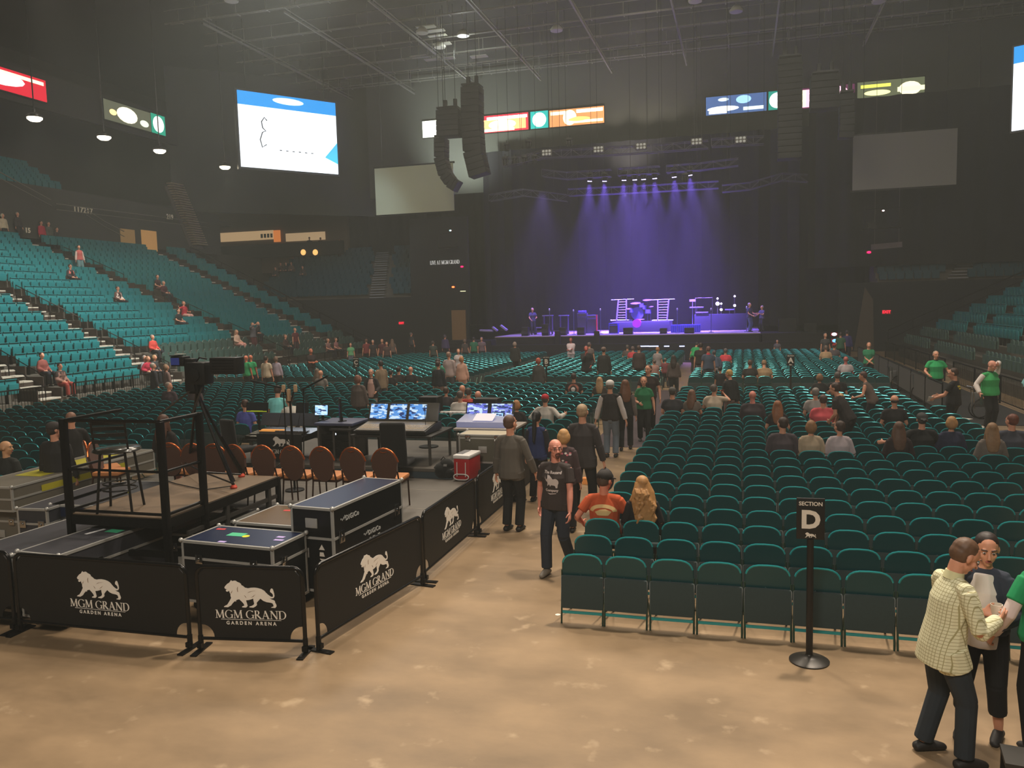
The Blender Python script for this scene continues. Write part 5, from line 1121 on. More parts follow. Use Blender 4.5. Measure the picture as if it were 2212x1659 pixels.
b=MB(); q=UY(1000,629,57.3); b.box(q,(.42,.03,.05)); o=b.build('lit_or_glare_strip',emat('strip_cream',(240,240,190),1.2)); tag(o,'thin lit strip beside the orange lamp','lamp')
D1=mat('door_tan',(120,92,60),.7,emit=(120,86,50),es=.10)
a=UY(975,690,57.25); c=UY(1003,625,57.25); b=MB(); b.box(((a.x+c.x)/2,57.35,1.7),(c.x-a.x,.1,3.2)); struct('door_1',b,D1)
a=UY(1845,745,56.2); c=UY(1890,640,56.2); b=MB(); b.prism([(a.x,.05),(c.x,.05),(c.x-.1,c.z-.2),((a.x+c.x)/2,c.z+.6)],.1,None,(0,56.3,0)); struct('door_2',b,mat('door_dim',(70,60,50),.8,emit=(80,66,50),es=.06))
b=MB(); q=UY(1915,531,56.0); b.box((0,0,0),(1.8,.08,.34),Matrix.Rotation(R(-3),3,'Y')); b.tube([(-.7,0,.1),(-.7,0,22.4-q.z)],.015,4); b.tube([(.7,0,.1),(.7,0,22.4-q.z)],.015,4); o=b.build('hanging_banner',mat('banner_grey_red',(96,84,84),.7,var=.4,scale=2)); o.location=q; tag(o,'dim grey and red banner strip below the larger blank screen','banner')
b=MB(); q=UY(1905,492,56.0); b.box((0,0,0),(2.2,.6,.08)); b.box((-.6,0,.2),(.5,.3,.3)); b.tube([(-1,0,0),(-1,0,1.2),(1,0,1.2),(1,0,0)],.03,5); o=b.build('spotlight_platform',BLKM); o.location=q; tag(o,'small dark railed platform under the larger blank screen','platform')
b=MB(); q=UY(972,535,57.1); b.box((0,-.3,0),(1.6,.6,.08)); b.tube([(-.7,-.5,0),(-.7,-.5,1.0),(.7,-.5,1.0),(.7,-.5,0)],.03,5); o=b.build('spotlight_platform',BLKM); o.location=q; tag(o,'small dark railed platform above the white lettering','platform')
# concourse openings in the corner
def opening(px0,px1,py0,py1,Y,c,es,nm,lab,sub=None,xplane=None):
    if xplane is None:
        a=UY(px0,py1,Y); d=UY(px1,py0,Y); b=MB(); b.box(((a.x+d.x)/2,Y,(a.z+d.z)/2),(d.x-a.x,.06,d.z-a.z))
    else:
        a=UX(px0,py1,xplane); d=UX(px1,py0,xplane); b=MB(); b.box((xplane,(a.y+d.y)/2,(a.z+d.z)/2),(.06,abs(d.y-a.y),abs(d.z-a.z)))
    o=struct(nm,b,mat('opening_%s'%nm,c,.8,var=.1,emit=c,es=es),label=lab); return o
opening(475,590,497,523,65.9,(214,178,130),.55,'window_1','lit cream opening of the concourse, wider one'); opening(618,702,500,522,65.9,(214,180,136),.5,'window_2','lit cream opening of the concourse, narrower one'); opening(592,605,497,523,65.8,(226,130,60),.7,'window_3','small orange lit panel between the openings')
for i,(a_,c_) in enumerate([(648,662),(672,690)]):
    q=UY((a_+c_)/2,545,64.6); ro=thing('counter_lamp',['round amber lamp behind the first silhouetted person','larger amber lamp between two silhouetted persons'][i],'lamp',q); b=MB(); b.ell((0,0,0),(.26,.12,.26)); b.build('globe',emat('amber_globe',(255,190,110),1.3),ro,60); b=MB(); b.box((0,.1,-.5),(.1,.1,.6)); b.build('stem',BLKM,ro)
opening(263,290,497,545,0,(150,116,70),.35,'window_4','tan lit doorway with curtain folds',xplane=-41.02); opening(308,337,500,545,0,(190,140,80),.45,'window_5','amber lit doorway beside the curtained one',xplane=-41.02)
b=MB(); a=UY(562,510,65.8); d=UY(597,510,65.8); 
for k in range(5): b.box((a.x+(d.x-a.x)*(k+.5)/5,65.8,a.z),(.2,.05,.36))
o=b.build('concession_sign',mat('sign_green_grey',(80,104,90),.6)); tag(o,'dark green block lettering over the lit concourse opening','sign')
b=MB(); a=UY(448,556,64.8); d=UY(742,556,64.8); b.box(((a.x+d.x)/2,64.9,9.0),(d.x-a.x,.2,1.2)); struct('wall_balustrade',b,mat('balustrade_dark',(28,30,32),.8))
def number(txt,px,py,X,label,h=.5):
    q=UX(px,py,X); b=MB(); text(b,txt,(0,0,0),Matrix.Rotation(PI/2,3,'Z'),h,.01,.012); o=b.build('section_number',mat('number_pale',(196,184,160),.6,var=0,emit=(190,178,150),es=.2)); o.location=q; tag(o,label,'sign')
number('219',367,469,-41.03,'pale section number 219 on the upper balcony wall'); number('117',169,453,-41.03,'pale blurred number 117 on the balcony wall, nearer the frame edge',.55); number('217',190,456,-41.03,'pale blurred number 217 on the balcony wall, by the slanting rail',.55); number('15',60,498,-40.7,'small white number 15 above the walkway steps',.4)
# light stairs in the upper corner and balcony rails
ro=thing('aisle_stairs','pale steep stairs climbing beside number 219 towards the upper seats','stairs',(0,0,0),0,'aisle stairs of the corner stands'); A0=UX(432,528,-40.7); A1=UX(378,398,-40.7); t=MB(); n=26
for k in range(n):
    p=A0.lerp(A1,k/(n-1)); t.box((p.x-.0,p.y,p.z),(.5,1.3,.09))
t.build('tread',mat('tread_tan',(170,150,126),.8),ro); t=MB(); t.prism([(A0.y-.8,A0.z-.3),(A0.y+.8,A0.z-.3),(A1.y+.8,A1.z-.2),(A1.y-.8,A1.z-.2)],.1,Matrix.Rotation(PI/2,3,'Z'),(-41.03,0,0)); t.build('stringer',mat('stringer_grey',(110,100,92),.8),ro)
for i,((x0,y0),(x1,y1)) in enumerate([((185,452),(225,478)),((225,478),(268,500)),((0,372),(110,432)),((120,440),(450,482))]):
    A0=UX(x0,y0,-40.6); A1=UX(x1,y1,-40.6); ro=thing('balcony_rail',['thin pale rail slanting beside number 217','thin pale rail above the curtained doorway','pale rail edging the highest seats','long thin rail along the upper balcony wall'][i],'rail',(0,0,0)); b=MB(); b.tube([A0,A1],.03,5); b.tube([A0-Vector((0,0,.35)),A1-Vector((0,0,.35))],.025,5); b.build('bar',mat('rail_pale',(130,124,112),.5,.3),ro)
for r in range(4):
    for k in range(16):
        CORN.append((Vector((-42.4-.84*r,35.5+.52*k,11.4+.5*r)),-PI/2,'t',400+r))
# ================================================================== PEOPLE
BAKE=[]
def remesh(o,vox,sm=2):
    m=o.modifiers.new('r','REMESH'); m.mode='VOXEL'; m.voxel_size=vox; m.use_smooth_shade=True
    if sm: s=o.modifiers.new('s','SMOOTH'); s.factor=.5; s.iterations=sm
    BAKE.append(o)
def bake_all():
    dg=bpy.context.evaluated_depsgraph_get(); dg.update()
    new=[(o,bpy.data.meshes.new_from_object(o.evaluated_get(dg))) for o in BAKE]
    for o,me in new:
        old=o.data; me.name=o.name; mats=list(old.materials); o.modifiers.clear(); o.data=me
        me.materials.clear()
        for m in mats: me.materials.append(m)
        me.polygons.foreach_set('use_smooth',[True]*len(me.polygons)); bpy.data.meshes.remove(old)
    BAKE.clear()
def ik(p0,p1,l1,l2,pole):
    d=p1-p0; L=min(d.length,(l1+l2)*.999); u=d.normalized(); p1=p0+u*L
    a=(l1*l1-l2*l2+L*L)/(2*L); h=math.sqrt(max(0,l1*l1-a*a)); pv=Vector(pole); pv=pv-u*pv.dot(u)
    pv=pv.normalized() if pv.length>1e-5 else u.orthogonal().normalized()
    return p0+u*a+pv*h,p1
SK=(224,160,130)
def colmat(pre,c,**k): return mat('%s_%d_%d_%d'%((pre,)+tuple(c)),c,**k)
def hand(b,wr,dirv,palm,s,side,curl=.5,seg=7,grip=0):
    """five fingers; dirv = hand direction, palm = palm normal (towards what it faces)"""
    f=dirv.normalized(); pn=(palm-f*palm.dot(f)).normalized(); w=f.cross(pn)*side  # towards the thumb
    c=wr+f*.045*s
    b.loft([wr-f*.01*s,wr+f*.03*s,wr+f*.085*s],[.027*s,.036*s,.040*s],[.020*s,.016*s,.014*s],w,8)
    for i,(off,L) in enumerate([(.030,.072),(.010,.080),(-.011,.074),(-.030,.058)]):
        p=wr+f*.085*s+w*off*s; a=curl*(.55+.12*i)+grip; q=p; ang=0; pts=[p-f*.02*s]
        for k,fr in enumerate((.45,.32,.23)):
            ang+=a*(.7 if k==0 else 1.0); q=q+(f*math.cos(ang)+pn*math.sin(ang))*L*fr*s; pts.append(q)
        b.loft(pts,[.0092*s,.0088*s,.0080*s,.0068*s],n=seg,round_=.6)
    t0=wr+f*.025*s+w*.026*s; t1=t0+(w*.75+f*.55+pn*.3).normalized()*.038*s; t2=t1+(f*.85+w*.25+pn*.45).normalized()*.034*s; b.loft([t0,t1,t2],[.0125*s,.0105*s,.0085*s],n=seg,round_=.6)
def person(label,loc,face,h=1.75,sex='m',seat=False,shirt=(60,60,62),sleeve='short',pants=(30,32,40),skin=SK,hair=((70,50,35),'short'),arms=None,head=(0,0),lean=0,side=0,feet=None,fat=1.0,det=1,hem=None,shoes=(30,28,28),cat='person',group=None,under=None,extra=None,name='person',pole=None,floor=0.0,twist=0,curl=.5,palm=None,hipz=None,tex=None,seatz=.44):
    s=h/1.75; X=Vector((1,0,0)); V=Vector; fm=sex=='f'
    loc=Vector(loc)
    hz=(seatz+.10 if seat else (hipz or .925*s)); hx=.085*s
    hip=V((0,-.01 if seat else 0,hz))
    Rl=Matrix.Rotation(R(-lean),3,'X')@Matrix.Rotation(R(side),3,'Y')
    Rt=Rl@Matrix.Rotation(R(twist),3,'Z')
    def T(x,y,z): return hip+Rl@V((x*s,y*s,z*s))
    def TT(x,y,z): return hip+Rt@V((x*s,y*s,z*s))
    sw=(.145 if fm else .172)*(1+.45*(fat-1)); cw=fat
    neck=T(0,-.005,.515); hd=T(0,.0,.665)
    Rh=Matrix.Rotation(R(face),3,'Z'); Hm=Matrix.Rotation(R(head[0]),3,'Z')@Matrix.Rotation(R(head[1]),3,'X')
    hd=neck+(Rl@V((0,.0,.06*s)))+Hm@V((0,.012*s,.095*s))
    v=[.026,.013,.0085][det] if det<3 else .0062
    infl=[.006,.002,0,0][det]
    nseg=[8,10,12,12][det]
    # limbs
    ft=feet or (((-.13,.42,0),(.13,.42,0)) if seat else ((-.10,0,0),(.10,.03,0)))
    legs=[]
    for i,sx in enumerate((-1,1)):
        hj=hip+V((sx*hx,0,-.02*s)) ; an=V(ft[i])+V((0,0,.085*s if not (len(ft[i])>3) else .085*s))
        kn,an=ik(hj,an,(.43 if seat else .420)*s,(.43 if seat else .420)*s,(sx*.12,1,.25 if seat else 0)); legs.append((hj,kn,an))
    if arms is None: arms=((-.14,.22,hz+.08),(.14,.22,hz+.08)) if seat else ((-.25*s*(1+.3*(fat-1)),.04,.80*s),(.25*s*(1+.3*(fat-1)),.06,.80*s))
    AR=[]
    for i,sx in enumerate((-1,1)):
        sh=TT(sx*sw,0,.432); pl=(sx*.55,-.6,-.55) if pole is None else pole[i]
        el,wr=ik(sh,V(arms[i]),.285*s,.255*s,pl); AR.append((sh,el,wr))
    skm=colmat('skin',skin,rough=.5,var=.05); 
    # ---- body
    b=MB()
    e=infl
    b.loft([T(0,0,-.09),T(0,0,.0),T(0,0,.16),T(0,.01,.32),T(0,0,.41),T(0,-.005,.47),T(0,-.005,.51)],[.10*s,.150*s*cw,.128*s*cw,.150*s*cw,.140*s,.09*s,.055*s],[.09*s,.105*s*cw,.092*s*cw,.106*s*cw,.085*s,.06*s,.05*s],X,nseg)
    b.loft([TT(-sw,0,.432),TT(-sw*.5,0,.452),TT(0,-.005,.475),TT(sw*.5,0,.452),TT(sw,0,.432)],[.046*s,.042*s,.04*s,.042*s,.046*s],n=nseg)
    b.loft([neck-Rl@V((0,0,.03*s)),neck+Rl@V((0,.0,.03*s)),hd-Hm@V((0,.02*s,.06*s))],[.062*s if not fm else .052*s,.056*s if not fm else .046*s,.054*s if not fm else .046*s],n=nseg)
    # head
    hs_=s*1.08
    def H(x,y,z): return hd+Hm@V((x*hs_,y*hs_,z*hs_))
    b.ell(H(0,-.012,.028),(.076*hs_,.094*hs_,.086*hs_),Hm,14,10)
    b.ell(H(0,.028,-.035),(.058*hs_,.060*hs_,.070*hs_),Hm,12,8)
    b.ell(H(0,.058,-.088),(.026*hs_,.024*hs_,.024*hs_),Hm,8,6)
    b.ell(H(0,-.004,-.065),(.054*hs_,.058*hs_,.045*hs_),Hm,10,6)
    b.loft([H(0,.084,.012),H(0,.098,-.012),H(0,.108,-.030)],[.009*hs_,.012*hs_,.017*hs_],[.008*hs_,.010*hs_,.012*hs_],Hm@X,8)
    for sx in(-1,1):
        b.ell(H(sx*.078,-.008,-.005),(.010*hs_,.019*hs_,.031*hs_),Hm,8,6)
        b.ell(H(sx*.036,.060,-.022),(.024*hs_,.022*hs_,.022*hs_),Hm,8,6)
        b.ell(H(sx*.028,.076,.030),(.024*hs_,.013*hs_,.010*hs_),Hm,8,6)
    for i,sx in enumerate((-1,1)):
        sh,el,wr=AR[i]
        b.loft([sh,sh.lerp(el,.35),el],[.050*s,.047*s,.038*s],n=nseg); b.loft([el,el.lerp(wr,.35),wr],[.039*s,.040*s,.026*s],n=nseg)
        dv=(wr-el).normalized(); pn=V((-sx,.15,-.1)) if palm is None else V(palm[i])
        hs=s*(1.0 if not fm else .9)*[1.25,1.08,1,1][det]
        hand(b,wr,dv,pn,hs,1 if sx>0 else -1,curl,[5,6,8,8][det])
        hj,kn,an=legs[i]
        b.loft([hj,hj.lerp(kn,.4),kn],[.082*s*min(cw,1.15),.074*s,.052*s],n=nseg); b.loft([kn,kn.lerp(an,.3),an],[.050*s,.053*s,.034*s],n=nseg)
        b.loft([an-V((0,.04*s,.045*s)),an+V((0,.03*s,-.045*s)),an+V((0,.14*s,-.055*s))],[.034*s,.038*s,.034*s],[.03*s,.03*s,.02*s],X,8)
    body=b.build(name,skm); body.location=loc+Vector((0,0,floor)); body.rotation_euler=(0,0,-R(face)); tag(body,label,cat,group)
    remesh(body,v,2)
    body['_hd']=0
    # ---- trousers
    pm=colmat('trousers',pants,rough=.85,var=.18,scale=9)
    g=.014+infl; b=MB()
    b.loft([T(0,0,-.10),T(0,0,.0),T(0,0,.10)],[.115*s,(.165*cw)*s+g,(.15*cw)*s+g],[.10*s,.112*s*cw+g,.10*s*cw+g],X,nseg)
    for hj,kn,an in legs:
        b.loft([hj,hj.lerp(kn,.4),kn],[.088*s*min(cw,1.15)+g,.082*s+g,.064*s+g],n=nseg)
        end=kn.lerp(an,.97 if under!='cropped' else .62); b.loft([kn,kn.lerp(end,.5),end],[.062*s+g,.058*s+g,.056*s+g],n=nseg,round_=.2)
    o=b.build('trousers',pm,body); remesh(o,v,2)
    # ---- shoes
    for hj,kn,an in legs:
        b=MB(); sm_=colmat('shoe',shoes,rough=.6); up=min(0,0)
        b.loft([an-V((0,.055*s,.05*s)),an+V((0,.02*s,-.035*s)),an+V((0,.11*s,-.05*s)),an+V((0,.165*s,-.06*s))],[.042*s,.046*s,.046*s,.036*s],[.034*s,.05*s,.034*s,.024*s],X,10)
        o=b.build('shoe',sm_,body); remesh(o,max(v,.009),1)
    # ---- shirt
    cm=colmat('cloth',shirt,rough=.85,var=.14,scale=8,bump=.15 if det>=2 else 0) if tex is None else tex
    g=.020+infl; b=MB(); hm=(hem if hem is not None else -.06)
    if seat: hm=max(hm,-.05)
    b.loft([T(0,0,hm),T(0,0,hm*.3+.02),T(0,0,.16),T(0,.01,.32),T(0,0,.41),T(0,-.005,.468),T(0,-.005,.505)],[(.162+max(0,-hm-.08)*.12)*s*cw+g,.172*s*cw+g,.146*s*cw+g,.158*s*cw+g,.148*s+g,.09*s+g*.6,.062*s],[.126*s*cw+g,.124*s*cw+g,.106*s*cw+g,.110*s*cw+g,.088*s+g*.6,.066*s+g*.3,.058*s],X,nseg+2,round_=.06)
    b.loft([TT(-sw,0,.432),TT(-sw*.5,0,.452),TT(0,-.005,.472),TT(sw*.5,0,.452),TT(sw,0,.432)],[.046*s+g*.75,.043*s+g*.6,.04*s+g*.5,.043*s+g*.6,.046*s+g*.75],n=nseg)
    if hm<-.05 and not seat:
        for hj,kn,an in legs:
            q_=hj.lerp(kn,min(.6,(-hm)/.45)); b.loft([hj,q_],[.094*s*min(cw,1.15)+g*1.3,.090*s+g*1.4],n=nseg,round_=.15)
    if sleeve!='none':
        sb=b
        if isinstance(sleeve,tuple): sb=MB()
        for sh,el,wr in AR:
            sb.loft([sh,sh.lerp(el,.3),sh.lerp(el,.62 if sleeve=='short' else 1.0)],[.046*s+g*.8,.048*s+g*.9,(.050 if sleeve=='short' else .040)*s+g*.8],n=nseg,round_=.15)
            if sleeve!='short': sb.loft([el,el.lerp(wr,.4),el.lerp(wr,.93)],[.043*s+g,.041*s+g,.033*s+g*.8],n=nseg,round_=.2)
        if isinstance(sleeve,tuple):
            o=sb.build('sleeves',colmat('cloth',sleeve,rough=.85,var=.1,scale=8),body); remesh(o,v,2)
    sho=b.build('shirt',cm,body); remesh(sho,v,2)
    # ---- hair
    hc,st=hair
    if st!='bald':
        hmat=colmat('hair',hc,rough=.55,var=.3,scale=25,bump=.4 if det>=2 else 0); b=MB()
        if st in('short','long','bob','wavy','crop','pony'):
            k=1.0 if st!='crop' else .965
            b.ell(H(0,-.026,.040),(.083*hs_*k,.092*hs_*k,.085*hs_*k),Hm,14,10); b.ell(H(0,-.036,.005),(.080*hs_*k,.078*hs_*k,.078*hs_*k),Hm,14,10)
        if st=='fringe': b.ell(H(0,-.040,-.005),(.081*hs_,.072*hs_,.045*hs_),Hm,12,8)
        if st=='bob': b.ell(H(0,-.035,-.01),(.104*hs_,.088*hs_,.108*hs_),Hm,14,10)
        if st in('long','wavy'):
            ws=1.0 if st=='long' else 1.35; L=.34 if st=='long' else .46
            b.loft([H(0,-.045,.03),H(0,-.07,-.08),H(0,-.10,-.2),H(0,-.115,-L)],[.092*hs_,.105*hs_*ws,.115*hs_*ws,.085*hs_*ws],[.06*hs_,.052*hs_,.042*hs_,.03*hs_],Hm@X,12)
            for sx in(-1,1): b.loft([H(sx*.07,-.01,.03),H(sx*.085,-.01,-.07),H(sx*.1*ws,.0,-.19)],[.024*hs_,.028*hs_,.028*hs_],n=8)
            if st=='wavy':
                for i in range(26):
                    x=(rnd.random()-.5)*.24; z=-.08-rnd.random()*.36; b.loft([H(x,-.12,z+.05),H(x+.015,-.145,z),H(x-.01,-.13,z-.06)],[.016*hs_,.022*hs_,.014*hs_],n=6)
        if st=='pony': b.loft([H(0,-.10,.05),H(0,-.14,-.03),H(0,-.13,-.2),H(0,-.14,-.42)],[.025*hs_,.035*hs_,.04*hs_,.02*hs_],n=8)
        o=b.build('hair',hmat,body); remesh(o,max(v,.008),1)
    # ---- face
    if det>=1:
        b=MB()
        for sx in(-1,1): b.ell(H(sx*.030,.0775,.008),(.0125*hs_,.010*hs_,.0068*hs_),Hm,8,6)
        b.build('eyes',mat('eye_white',(215,208,200),.3,var=0),body,60)
        b=MB()
        for sx in(-1,1): b.ell(H(sx*.030,.0865,.008),(.0062*hs_,.004*hs_,.0065*hs_),Hm,8,6)
        b.build('irises',mat('iris_dark',(45,32,24),.25,var=0),body,60)
        b=MB()
        for sx in(-1,1): b.loft([H(sx*.014,.090,.030),H(sx*.032,.088,.036),H(sx*.050,.074,.030)],[.0045*hs_]*3,n=6)
        b.build('eyebrows',colmat('hair',hc,rough=.6,var=.3,scale=25),body,60)
        b=MB(); b.ell(H(0,.0875,-.060),(.024*hs_,.009*hs_,.0075*hs_),Hm,10,6); b.build('lips',mat('lips',(176,92,84),.45,var=0),body,60)
    if extra:
        for ex in extra:
            k=ex[0]
            if k=='openjacket':
                b=MB(); gg=g+.012
                for sx in(-1,1): b.loft([T(sx*.085,-.02,-.09),T(sx*.08,-.02,.1),T(sx*.088,-.012,.32),T(sx*.10,-.01,.425),T(sx*.06,-.02,.47)],[.088*s+gg*.6,.08*s+gg*.6,.085*s+gg*.5,.078*s+gg*.5,.05*s],[.10*s+gg,.09*s+gg,.098*s+gg,.075*s+gg,.05*s],X,12,round_=.1)
                b.loft([T(0,-.05,-.08),T(0,-.05,.3),T(0,-.04,.45)],[.1*s,.1*s,.07*s],[.07*s+gg]*3,X,12,round_=.1)
                o=b.build('jacket',colmat('cloth',ex[1],rough=.85,var=.15,scale=8),body); remesh(o,v,2); continue
            c=ex[1] if len(ex)>1 else None
            if k in('cap','capback'):
                sg=1 if k=='cap' else -1; b=MB(); b.ell(H(0,-.014,.052),(.090*hs_,.104*hs_,.078*hs_),Hm,16,10)
                b.loft([H(0,sg*.06-.01,.035),H(0,sg*.135,.028),H(0,sg*.165,.018)],[.072*hs_,.066*hs_,.045*hs_],[.010*hs_,.007*hs_,.006*hs_],Hm@X,10)
                o=b.build('cap',colmat('cap',c,rough=.8),body); remesh(o,max(v,.008),1)
                if len(ex)>2:
                    b=MB(); b.box(H(0,-sg*.118,.06),(.07*hs_,.01,.035*hs_),Hm,bev=.004); b.build('cap_patch',colmat('cap',ex[2],rough=.6,var=0),body)
            elif k=='glasses':
                b=MB()
                for sx in(-1,1):
                    b.tube([H(sx*.031+.020*math.cos(a),.098,.006+.013*math.sin(a)) for a in [PI*2*i/12 for i in range(13)]],.0022,5); b.tube([H(sx*.05,.096,.008),H(sx*.079,.0,.008)],.0022,5)
                b.tube([H(-.012,.1,.008),H(.012,.1,.008)],.0022,5); b.build('glasses',mat('glasses_dark',(60,40,34),.3),body)
            elif k=='beard':
                b=MB(); b.ell(H(0,.080,-.078),(.028*hs_,.020*hs_,.030*hs_),Hm,10,8); b.loft([H(-.026,.078,-.068),H(-.022,.092,-.046),H(0,.098,-.043),H(.022,.092,-.046),H(.026,.078,-.068)],[.0065*hs_]*5,n=6); o=b.build('beard',colmat('hair',c,rough=.7,var=.2,scale=30),body); remesh(o,max(v,.005),1)
            elif k=='collar':
                b=MB(); b.loft([T(0,-.01,.475),T(0,-.005,.535)],[.078*s,.068*s],[.070*s,.062*s],X,14,round_=0); b.build('collar',colmat('cloth',c,rough=.85),body,60)
            elif k=='undershirt':   # strip of inner shirt visible between open jacket fronts
                b=MB(); b.loft([T(0,.05,-.12),T(0,.055,.10),T(0,.06,.33),T(0,.035,.46)],[.14*s,.135*s,.125*s,.075*s],[.118*s*cw,.104*s*cw,.096*s,.062*s],X,12,round_=.1); o=b.build('undershirt',colmat('cloth',c,rough=.8,var=.06),body); remesh(o,v,1)
            elif k=='watch':
                sh,el,wr=AR[1]; b=MB(); b.loft([wr.lerp(el,.02),wr.lerp(el,.10)],[.031*s]*2,n=10,round_=0); b.build('watch',BLK,body,60)
            elif k in('cup','paper','phone','tray','bag','clipboard'):
                side_=ex[2] if len(ex)>2 else 1; wr=AR[0 if side_<0 else 1][2]; el=AR[0 if side_<0 else 1][1]; p=wr+(wr-el).normalized()*.09*s
                EX.append((k,c,body,p,label))
    person.last=dict(body=body,shirt=sho,T=T,H=H,AR=AR,Hm=Hm,legs=legs)
    return body
EX=[]
def wpt(body,p): 
    return Matrix.Translation(body.location)@Matrix.Rotation(body.rotation_euler[2],4,'Z')@p
ITEM={'cup':('drink_cup','cup'),'paper':('paper_sheet','paper'),'phone':('mobile_phone','phone'),'tray':('food_tray','tray'),'bag':('carrier_bag','bag'),'clipboard':('clipboard','clipboard')}
def finish_items():
    for k,c,body,p,label in EX:
        w=wpt(body,p); b=MB(); n,ct=ITEM[k]
        if k=='cup': b.lathe((0,0,-.06),[(.03,0),(.042,.13),(.038,.13),(.028,.01)],16)
        elif k=='paper': b.box((0,0,0),(.14,.004,.20),Matrix.Rotation(R(50),3,'X'))
        elif k=='phone': b.box((0,0,.03),(.07,.01,.14),bev=.004)
        elif k=='tray': b.box((0,0,0),(.2,.12,.03),bev=.006)
        elif k=='bag': b.ell((0,0,-.22),(.15,.08,.2)); b.tube([(-.04,0,-.06),(0,0,.01),(.04,0,-.06)],.008,6)
        else: b.box((0,0,-.08),(.02,.2,.27))
        o=b.build(n,colmat(k,c,rough=.5,var=.05),None,40); o.location=w; tag(o,'%s held by the %s'%({'cup':'plastic drink cup','paper':'white sheet','phone':'small phone','tray':'small food tray','bag':'dark carrier bag','clipboard':'clipboard'}[k],SHORT.get(label,' '.join(label.split()[:7]))),ct)
SHORT={}
def stand(px,py,**k): return UZ(px,py,k.get('z',0))
# print flat artwork onto a garment: polygons in (u across, v up), wrapped on the garment surface
def print_on(info,polys,center,size,m,name,front=True,off=.004,res=.02,rot=0):
    o=info['shirt']; me=o.data; bt=BVHTree.FromPolygons([v.co for v in me.vertices],[tuple(p.vertices) for p in me.polygons])
    T=info['T']; b=MB(); sg=1 if front else -1
    for poly in polys:
        tri=[t for t in tessellate_polygon([[Vector((p[0],p[1],0)) for p in poly]])]
        bm=bmesh.new(); vv=[bm.verts.new((p[0],p[1],0)) for p in poly]
        for t in tri:
            try: bm.faces.new([vv[i] for i in t])
            except ValueError: pass
        for _ in range(4):
            es=[e for e in bm.edges if e.calc_length()*size>.018]
            if not es: break
            bmesh.ops.subdivide_edges(bm,edges=es,cuts=1); bmesh.ops.triangulate(bm,faces=bm.faces[:])
        pts=[]; ok=True; bm.verts.index_update()
        for w in bm.verts:
            u,v=w.co.x,w.co.y; x=-sg*u*size; base=T(x+center[0],.5*sg,center[1]+v*size); d=T(x+center[0],0,center[1]+v*size)-base
            h=bt.ray_cast(base,d.normalized())
            if h[0] is None: ok=False; break
            pts.append(h[0]-d.normalized()*off)
        if ok: b.add(pts,[tuple(w.index for w in f.verts) for f in bm.faces])
        bm.free()
    if b.v: b.build(name,m,info['body'])
def txt_polys(txt,cx,cy,size,bold=.01):
    me=text_mesh(txt,size,0,bold); P=[]
    for p in me.polygons: P.append([(me.vertices[i].co.x+cx,me.vertices[i].co.y+cy) for i in p.vertices])
    bpy.data.meshes.remove(me); return P
# ---------------- the people nearest the camera
prints=[]
GRNS=(28,150,92)
# 1 plaid shirt man
def plaid():
    m=bpy.data.materials.new('pale_plaid_cotton'); m.use_nodes=True; nt=m.node_tree; b=nt.nodes['Principled BSDF']; b.inputs['Roughness'].default_value=.85
    tc=nt.nodes.new('ShaderNodeTexCoord'); L=nt.links.new; outs=[]
    for ax in ('Z','X','Y'):
        w=nt.nodes.new('ShaderNodeTexWave'); w.bands_direction=ax; w.inputs['Scale'].default_value=13; w.inputs['Distortion'].default_value=1.2; w.inputs['Detail Scale'].default_value=.3; L(tc.outputs['Object'],w.inputs['Vector'])
        cr=nt.nodes.new('ShaderNodeValToRGB'); cr.color_ramp.elements[0].position=.0; cr.color_ramp.elements[0].color=(1,1,1,1); cr.color_ramp.elements[1].position=.12; cr.color_ramp.elements[1].color=(0,0,0,1); L(w.outputs['Fac'],cr.inputs[0]); outs.append(cr)
    a=nt.nodes.new('ShaderNodeMath'); a.operation='MAXIMUM'; L(outs[0].outputs[0],a.inputs[0]); L(outs[1].outputs[0],a.inputs[1])
    mx=nt.nodes.new('ShaderNodeMix'); mx.data_type='RGBA'; mx.inputs[6].default_value=lin((236,233,198))+(1,); mx.inputs[7].default_value=lin((168,160,112))+(1,); L(a.outputs[0],mx.inputs[0]); L(mx.outputs[2],b.inputs['Base Color'])
    return m
p=stand(2030,1640)
person('person in pale yellow plaid shirt and dark jeans, head bowed over a drink',p,72,h=1.76,shirt=(226,222,176),sleeve='long',tex=plaid(),pants=(42,50,58),hair=((104,76,56),'crop'),arms=((-.10,.36,1.10),(.13,.33,1.13)),head=(-5,-34),lean=9,hem=-.17,det=3,fat=1.04,feet=((-.13,-.06,0),(.14,.10,0)),shoes=(34,30,28),curl=.7,palm=((.7,0,.5),(-.7,0,.5)),extra=[('cup',(225,215,200),-1),('collar',(222,218,172))])
I1=dict(person.last)
# 2 woman in white and denim
p=stand(2118,1588)
person('person in white blouse, open denim jacket and black cropped trousers',p,205,h=1.68,sex='f',shirt=(50,56,72),sleeve='long',pants=(20,20,22),under='cropped',hair=((46,34,30),'short'),arms=((-.14,.28,1.02),(.12,.30,1.12)),head=(20,-12),hem=-.02,det=2,feet=((-.12,-.02,0),(.12,.06,0)),shoes=(38,36,36),extra=[('undershirt',(232,222,216)),('paper',(240,240,240),1)])
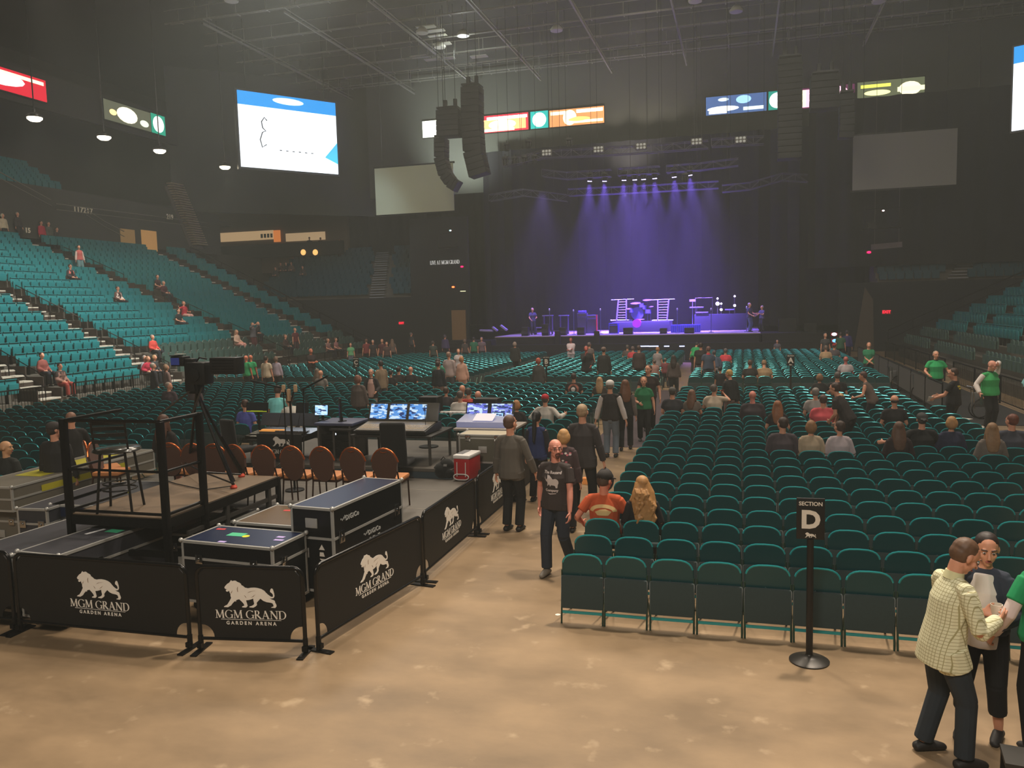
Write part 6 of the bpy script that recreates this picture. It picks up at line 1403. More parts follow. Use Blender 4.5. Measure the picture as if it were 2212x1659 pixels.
# 3 staff at frame edge
p=stand(2262,1640)
person('person in green staff shirt over white sleeves, cut by the frame edge',p,-12,h=1.80,shirt=GRNS,sleeve='short',pants=(20,20,22),hair=((160,150,140),'fringe'),arms=((-.36,.12,.93),(.26,.2,1.1)),head=(25,-5),fat=1.22,det=2,extra=[('glasses',)],hem=-.03,curl=1.0)
I3=dict(person.last)
b=MB(); 
for i in(0,):
    sh,el,wr=I3['AR'][0]; b.loft([sh.lerp(el,.5),el,el.lerp(wr,.55),el.lerp(wr,.92)],[.054,.052,.048,.044],n=12,round_=.2)
o=b.build('white_sleeve',colmat('cloth',(232,214,210),rough=.85),I3['body']); remesh(o,.008,2)
# 4 man in printed tee
p=stand(1205,1236)
person('bald person with glasses and goatee in dark tee with white rhino print',p,192,h=1.80,shirt=(60,50,48),sleeve='short',pants=(40,46,58),hair=((120,84,70),'bald'),arms=((-.26,.16,.86),(.27,-.06,.86)),head=(40,3),twist=0,det=3,fat=1.08,feet=((-.09,-.22,.06),(.09,.14,0)),shoes=(132,122,110),extra=[('glasses',),('beard',(92,58,46))],curl=.8,hem=-.08,skin=(226,150,128))
I4=dict(person.last)
# 5 grey sweater
p=stand(1108,1147)
person('person seen from behind in grey-brown sweater and black trousers beside the side barriers',p,8,h=1.86,shirt=(98,92,84),sleeve='long',pants=(24,23,24),hair=((96,70,56),'crop'),arms=((-.30,.08,.86),(.33,.16,.92)),head=(-18,0),det=2,fat=1.05,hem=-.12)
p=stand(1163,1083)
person('person with long black ponytail in royal blue top and dark jacket',p,5,h=1.66,sex='f',shirt=(40,52,100),sleeve=(40,38,46),pants=(34,26,28),hair=((24,20,22),'pony'),det=2,head=(0,-8),hem=-.08)
p=stand(1222,1150)
person('blond person in dark floral blouse behind the rhino tee',p,0,h=1.64,sex='f',shirt=(74,56,58),sleeve='long',pants=(26,25,28),hair=((196,150,96),'bob'),det=2,head=(10,-6),hem=-.08)
I5=dict(person.last)
p=stand(1262,1113)
person('tall fair-haired person in charcoal blazer carrying a dark bag up the aisle',p,4,h=1.90,shirt=(62,56,56),sleeve='long',pants=(30,29,32),hair=((176,148,116),'crop'),arms=((-.27,.08,.86),(.33,.10,.86)),feet=((-.12,-.16,0),(.12,.16,0)),det=2,fat=1.1,hem=-.16,extra=[('bag',(44,44,50),1)])
p=stand(1320,988)
person('person in white cap, dark vest over white sleeves and light jeans',p,2,h=1.80,shirt=(46,40,40),sleeve=(214,204,200),pants=(112,124,138),hair=((120,110,100),'crop'),arms=((-.34,.02,.86),(.34,.05,.86)),extra=[('cap',(228,222,218))],det=1,fat=1.05,hem=-.06)
p=stand(1352,972)
person('brown-haired person in black vest with grey sleeves walking beside the white cap',p,-4,h=1.72,sex='f',shirt=(34,30,30),sleeve=(112,102,98),pants=(22,21,23),hair=((118,76,52),'long'),det=1,head=(20,0),feet=((-.1,-.14,0),(.1,.12,0)))
p=stand(1392,952)
person('fair-haired person in green staff polo and black trousers facing up the aisle',p,176,h=1.66,sex='f',shirt=(34,122,76),sleeve='short',pants=(24,22,24),hair=((182,128,90),'short'),arms=((-.26,.05,.80),(.10,.22,.98)),det=1,fat=1.12,extra=[('collar',(30,110,70)),('watch',)])
p=stand(1402,930)
person('person in maroon-black shirt standing just behind the green-shirted attendant',p,170,h=1.84,shirt=(52,36,34),sleeve='short',pants=(26,24,26),hair=((96,70,52),'short'),head=(-30,0),det=1,fat=1.1,arms=((-.3,.1,.9),(.2,.28,1.05)))
# seated couple, second row of section D
q=sit_at(1330,1052,1.22)
person('person in orange tee and black cap seated near the end of the third row',q,0,h=1.80,seat=True,shirt=(196,84,40),sleeve='short',pants=(60,56,52),hair=((84,64,52),'crop'),extra=[('cap',(34,28,26))],lean=-3,fat=1.15,det=2,arms=((-.32,.12,.62),(.22,.28,.75)),head=(-28,-8),skin=(226,140,112))
I6=dict(person.last)
q=sit_at(1412,1065,1.18)
person('person with very long wavy golden hair seated beside the orange tee',q,-8,h=1.68,sex='f',seat=True,shirt=(30,28,30),sleeve='long',pants=(34,34,38),hair=((176,128,76),'wavy'),lean=-2,det=2,head=(10,-6))
# ---------------- seated rows, middle distance: (head x, head y, label, sex, shirt, hair colour, style, extras, dict)
def seated(px,py,label,sex='m',shirt=(50,48,50),hc=(70,52,40),st='short',z=1.24,face=0,**k):
    k['fat']=k.get('fat',1.0)+.08
    q=sit_at(px,py,z); k.setdefault('det',1 if q.y<19 else 0)
    person(label,q,face,h=1.66 if sex=='f' else 1.78,sex=sex,seat=True,shirt=shirt,hair=(hc,st),**k)
S=seated
S(1697,915,'person in mauve-grey jacket looking sideways, seated left of the beige sweater',shirt=(76,66,72),hc=(64,48,42),sleeve='long',head=(35,0),fat=1.12)
S(1752,920,'person with brown bob in beige sweater, seated behind the black tee','f',(188,166,140),(150,108,72),'bob',sleeve='long')
S(1812,915,'dark-haired person with pale scarf seated beside the beige sweater','f',(196,180,184),(72,54,46),'short',head=(35,0),sleeve='long')
S(1913,912,'person with long brown hair in dark top, beside the backwards grey cap','f',(48,34,36),(104,74,58),'long',sleeve='long')
S(1975,905,'person in backwards grey cap with arm stretched over the next chair','m',(26,26,28),(70,60,54),'crop',extra=[('capback',(64,64,64))],fat=1.2,arms=((-.62,.10,.78),(.2,.3,.7)))
S(2042,912,'blond person in navy striped sweater, right of the grey cap','f',(44,48,74),(190,142,92),'bob',sleeve='long')
S(2104,915,'person with long brown hair in taupe blouse, right of the striped sweater','f',(118,108,100),(150,116,84),'long',sleeve='long')
S(2166,912,'red-brown haired person in slate shirt at the end of the seated row','m',(70,72,84),(112,62,46),'short',fat=1.2,sleeve='long',head=(30,0))
S(1622,855,'bald person in dark purple shirt leaning towards a long-haired neighbour','m',(60,50,56),(150,110,90),'bald',fat=1.25,sleeve='long',skin=(226,140,124))
S(1667,868,'person with long auburn hair beside the bald head, arm on the chair','f',(40,32,34),(152,96,62),'long')
S(1762,862,'person in coral-pink shirt with dark hair, seated with back turned','m',(214,84,92),(80,56,48),'short',fat=1.25)
S(1741,850,'grey-haired person in light grey shirt behind the coral-pink shirt','m',(158,150,146),(130,122,116),'short')
S(1797,852,'blond long-haired person in taupe top beside the standing black tee','f',(110,92,76),(196,156,108),'long')
S(1945,865,'balding person in black sitting alone near the right end of a row','m',(34,30,32),(60,46,42),'fringe')
S(1462,848,'person in grey cap and dark shirt at the aisle end of a row','m',(52,50,56),(70,56,48),'crop',extra=[('cap',(92,88,84))],fat=1.1)
S(1492,850,'long brown-haired person in taupe top with folded arm beside the grey cap','f',(112,98,88),(124,86,66),'long',head=(-20,0))
S(1550,838,'person in cream top holding a beer, seated in front of the standing blond','m',(206,186,164),(90,78,72),'short',head=(-35,0),fat=1.1,arms=((-.15,.3,.8),(.25,.35,1.05)),extra=[('cup',(120,50,34),1)])
S(1766,812,'curly brown-haired person in black seated behind the light grey shirt','f',(38,34,34),(138,100,70),'bob')
S(1800,812,'dark-clothed person with grey hair seated beside the curly brown hair','m',(34,32,34),(92,84,80),'short')
S(1817,777,'bald person in pale grey shirt in the front half of the floor','m',(186,174,176),(150,110,100),'bald',skin=(196,110,104))
S(1614,784,'dark-haired person in near-black jacket beside the khaki shirt','m',(44,40,38),(84,64,52),'short')
S(1643,792,'person in khaki shirt with hidden bowed head near the letter A sign','m',(150,124,92),(140,110,80),'short',fat=1.2,head=(0,-30),lean=12)
S(1784,752,'person in tan jacket seated close to the stage near its right end','m',(190,158,122),(120,100,88),'crop')
S(1806,748,'person in red cap near the green-shirted pair by the stage','m',(90,80,84),(80,60,56),'crop',extra=[('cap',(170,40,44))])
S(1566,758,'person in bright coral tee in the front rows by the centre aisle','m',(226,70,84),(110,96,96),'crop')
S(1371,752,'person in coral-red shirt in the front rows left of the aisle','m',(214,66,78),(120,100,96),'crop')
S(1345,750,'person in brown shirt with arm stretched out, next to coral-red shirt','m',(96,84,80),(110,100,96),'crop')
S(1180,862,'person in red baseball cap and white shirt behind the ponytail','m',(208,200,190),(80,64,56),'crop',extra=[('cap',(190,36,50))],sleeve='long',fat=1.1,arms=((-.3,.2,.8),(.45,.1,.85)))
S(1118,868,'ginger-blond person in black seated left of the red cap','f',(44,38,38),(184,130,84),'bob',sleeve='long')
S(985,855,'grey-haired person in white shirt seated between the two speaker boxes','m',(224,214,204),(96,82,76),'short',fat=1.25,sleeve='long')
S(1004,850,'dark-haired person in coral-red tee beside the white shirt','m',(208,76,64),(74,60,52),'short')
S(1013,838,'bald person in brown shirt behind the coral-red tee','m',(112,90,78),(180,130,110),'bald')
S(975,838,'brown-haired person in grey-black top left of the bald head','f',(58,54,58),(78,54,42),'short')
S(1045,852,'bald person half hidden behind the larger speaker box','m',(110,96,96),(190,140,120),'bald',skin=(230,160,136))
S(1240,812,'dark-haired person in black jacket with round orange back emblem','m',(36,34,34),(60,42,36),'short',fat=1.2)
I7=dict(person.last)
S(1284,820,'person with long blond hair seated right of the emblem jacket','f',(62,52,46),(186,146,104),'long')
S(905,797,'bald person in black tee with white back print, seated alone behind others','m',(30,28,30),(170,120,100),'bald',sleeve='short')
S(879,793,'dark-haired person with orange and black scarf, left of the white back print','m',(44,36,34),(40,32,30),'short')
S(856,800,'dark-haired person in black slumped in a seat left of the orange scarf','f',(32,30,32),(46,38,34),'short')
S(485,882,'dark-haired person in violet-blue shirt seated behind the tripod','m',(86,92,178),(70,44,34),'short',z=1.2,head=(60,-10))
S(30,960,'bald person with pale patterned scarf facing sideways at the left frame edge','m',(46,48,46),(180,140,100),'fringe',head=(-70,0),z=1.24,skin=(226,172,128))
S(4,968,'person in dark green top cut by the left frame edge','m',(50,58,50),(120,90,70),'crop',z=1.2,head=(-60,0))
S(690,800,'long-haired person seated below the standing black polo','f',(108,92,84),(120,100,84),'long'); S(687,806,'bald person in grey patterned shirt beside the standing black polo','m',(126,118,112),(170,130,116),'bald')
S(1190,0,'',) if False else None
# standing, middle distance -------------------------------------------------
def st(px,py,label,h=1.75,face=0,Y=None,**k):
    """px,py = top of head"""
    p=UZ(px,py,h*1.0); k.setdefault('det',1 if p.y<16 else 0)
    p.z=0; person(label,p,face,h=h,**k)
st(1580,796,'blond person standing in black cardigan bending over the cream top',1.68,-25,sex='f',shirt=(26,26,28),sleeve='long',pants=(150,120,114),hair=((196,154,88),'short'),lean=10,head=(30,-15),det=1)
st(1834,818,'person in black tee bending between rows holding a white cup',1.80,-60,shirt=(44,36,36),pants=(24,22,24),hair=((66,46,38),'short'),lean=28,head=(10,-12),arms=((-.1,.35,.9),(.25,.4,.75)),extra=[('paper',(236,230,232),1)],det=1,fat=1.05)
st(1886,797,'person in taupe sleeveless top leaning on a chair back',1.68,-70,sex='f',shirt=(104,88,80),sleeve='none',pants=(34,34,38),hair=((82,52,46),'short'),lean=22,arms=((-.15,.4,.95),(.2,.1,.75)),head=(0,-18))
st(773,808,'red-haired person in grey cardigan with back turned, behind the mixing area',1.68,4,sex='f',shirt=(96,82,76),sleeve='long',pants=(48,42,40),hair=((132,84,66),'bob'),head=(-25,0),fat=1.2,det=1,hem=-.14)
st(801,795,'grey-haired person in dark jacket facing the camera holding a booklet',1.68,168,sex='f',shirt=(40,34,36),sleeve='long',pants=(150,132,124),hair=((156,144,138),'short'),det=1,extra=[('undershirt',(196,156,144)),('paper',(232,220,214),1)],hem=-.16,arms=((-.2,.25,.95),(.15,.28,1.0)))
st(822,777,'dark-haired person in tan shirt and jeans turned towards the grey-haired one',1.80,-60,shirt=(142,120,96),sleeve='long',pants=(86,92,104),hair=((44,34,32),'short'),head=(0,-8),det=1,hem=-.12)
st(946,778,'person in navy jacket with dark hair beside the pale shirts',1.72,10,shirt=(36,38,46),sleeve='long',pants=(150,116,100),hair=((66,50,44),'short'))
st(969,758,'tall person in pale pink-grey shirt and jeans, middle of the floor',1.84,6,shirt=(176,158,156),sleeve='long',pants=(80,88,100),hair=((150,120,104),'crop'),hem=-.1)
st(997,768,'blond person in peach top beside the tall pale shirt',1.66,4,sex='f',shirt=(214,168,148),sleeve='long',pants=(200,160,150),hair=((182,128,84),'bob'),hem=-.16)
st(990,752,'small blond person facing back behind the peach top',1.66,160,sex='f',shirt=(190,180,180),hair=((160,116,86),'short'),pants=(60,60,70))
st(946,772,'person in teal-green staff shirt partly hidden by the navy jacket',1.76,0,shirt=(50,130,100),hair=((70,60,56),'crop'))
st(1163,771,'red-haired person in grey coat standing beside the letter B sign',1.66,0,sex='f',shirt=(72,68,66),sleeve='long',pants=(66,60,58),hair=((176,84,62),'bob'),hem=-.2)
st(1112,737,'blond person in black coat alone in the left-hand front rows',1.74,0,shirt=(36,36,38),sleeve='long',pants=(34,34,36),hair=((150,130,120),'bob'),hem=-.2)
st(1233,728,'person in white shirt with crossed arms facing the seats, before the stage',1.80,180,shirt=(236,214,220),sleeve='long',pants=(150,146,152),hair=((96,60,56),'crop'),arms=((.06,.22,1.12),(-.06,.24,1.16)),skin=(190,110,104))
st(1266,745,'red-faced person in black suit with hand at chin, left of the cap',1.84,170,shirt=(30,28,30),sleeve='long',pants=(26,26,28),hair=((90,70,64),'crop'),skin=(190,96,84),arms=((-.2,.2,1.0),(.04,.2,1.42)),hem=-.2)
st(1304,748,'person in dark jacket and grey-brown cap with back turned',1.84,5,shirt=(34,33,33),sleeve='long',pants=(32,32,34),hair=((60,50,46),'crop'),extra=[('cap',(120,100,92))],hem=-.2)
st(1273,738,'grey-haired person in tan shirt partly behind the black suit',1.72,20,shirt=(110,96,92),hair=((110,96,94),'short'),pants=(60,60,60))
st(1380,744,'person in maroon-brown jacket standing left of the blond bob',1.80,4,shirt=(62,44,42),sleeve='long',pants=(40,34,34),hair=((86,66,62),'crop'),hem=-.14)
st(1420,748,'blond person in light grey top looking down, near the aisle',1.64,20,sex='f',shirt=(150,140,140),hair=((170,120,84),'short'),pants=(60,60,64),head=(0,-20))
st(1455,765,'long dark-haired person in taupe jacket at the aisle end of front block',1.62,0,sex='f',shirt=(84,72,68),sleeve='long',hair=((50,38,34),'long'),pants=(40,38,40))
st(1437,772,'person in maroon checked shirt in the row by the cross aisle',1.25,0,shirt=(120,60,66),hair=((110,90,84),'short'),pants=(40,40,44))
st(1414,776,'person raising a phone with white sleeves beside the maroon checks',1.28,0,shirt=(170,130,120),hair=((100,84,76),'short'),pants=(40,40,44))
st(1498,735,'person in green staff shirt bending forward at the front of the aisle',1.60,30,shirt=(46,170,100),pants=(40,40,46),hair=((50,46,50),'crop'),lean=30,head=(0,-30))
st(1514,738,'person in black tee and light trousers walking down the centre aisle',1.84,2,shirt=(34,26,28),pants=(150,140,146),hair=((52,38,38),'short'),fat=1.15)
st(1530,746,'person in blue-grey shirt with red collar beside the black tee',1.80,-8,shirt=(66,78,98),pants=(96,96,106),hair=((110,76,72),'crop'),extra=[('collar',(214,60,74))])
st(1546,752,'person in blue shirt and white trousers bending in the centre aisle',1.62,-15,shirt=(60,72,92),sleeve='long',pants=(196,186,194),hair=((80,70,76),'crop'),lean=30)
st(1556,790,'dark-haired person in black with white face mask beside white trousers',1.35,10,shirt=(28,26,30),hair=((34,28,32),'short'),pants=(30,30,34))
st(1877,737,'person in green staff shirt with folded hands, farthest along the right wall',1.76,178,shirt=(44,132,92),pants=(22,22,26),hair=((70,54,52),'crop'),arms=((.02,.22,.95),(-.02,.22,.95)))
st(2022,756,'heavy person in green staff polo resting hands on a rail',1.78,172,shirt=(44,170,100),pants=(26,26,28),hair=((184,160,140),'crop'),fat=1.3,arms=((-.35,.25,1.02),(.30,.28,1.02)),extra=[('collar',(20,70,44))],det=1)
st(2062,792,'person in black security tee with yellow back print holding a paper',1.80,-60,shirt=(26,24,24),pants=(22,22,24),hair=((70,50,40),'crop'),fat=1.15,arms=((-.2,.36,1.05),(.15,.36,1.08)),extra=[('paper',(240,240,240),-1)],head=(20,-15),det=1)
I8=dict(person.last)
st(2140,775,'bald person in green staff shirt and white sleeves touching his forehead',1.84,150,shirt=(60,170,96),sleeve=(230,220,214),pants=(24,24,26),hair=((190,150,130),'bald'),fat=1.35,arms=((-.02,.22,1.72),(.40,.10,.98)),head=(15,-22),det=1,skin=(226,160,136),extra=[('collar',(30,90,60)),('clipboard',(40,60,50),1)])
q=UZ(2200,862,.9); person('long-haired person in light teal jumper leaning on the rail by the staff',(q.x+.5,q.y+1.0,.3),112,h=1.70,sex='f',shirt=(130,190,196),sleeve='long',pants=(60,60,70),hair=((110,74,58),'short'),lean=22,arms=((-.1,.4,.9),(.2,.4,.9)))
q=UZ(2205,905,.8); person('person in grey jumper with backpack at the frame edge below the teal jumper',(q.x+.45,q.y,.1),100,h=1.5,shirt=(104,98,92),sleeve='long',pants=(60,60,62),hair=((80,70,60),'short'),lean=35)
st(1830,712,'dark-clothed person beside a glowing screen at the stage corner',1.78,10,shirt=(50,44,100),sleeve='long',pants=(34,34,50),hair=((60,50,60),'crop'))
st(1816,716,'person in dark green shirt at the stage corner beside the glowing screen',1.74,0,shirt=(50,96,70),pants=(34,34,36),hair=((70,60,60),'crop'))
st(1783,718,'grey-haired person in charcoal vest standing before the stage corner',1.76,160,shirt=(74,74,76),pants=(34,34,36),hair=((110,104,104),'crop'))
st(1679,733,'dimly lit person sitting low before the stage near the letter A sign',1.3,180,shirt=(100,94,104),hair=((110,100,110),'crop'),pants=(50,50,56))
# left group of standing people ---------------------------------------------
st(594,830,'person in light teal tee leaning over the lighting console',1.78,-15,shirt=(120,205,205),pants=(60,66,80),hair=((60,42,34),'short'),lean=16,head=(0,-20),arms=((-.2,.3,.9),(.4,.42,1.0)),det=1)
st(634,848,'person in white shirt bent behind the tall black post',1.62,-60,shirt=(206,200,190),sleeve='long',pants=(60,56,56),hair=((90,60,44),'short'),lean=26,arms=((-.1,.45,1.0),(.3,.45,1.0)),det=1)
st(531,766,'bald staff person in green shirt, first of the two behind the camera lens',1.74,10,shirt=(44,150,92),pants=(34,32,34),hair=((190,120,100),'bald'),skin=(206,120,92))
st(541,765,'bald staff person in green shirt, second of the two behind the lens',1.74,-5,shirt=(44,150,92),pants=(34,32,34),hair=((190,120,100),'bald'),skin=(206,120,92))
st(574,767,'dark-haired person in cream shirt seen from behind, beyond the fence gate',1.76,0,shirt=(204,186,160),pants=(36,32,32),hair=((60,48,40),'short'))
st(596,768,'person with grey-brown hair in lavender blouse beside the cream shirt',1.66,0,sex='f',shirt=(168,156,172),sleeve='long',pants=(40,36,38),hair=((116,92,76),'bob'))
st(671,751,'bald person in black polo with folded arms watching the stand',1.82,120,shirt=(42,32,32),pants=(40,34,36),hair=((200,110,80),'bald'),skin=(206,120,90),arms=((.02,.24,1.12),(-.02,.26,1.15)),fat=1.1)
st(757,740,'young person in pale green tee near the letter C sign',1.55,150,shirt=(110,180,130),pants=(90,96,110),hair=((150,120,96),'short'))
st(115,908,'person in charcoal jacket and dark cap standing left of the platform',1.84,-10,shirt=(42,39,38),sleeve='long',pants=(28,27,28),hair=((56,48,44),'crop'),extra=[('cap',(58,52,50))],head=(-35,0),fat=1.15,det=1,hem=-.12)
st(152,887,'bald person in dark shirt holding a programme behind the platform rail',1.80,-50,shirt=(40,37,37),sleeve='long',pants=(28,27,28),hair=((150,110,90),'crop'),head=(-15,-8),arms=((-.1,.36,1.1),(.2,.38,1.1)),extra=[('paper',(206,196,176),1)],det=1)
q=UZ(265,945,1.62); person('long-haired person in black seated on a deck chair behind the stool',(q.x,11.3,.5),0,h=1.66,sex='f',seat=True,shirt=(34,30,30),sleeve='long',pants=(206,140,120),hair=((92,62,48),'long'),det=1,seatz=.5)
# people along the front of the left stand, near the stage
for i,(px,py,lb,sh,hc,stl) in enumerate([(603,728,'person in maroon tee standing at the far foot of the teal stand',(120,44,48),(120,80,66),'short'),(645,733,'grey-haired person in black beside the maroon tee',(44,38,42),(170,160,154),'short'),(710,731,'bald person in maroon shirt in the cluster below the exit sign',(86,40,46),(190,120,100),'bald'),(745,737,'brown-haired person in dark brown shirt in the cluster below the exit sign',(76,56,54),(110,84,70),'short'),(780,731,'long-haired person in taupe top ending the cluster below the exit sign',(110,96,92),(120,96,80),'long')]):
    p=UZ(600+px/3.16,py,1.7) if False else None
def fs(px,py,label,h=1.7,**k): st(px,py,label,h,**k)
fs(791,731,'person in maroon tee at the far foot of the teal stand',1.76,shirt=(128,50,52),hair=((120,84,70),'short'),face=-40)
fs(805,733,'grey-haired person in black beside the maroon tee by the stand',1.72,shirt=(46,40,44),hair=((176,166,158),'short'),face=150)
fs(825,731,'bald person in dark maroon shirt below the red exit sign',1.78,shirt=(84,40,46),hair=((190,120,100),'bald'),face=170)
fs(835,737,'brown-haired person in dark brown shirt below the red exit sign',1.66,shirt=(80,58,56),hair=((112,84,70),'short'),face=160)
fs(847,731,'long-haired person in taupe top ending the group below the exit sign',1.68,sex='f',shirt=(112,98,92),hair=((124,98,80),'long'),face=-20)
fs(888,717,'dim person in slate shirt standing by the dark wall left of the stage',1.80,shirt=(70,72,78),hair=((130,120,118),'crop'),face=30)
fs(961,722,'dim person in violet-blue jacket near the left end of the stage',1.78,shirt=(76,66,110),sleeve='long',hair=((90,80,96),'short'),face=10)
fs(1004,731,'dim blond person near the left stage end, beside a green shirt',1.66,sex='f',shirt=(80,70,70),hair=((120,96,84),'bob'),face=0)
fs(1023,727,'person in green staff shirt near the left stage end',1.74,shirt=(44,120,90),hair=((60,54,56),'crop'),face=-10)
fs(1040,727,'person in pinkish grey shirt between the green shirt and the stage',1.72,shirt=(120,100,110),hair=((120,100,96),'short'),face=170)
fs(935,735,'dim person in grey-green sweater left of the violet-blue jacket',1.68,shirt=(60,70,66),hair=((80,70,68),'short'),face=0)
# ---------------- people in the left stand
def onstand(px,py,label,seatd=True,z=1.2,face=90,**k):
    """head pixel on the tier plane"""
    best=None
    for s in allseats:
        if s[3]>=100: continue
        q=proj(s[0]+Vector((0,0,z)))
        d=(q[0]-px)**2+(q[1]-py-6)**2
        if best is None or d<best[0]: best=(d,s)
    s=best[1][0]; TSEAT_OCC.append(s) if seatd else None
    k.setdefault('det',0)
    person(label,(s.x+(0 if seatd else .35),s.y,s.z),face,seat=seatd,h=k.pop('h',1.72),group=None,**k)
O=onstand
O(161,522,'person in white sleeve and coral vest stepping down the highest stairs',False,1.7,110,sex='f',shirt=(196,96,92),sleeve=(214,190,180),pants=(96,130,134),hair=((44,34,34),'short'))
O(145,574,'grey-haired person in black seated high in the teal stand',shirt=(42,40,42),sleeve='long',hair=((190,170,156),'short'),pants=(60,70,74))
O(155,578,'person in coral top beside the grey-haired one high in the stand',sex='f',shirt=(206,110,100),hair=((60,44,40),'short'))
O(250,622,'person in white blouse of the pair halfway up the stand',sex='f',shirt=(206,190,180),sleeve='long',hair=((60,44,38),'short'),pants=(150,140,134))
O(262,620,'person in brown jacket of the pair halfway up the stand',shirt=(92,62,54),sleeve='long',hair=((80,60,50),'short'))
O(337,604,'person in dark maroon of the pair near the middle stairs',sex='f',shirt=(62,30,36),hair=((50,36,36),'short'),pants=(120,80,76))
O(355,600,'grey-haired person in maroon shirt near the middle stairs',shirt=(74,28,38),sleeve='long',hair=((160,140,130),'short'))
O(379,658,'dark-haired person in black beside the outstretched arm',shirt=(34,34,36),hair=((46,38,36),'short'))
O(391,654,'person in red tee seated with one arm stretched out along the row',shirt=(186,44,60),hair=((150,96,80),'crop'),arms=((-.2,.2,.7),(.62,.12,.98)),pants=(200,150,140))
O(506,708,'person with long fair hair in cream top in the lower stand',sex='f',shirt=(214,180,160),sleeve='long',hair=((170,130,104),'long'),pants=(220,160,150))
O(533,682,'person in grey shirt and maroon trousers standing with a phone raised',False,1.7,110,shirt=(96,96,104),sleeve='long',pants=(84,40,44),hair=((150,110,86),'short'),arms=((-.1,.3,1.55),(.12,.32,1.55)),extra=[('phone',(30,30,34),1)])
O(554,703,'bald person in black bending beside the raised phone',shirt=(40,36,40),sleeve='long',hair=((220,180,150),'bald'),lean=20)
O(624,718,'person in maroon shirt standing above a crouched neighbour',False,1.7,110,shirt=(96,36,42),hair=((150,100,84),'crop'),pants=(60,40,44))
O(622,738,'person in brown jacket holding white papers low in the stand',shirt=(70,54,50),sleeve='long',hair=((130,100,84),'short'),extra=[('paper',(226,220,214),1)])
O(708,724,'person in pinkish shirt, left one of the pair at the foot of the stand',shirt=(150,110,104),hair=((160,130,110),'short')); O(722,726,'person in rose top, right one of the pair at the foot of the stand',sex='f',shirt=(156,104,104),hair=((110,80,66),'short'))
O(314,745,'grey-haired person in lavender-grey sweater above the fence',shirt=(150,146,152),sleeve='long',hair=((160,148,140),'short'),pants=(110,90,80))
O(331,742,'person in red and white striped shirt beside the lavender sweater',shirt=(206,70,60),sleeve='long',hair=((150,130,120),'short'))
O(320,782,'person in crimson sweater leaning sideways behind the white-haired pair',shirt=(178,40,66),sleeve='long',hair=((150,110,80),'bob'),lean=18)
O(349,776,'blond person with dark coat reaching over towards the camera',sex='f',shirt=(52,54,56),sleeve='long',hair=((176,140,100),'bob'),lean=10)
O(78,800,'dark-haired person in rust blouse seated behind the fence near the edge',sex='f',shirt=(138,72,64),sleeve='long',hair=((40,32,28),'short'),h=1.75)
O(115,820,'fair-haired person in black tee holding a phone behind the fence',shirt=(52,38,34),sleeve='short',hair=((170,130,100),'short'),pants=(40,36,34))
O(140,815,'brown-haired person in grey-pink blouse behind the fence, third of the trio',sex='f',shirt=(140,104,92),sleeve='long',hair=((64,48,38),'short'),pants=(206,90,80))
p=UZ(330,782,1.75); person('white-haired person in dark suit standing behind the fence gate',(p.x,p.y,0),35,h=1.75,shirt=(44,44,50),sleeve='long',pants=(34,34,38),hair=((176,160,146),'short'),det=0,hem=-.16)
p=UZ(345,786,1.66); person('fair-haired person in taupe top beside the dark suit',(p.x+.2,p.y+.1,0),30,h=1.66,sex='f',shirt=(130,106,100),sleeve='long',pants=(60,56,56),hair=((150,116,86),'bob'),det=0)
S(371,832,'grey-haired person in plum jacket looking sideways near the left stand','m',(74,58,66),(156,140,128),'short',sleeve='long',head=(-70,0),fat=1.2); S(396,836,'dark-haired person in plum-brown jacket beside the grey-haired profile','m',(78,60,62),(66,52,44),'short',sleeve='long')
# on the high walkway
def high(px,py,X,label,h=1.72,**k):
    p=UX(px,py,X); person(label,(p.x,p.y,p.z-h),k.pop('face',90),h=h,det=0,**k)
for a in [(5,460,'person in cream top with pale hair on the walkway at the frame edge',(206,190,160),(206,196,170),'bob'),(37,457,'grey-haired person in dark jacket on the walkway above the stand',(62,56,56),(170,160,150),'short'),(88,476,'person in bright red shirt leaning on the walkway rail',(206,44,70),(60,46,44),'short'),(104,478,'person in grey-green coat beside the red shirt on the walkway',(96,98,88),(110,96,88),'short'),(122,490,'person in dark tee carrying a bag at the top of the stairs',(58,52,54),(70,60,58),'short')]:
    high(a[0],a[1],-40.9,a[2],shirt=a[3],hair=(a[4],a[5]),sleeve='long',pants=(34,32,34))
for a in [(668,511,'dark silhouetted person standing at the concourse opening, first of three'),(692,512,'dark silhouetted person leaning at the concourse opening, middle of three'),(733,516,'dark silhouetted person beside the drape at the concourse corner')]:
    p=UY(a[0],a[1],65.2); person(a[2],(p.x,65.2,p.z-1.75),150,h=1.75,det=0,shirt=(30,30,34),sleeve='long',pants=(26,26,28),hair=((34,30,30),'short'))
for i,(px,py,c) in enumerate([(588,572,(60,56,64)),(606,566,(84,66,66)),(618,572,(54,58,66)),(634,570,(110,90,84)),(648,574,(66,60,62))]):
    best=min(CORN,key=lambda s:(proj(s[0]+Vector((0,0,1.2)))[0]-px)**2+(proj(s[0]+Vector((0,0,1.2)))[1]-py)**2); TSEAT_OCC.append(best[0])
    person(['dimly lit person in grey at the edge of the group in the corner stand','dimly lit person in brown in the corner stand group','dimly lit person in slate amid the corner stand group','dimly lit person in tan, palest of the corner stand group','dimly lit person in grey-brown ending the corner stand group'][i],best[0],180,h=1.7,seat=True,shirt=c,sleeve='long',hair=((60,50,46),'short'),det=0)

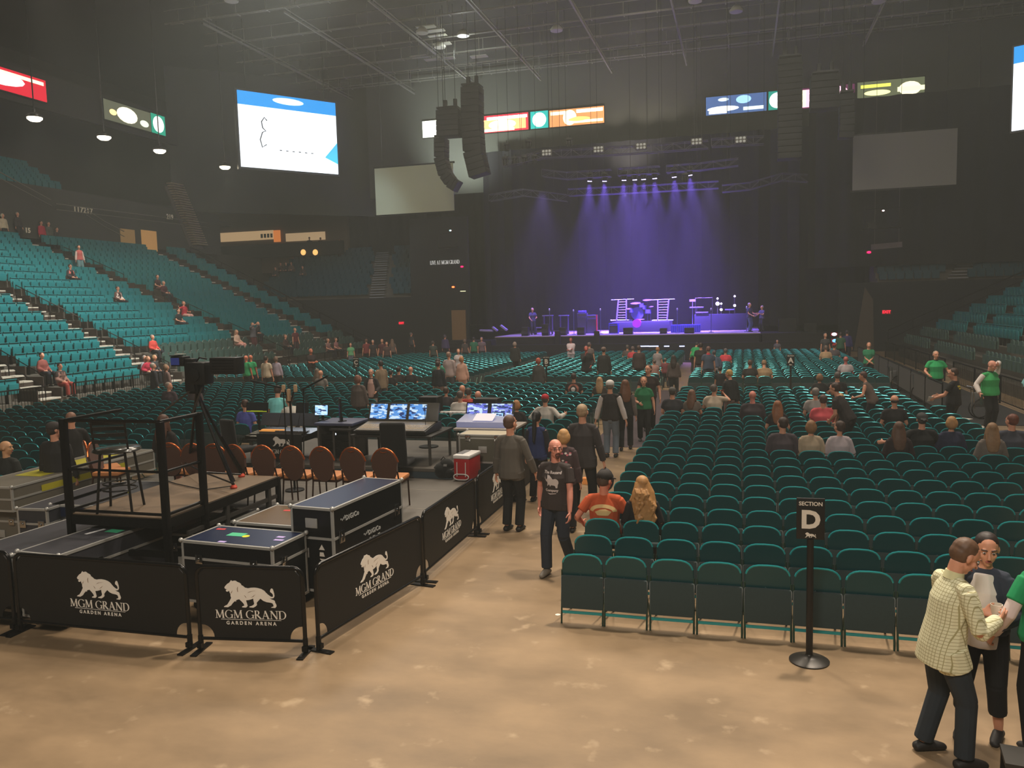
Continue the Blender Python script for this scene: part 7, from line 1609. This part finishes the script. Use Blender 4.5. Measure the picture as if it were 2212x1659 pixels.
for i,(px,py,Y,fc,lb,sh,pt) in enumerate([(1150,664,52.5,150,'person in dark clothes standing at the left of the lit stage',(70,66,110),(40,40,66)),(1619,653,51.6,120,'person in jeans on the stage holding equipment, beside the rig',(66,62,96),(84,96,150)),(1646,659,51.6,-130,'person in dark clothes on the stage holding pale sheets',(84,80,120),(36,36,54))]):
    q=UY(px,py,Y); person(lb,(q.x,Y,1.55),fc,h=max(1.6,q.z-1.55),shirt=sh,pants=pt,hair=((170,160,180),'crop'),det=0,arms=((-.15,.32,1.1),(.2,.3,1.0)),extra=[('paper',(200,195,230),1)] if i==2 else None)
bake_all(); finish_items()
# printed artwork on clothing
WP=mat('print_white',(214,200,196),.7,var=.05)
RH=[(.0,.30),(.03,.16),(.07,.06),(.12,.0),(.14,.05),(.20,.12),(.17,.26),(.20,.34),(.26,.28),(.31,.30),(.38,.24),(.50,.14),(.58,.06),(.74,.10),(.84,.06),(.92,-.04),(.93,-.18),(.88,-.28),(.86,-.40),(.84,-.50),(.74,-.50),(.72,-.38),(.66,-.34),(.44,-.32),(.40,-.40),(.36,-.40),(.34,-.30),(.26,-.30),(.22,-.38),(.16,-.36),(.20,-.24),(.18,-.12),(.12,-.10),(.06,-.02),(.02,.10)]
RH=[(u-.46,v) for u,v in RH]
pl=[RH]+txt_polys('The Record',.02,.46,.24)+txt_polys('Company',0,-.66,.22)+[[(-.3,-.82),(-.1,-.92),(.3,-.86),(.3,-.82),(-.08,-.86)]]
print_on(I4,pl,(.0,.30),.20,WP,'shirt_print')
OP=mat('print_orange_pale',(226,190,130),.7,var=.1)
print_on(I6,[[(.5*math.cos(R(a)),.28*math.sin(R(a))) for a in range(0,181,15)]+[(.36*math.cos(R(a)),.16*math.sin(R(a))) for a in range(180,-1,-15)],[(-.3,0),(-.1,.1),(.1,.12),(.32,.02),(.2,-.12),(-.2,-.12)]],(0,.30),.34,OP,'back_print',front=False)
RG=mat('print_ring',(150,84,64),.7); rg=[[(.5*math.cos(R(a)),.5*math.sin(R(a))),(.5*math.cos(R(a+20)),.5*math.sin(R(a+20))),(.34*math.cos(R(a+20)),.34*math.sin(R(a+20))),(.34*math.cos(R(a)),.34*math.sin(R(a)))] for a in range(0,360,20)]
print_on(I7,rg,(0,.30),.34,RG,'back_emblem',front=False); print_on(I7,[[(.2*math.cos(R(a)),.2*math.sin(R(a))) for a in range(0,360,30)]],(0,.30),.34,WP,'back_emblem',front=False)
FL=mat('print_pink',(206,110,124),.7,var=.2)
for i in range(9):
    u,v=rnd.uniform(-.5,.5),rnd.uniform(-.3,.5); print_on(I5,[[(u+.09*math.cos(R(a)),v+.07*math.sin(R(a))) for a in range(0,360,45)]],(0,.30),.24,FL if i%3 else WP,'flower_print',front=False)
print_on(I8,[[(-.5,.1),(.5,.1),(.5,.35),(-.5,.35)],[(-.4,-.2),(.4,-.2),(.4,.0),(-.4,.0)]],(0,.34),.16,mat('print_yellow',(190,170,50),.7),'back_print',front=False)
finish_chairs(); finish_seats()
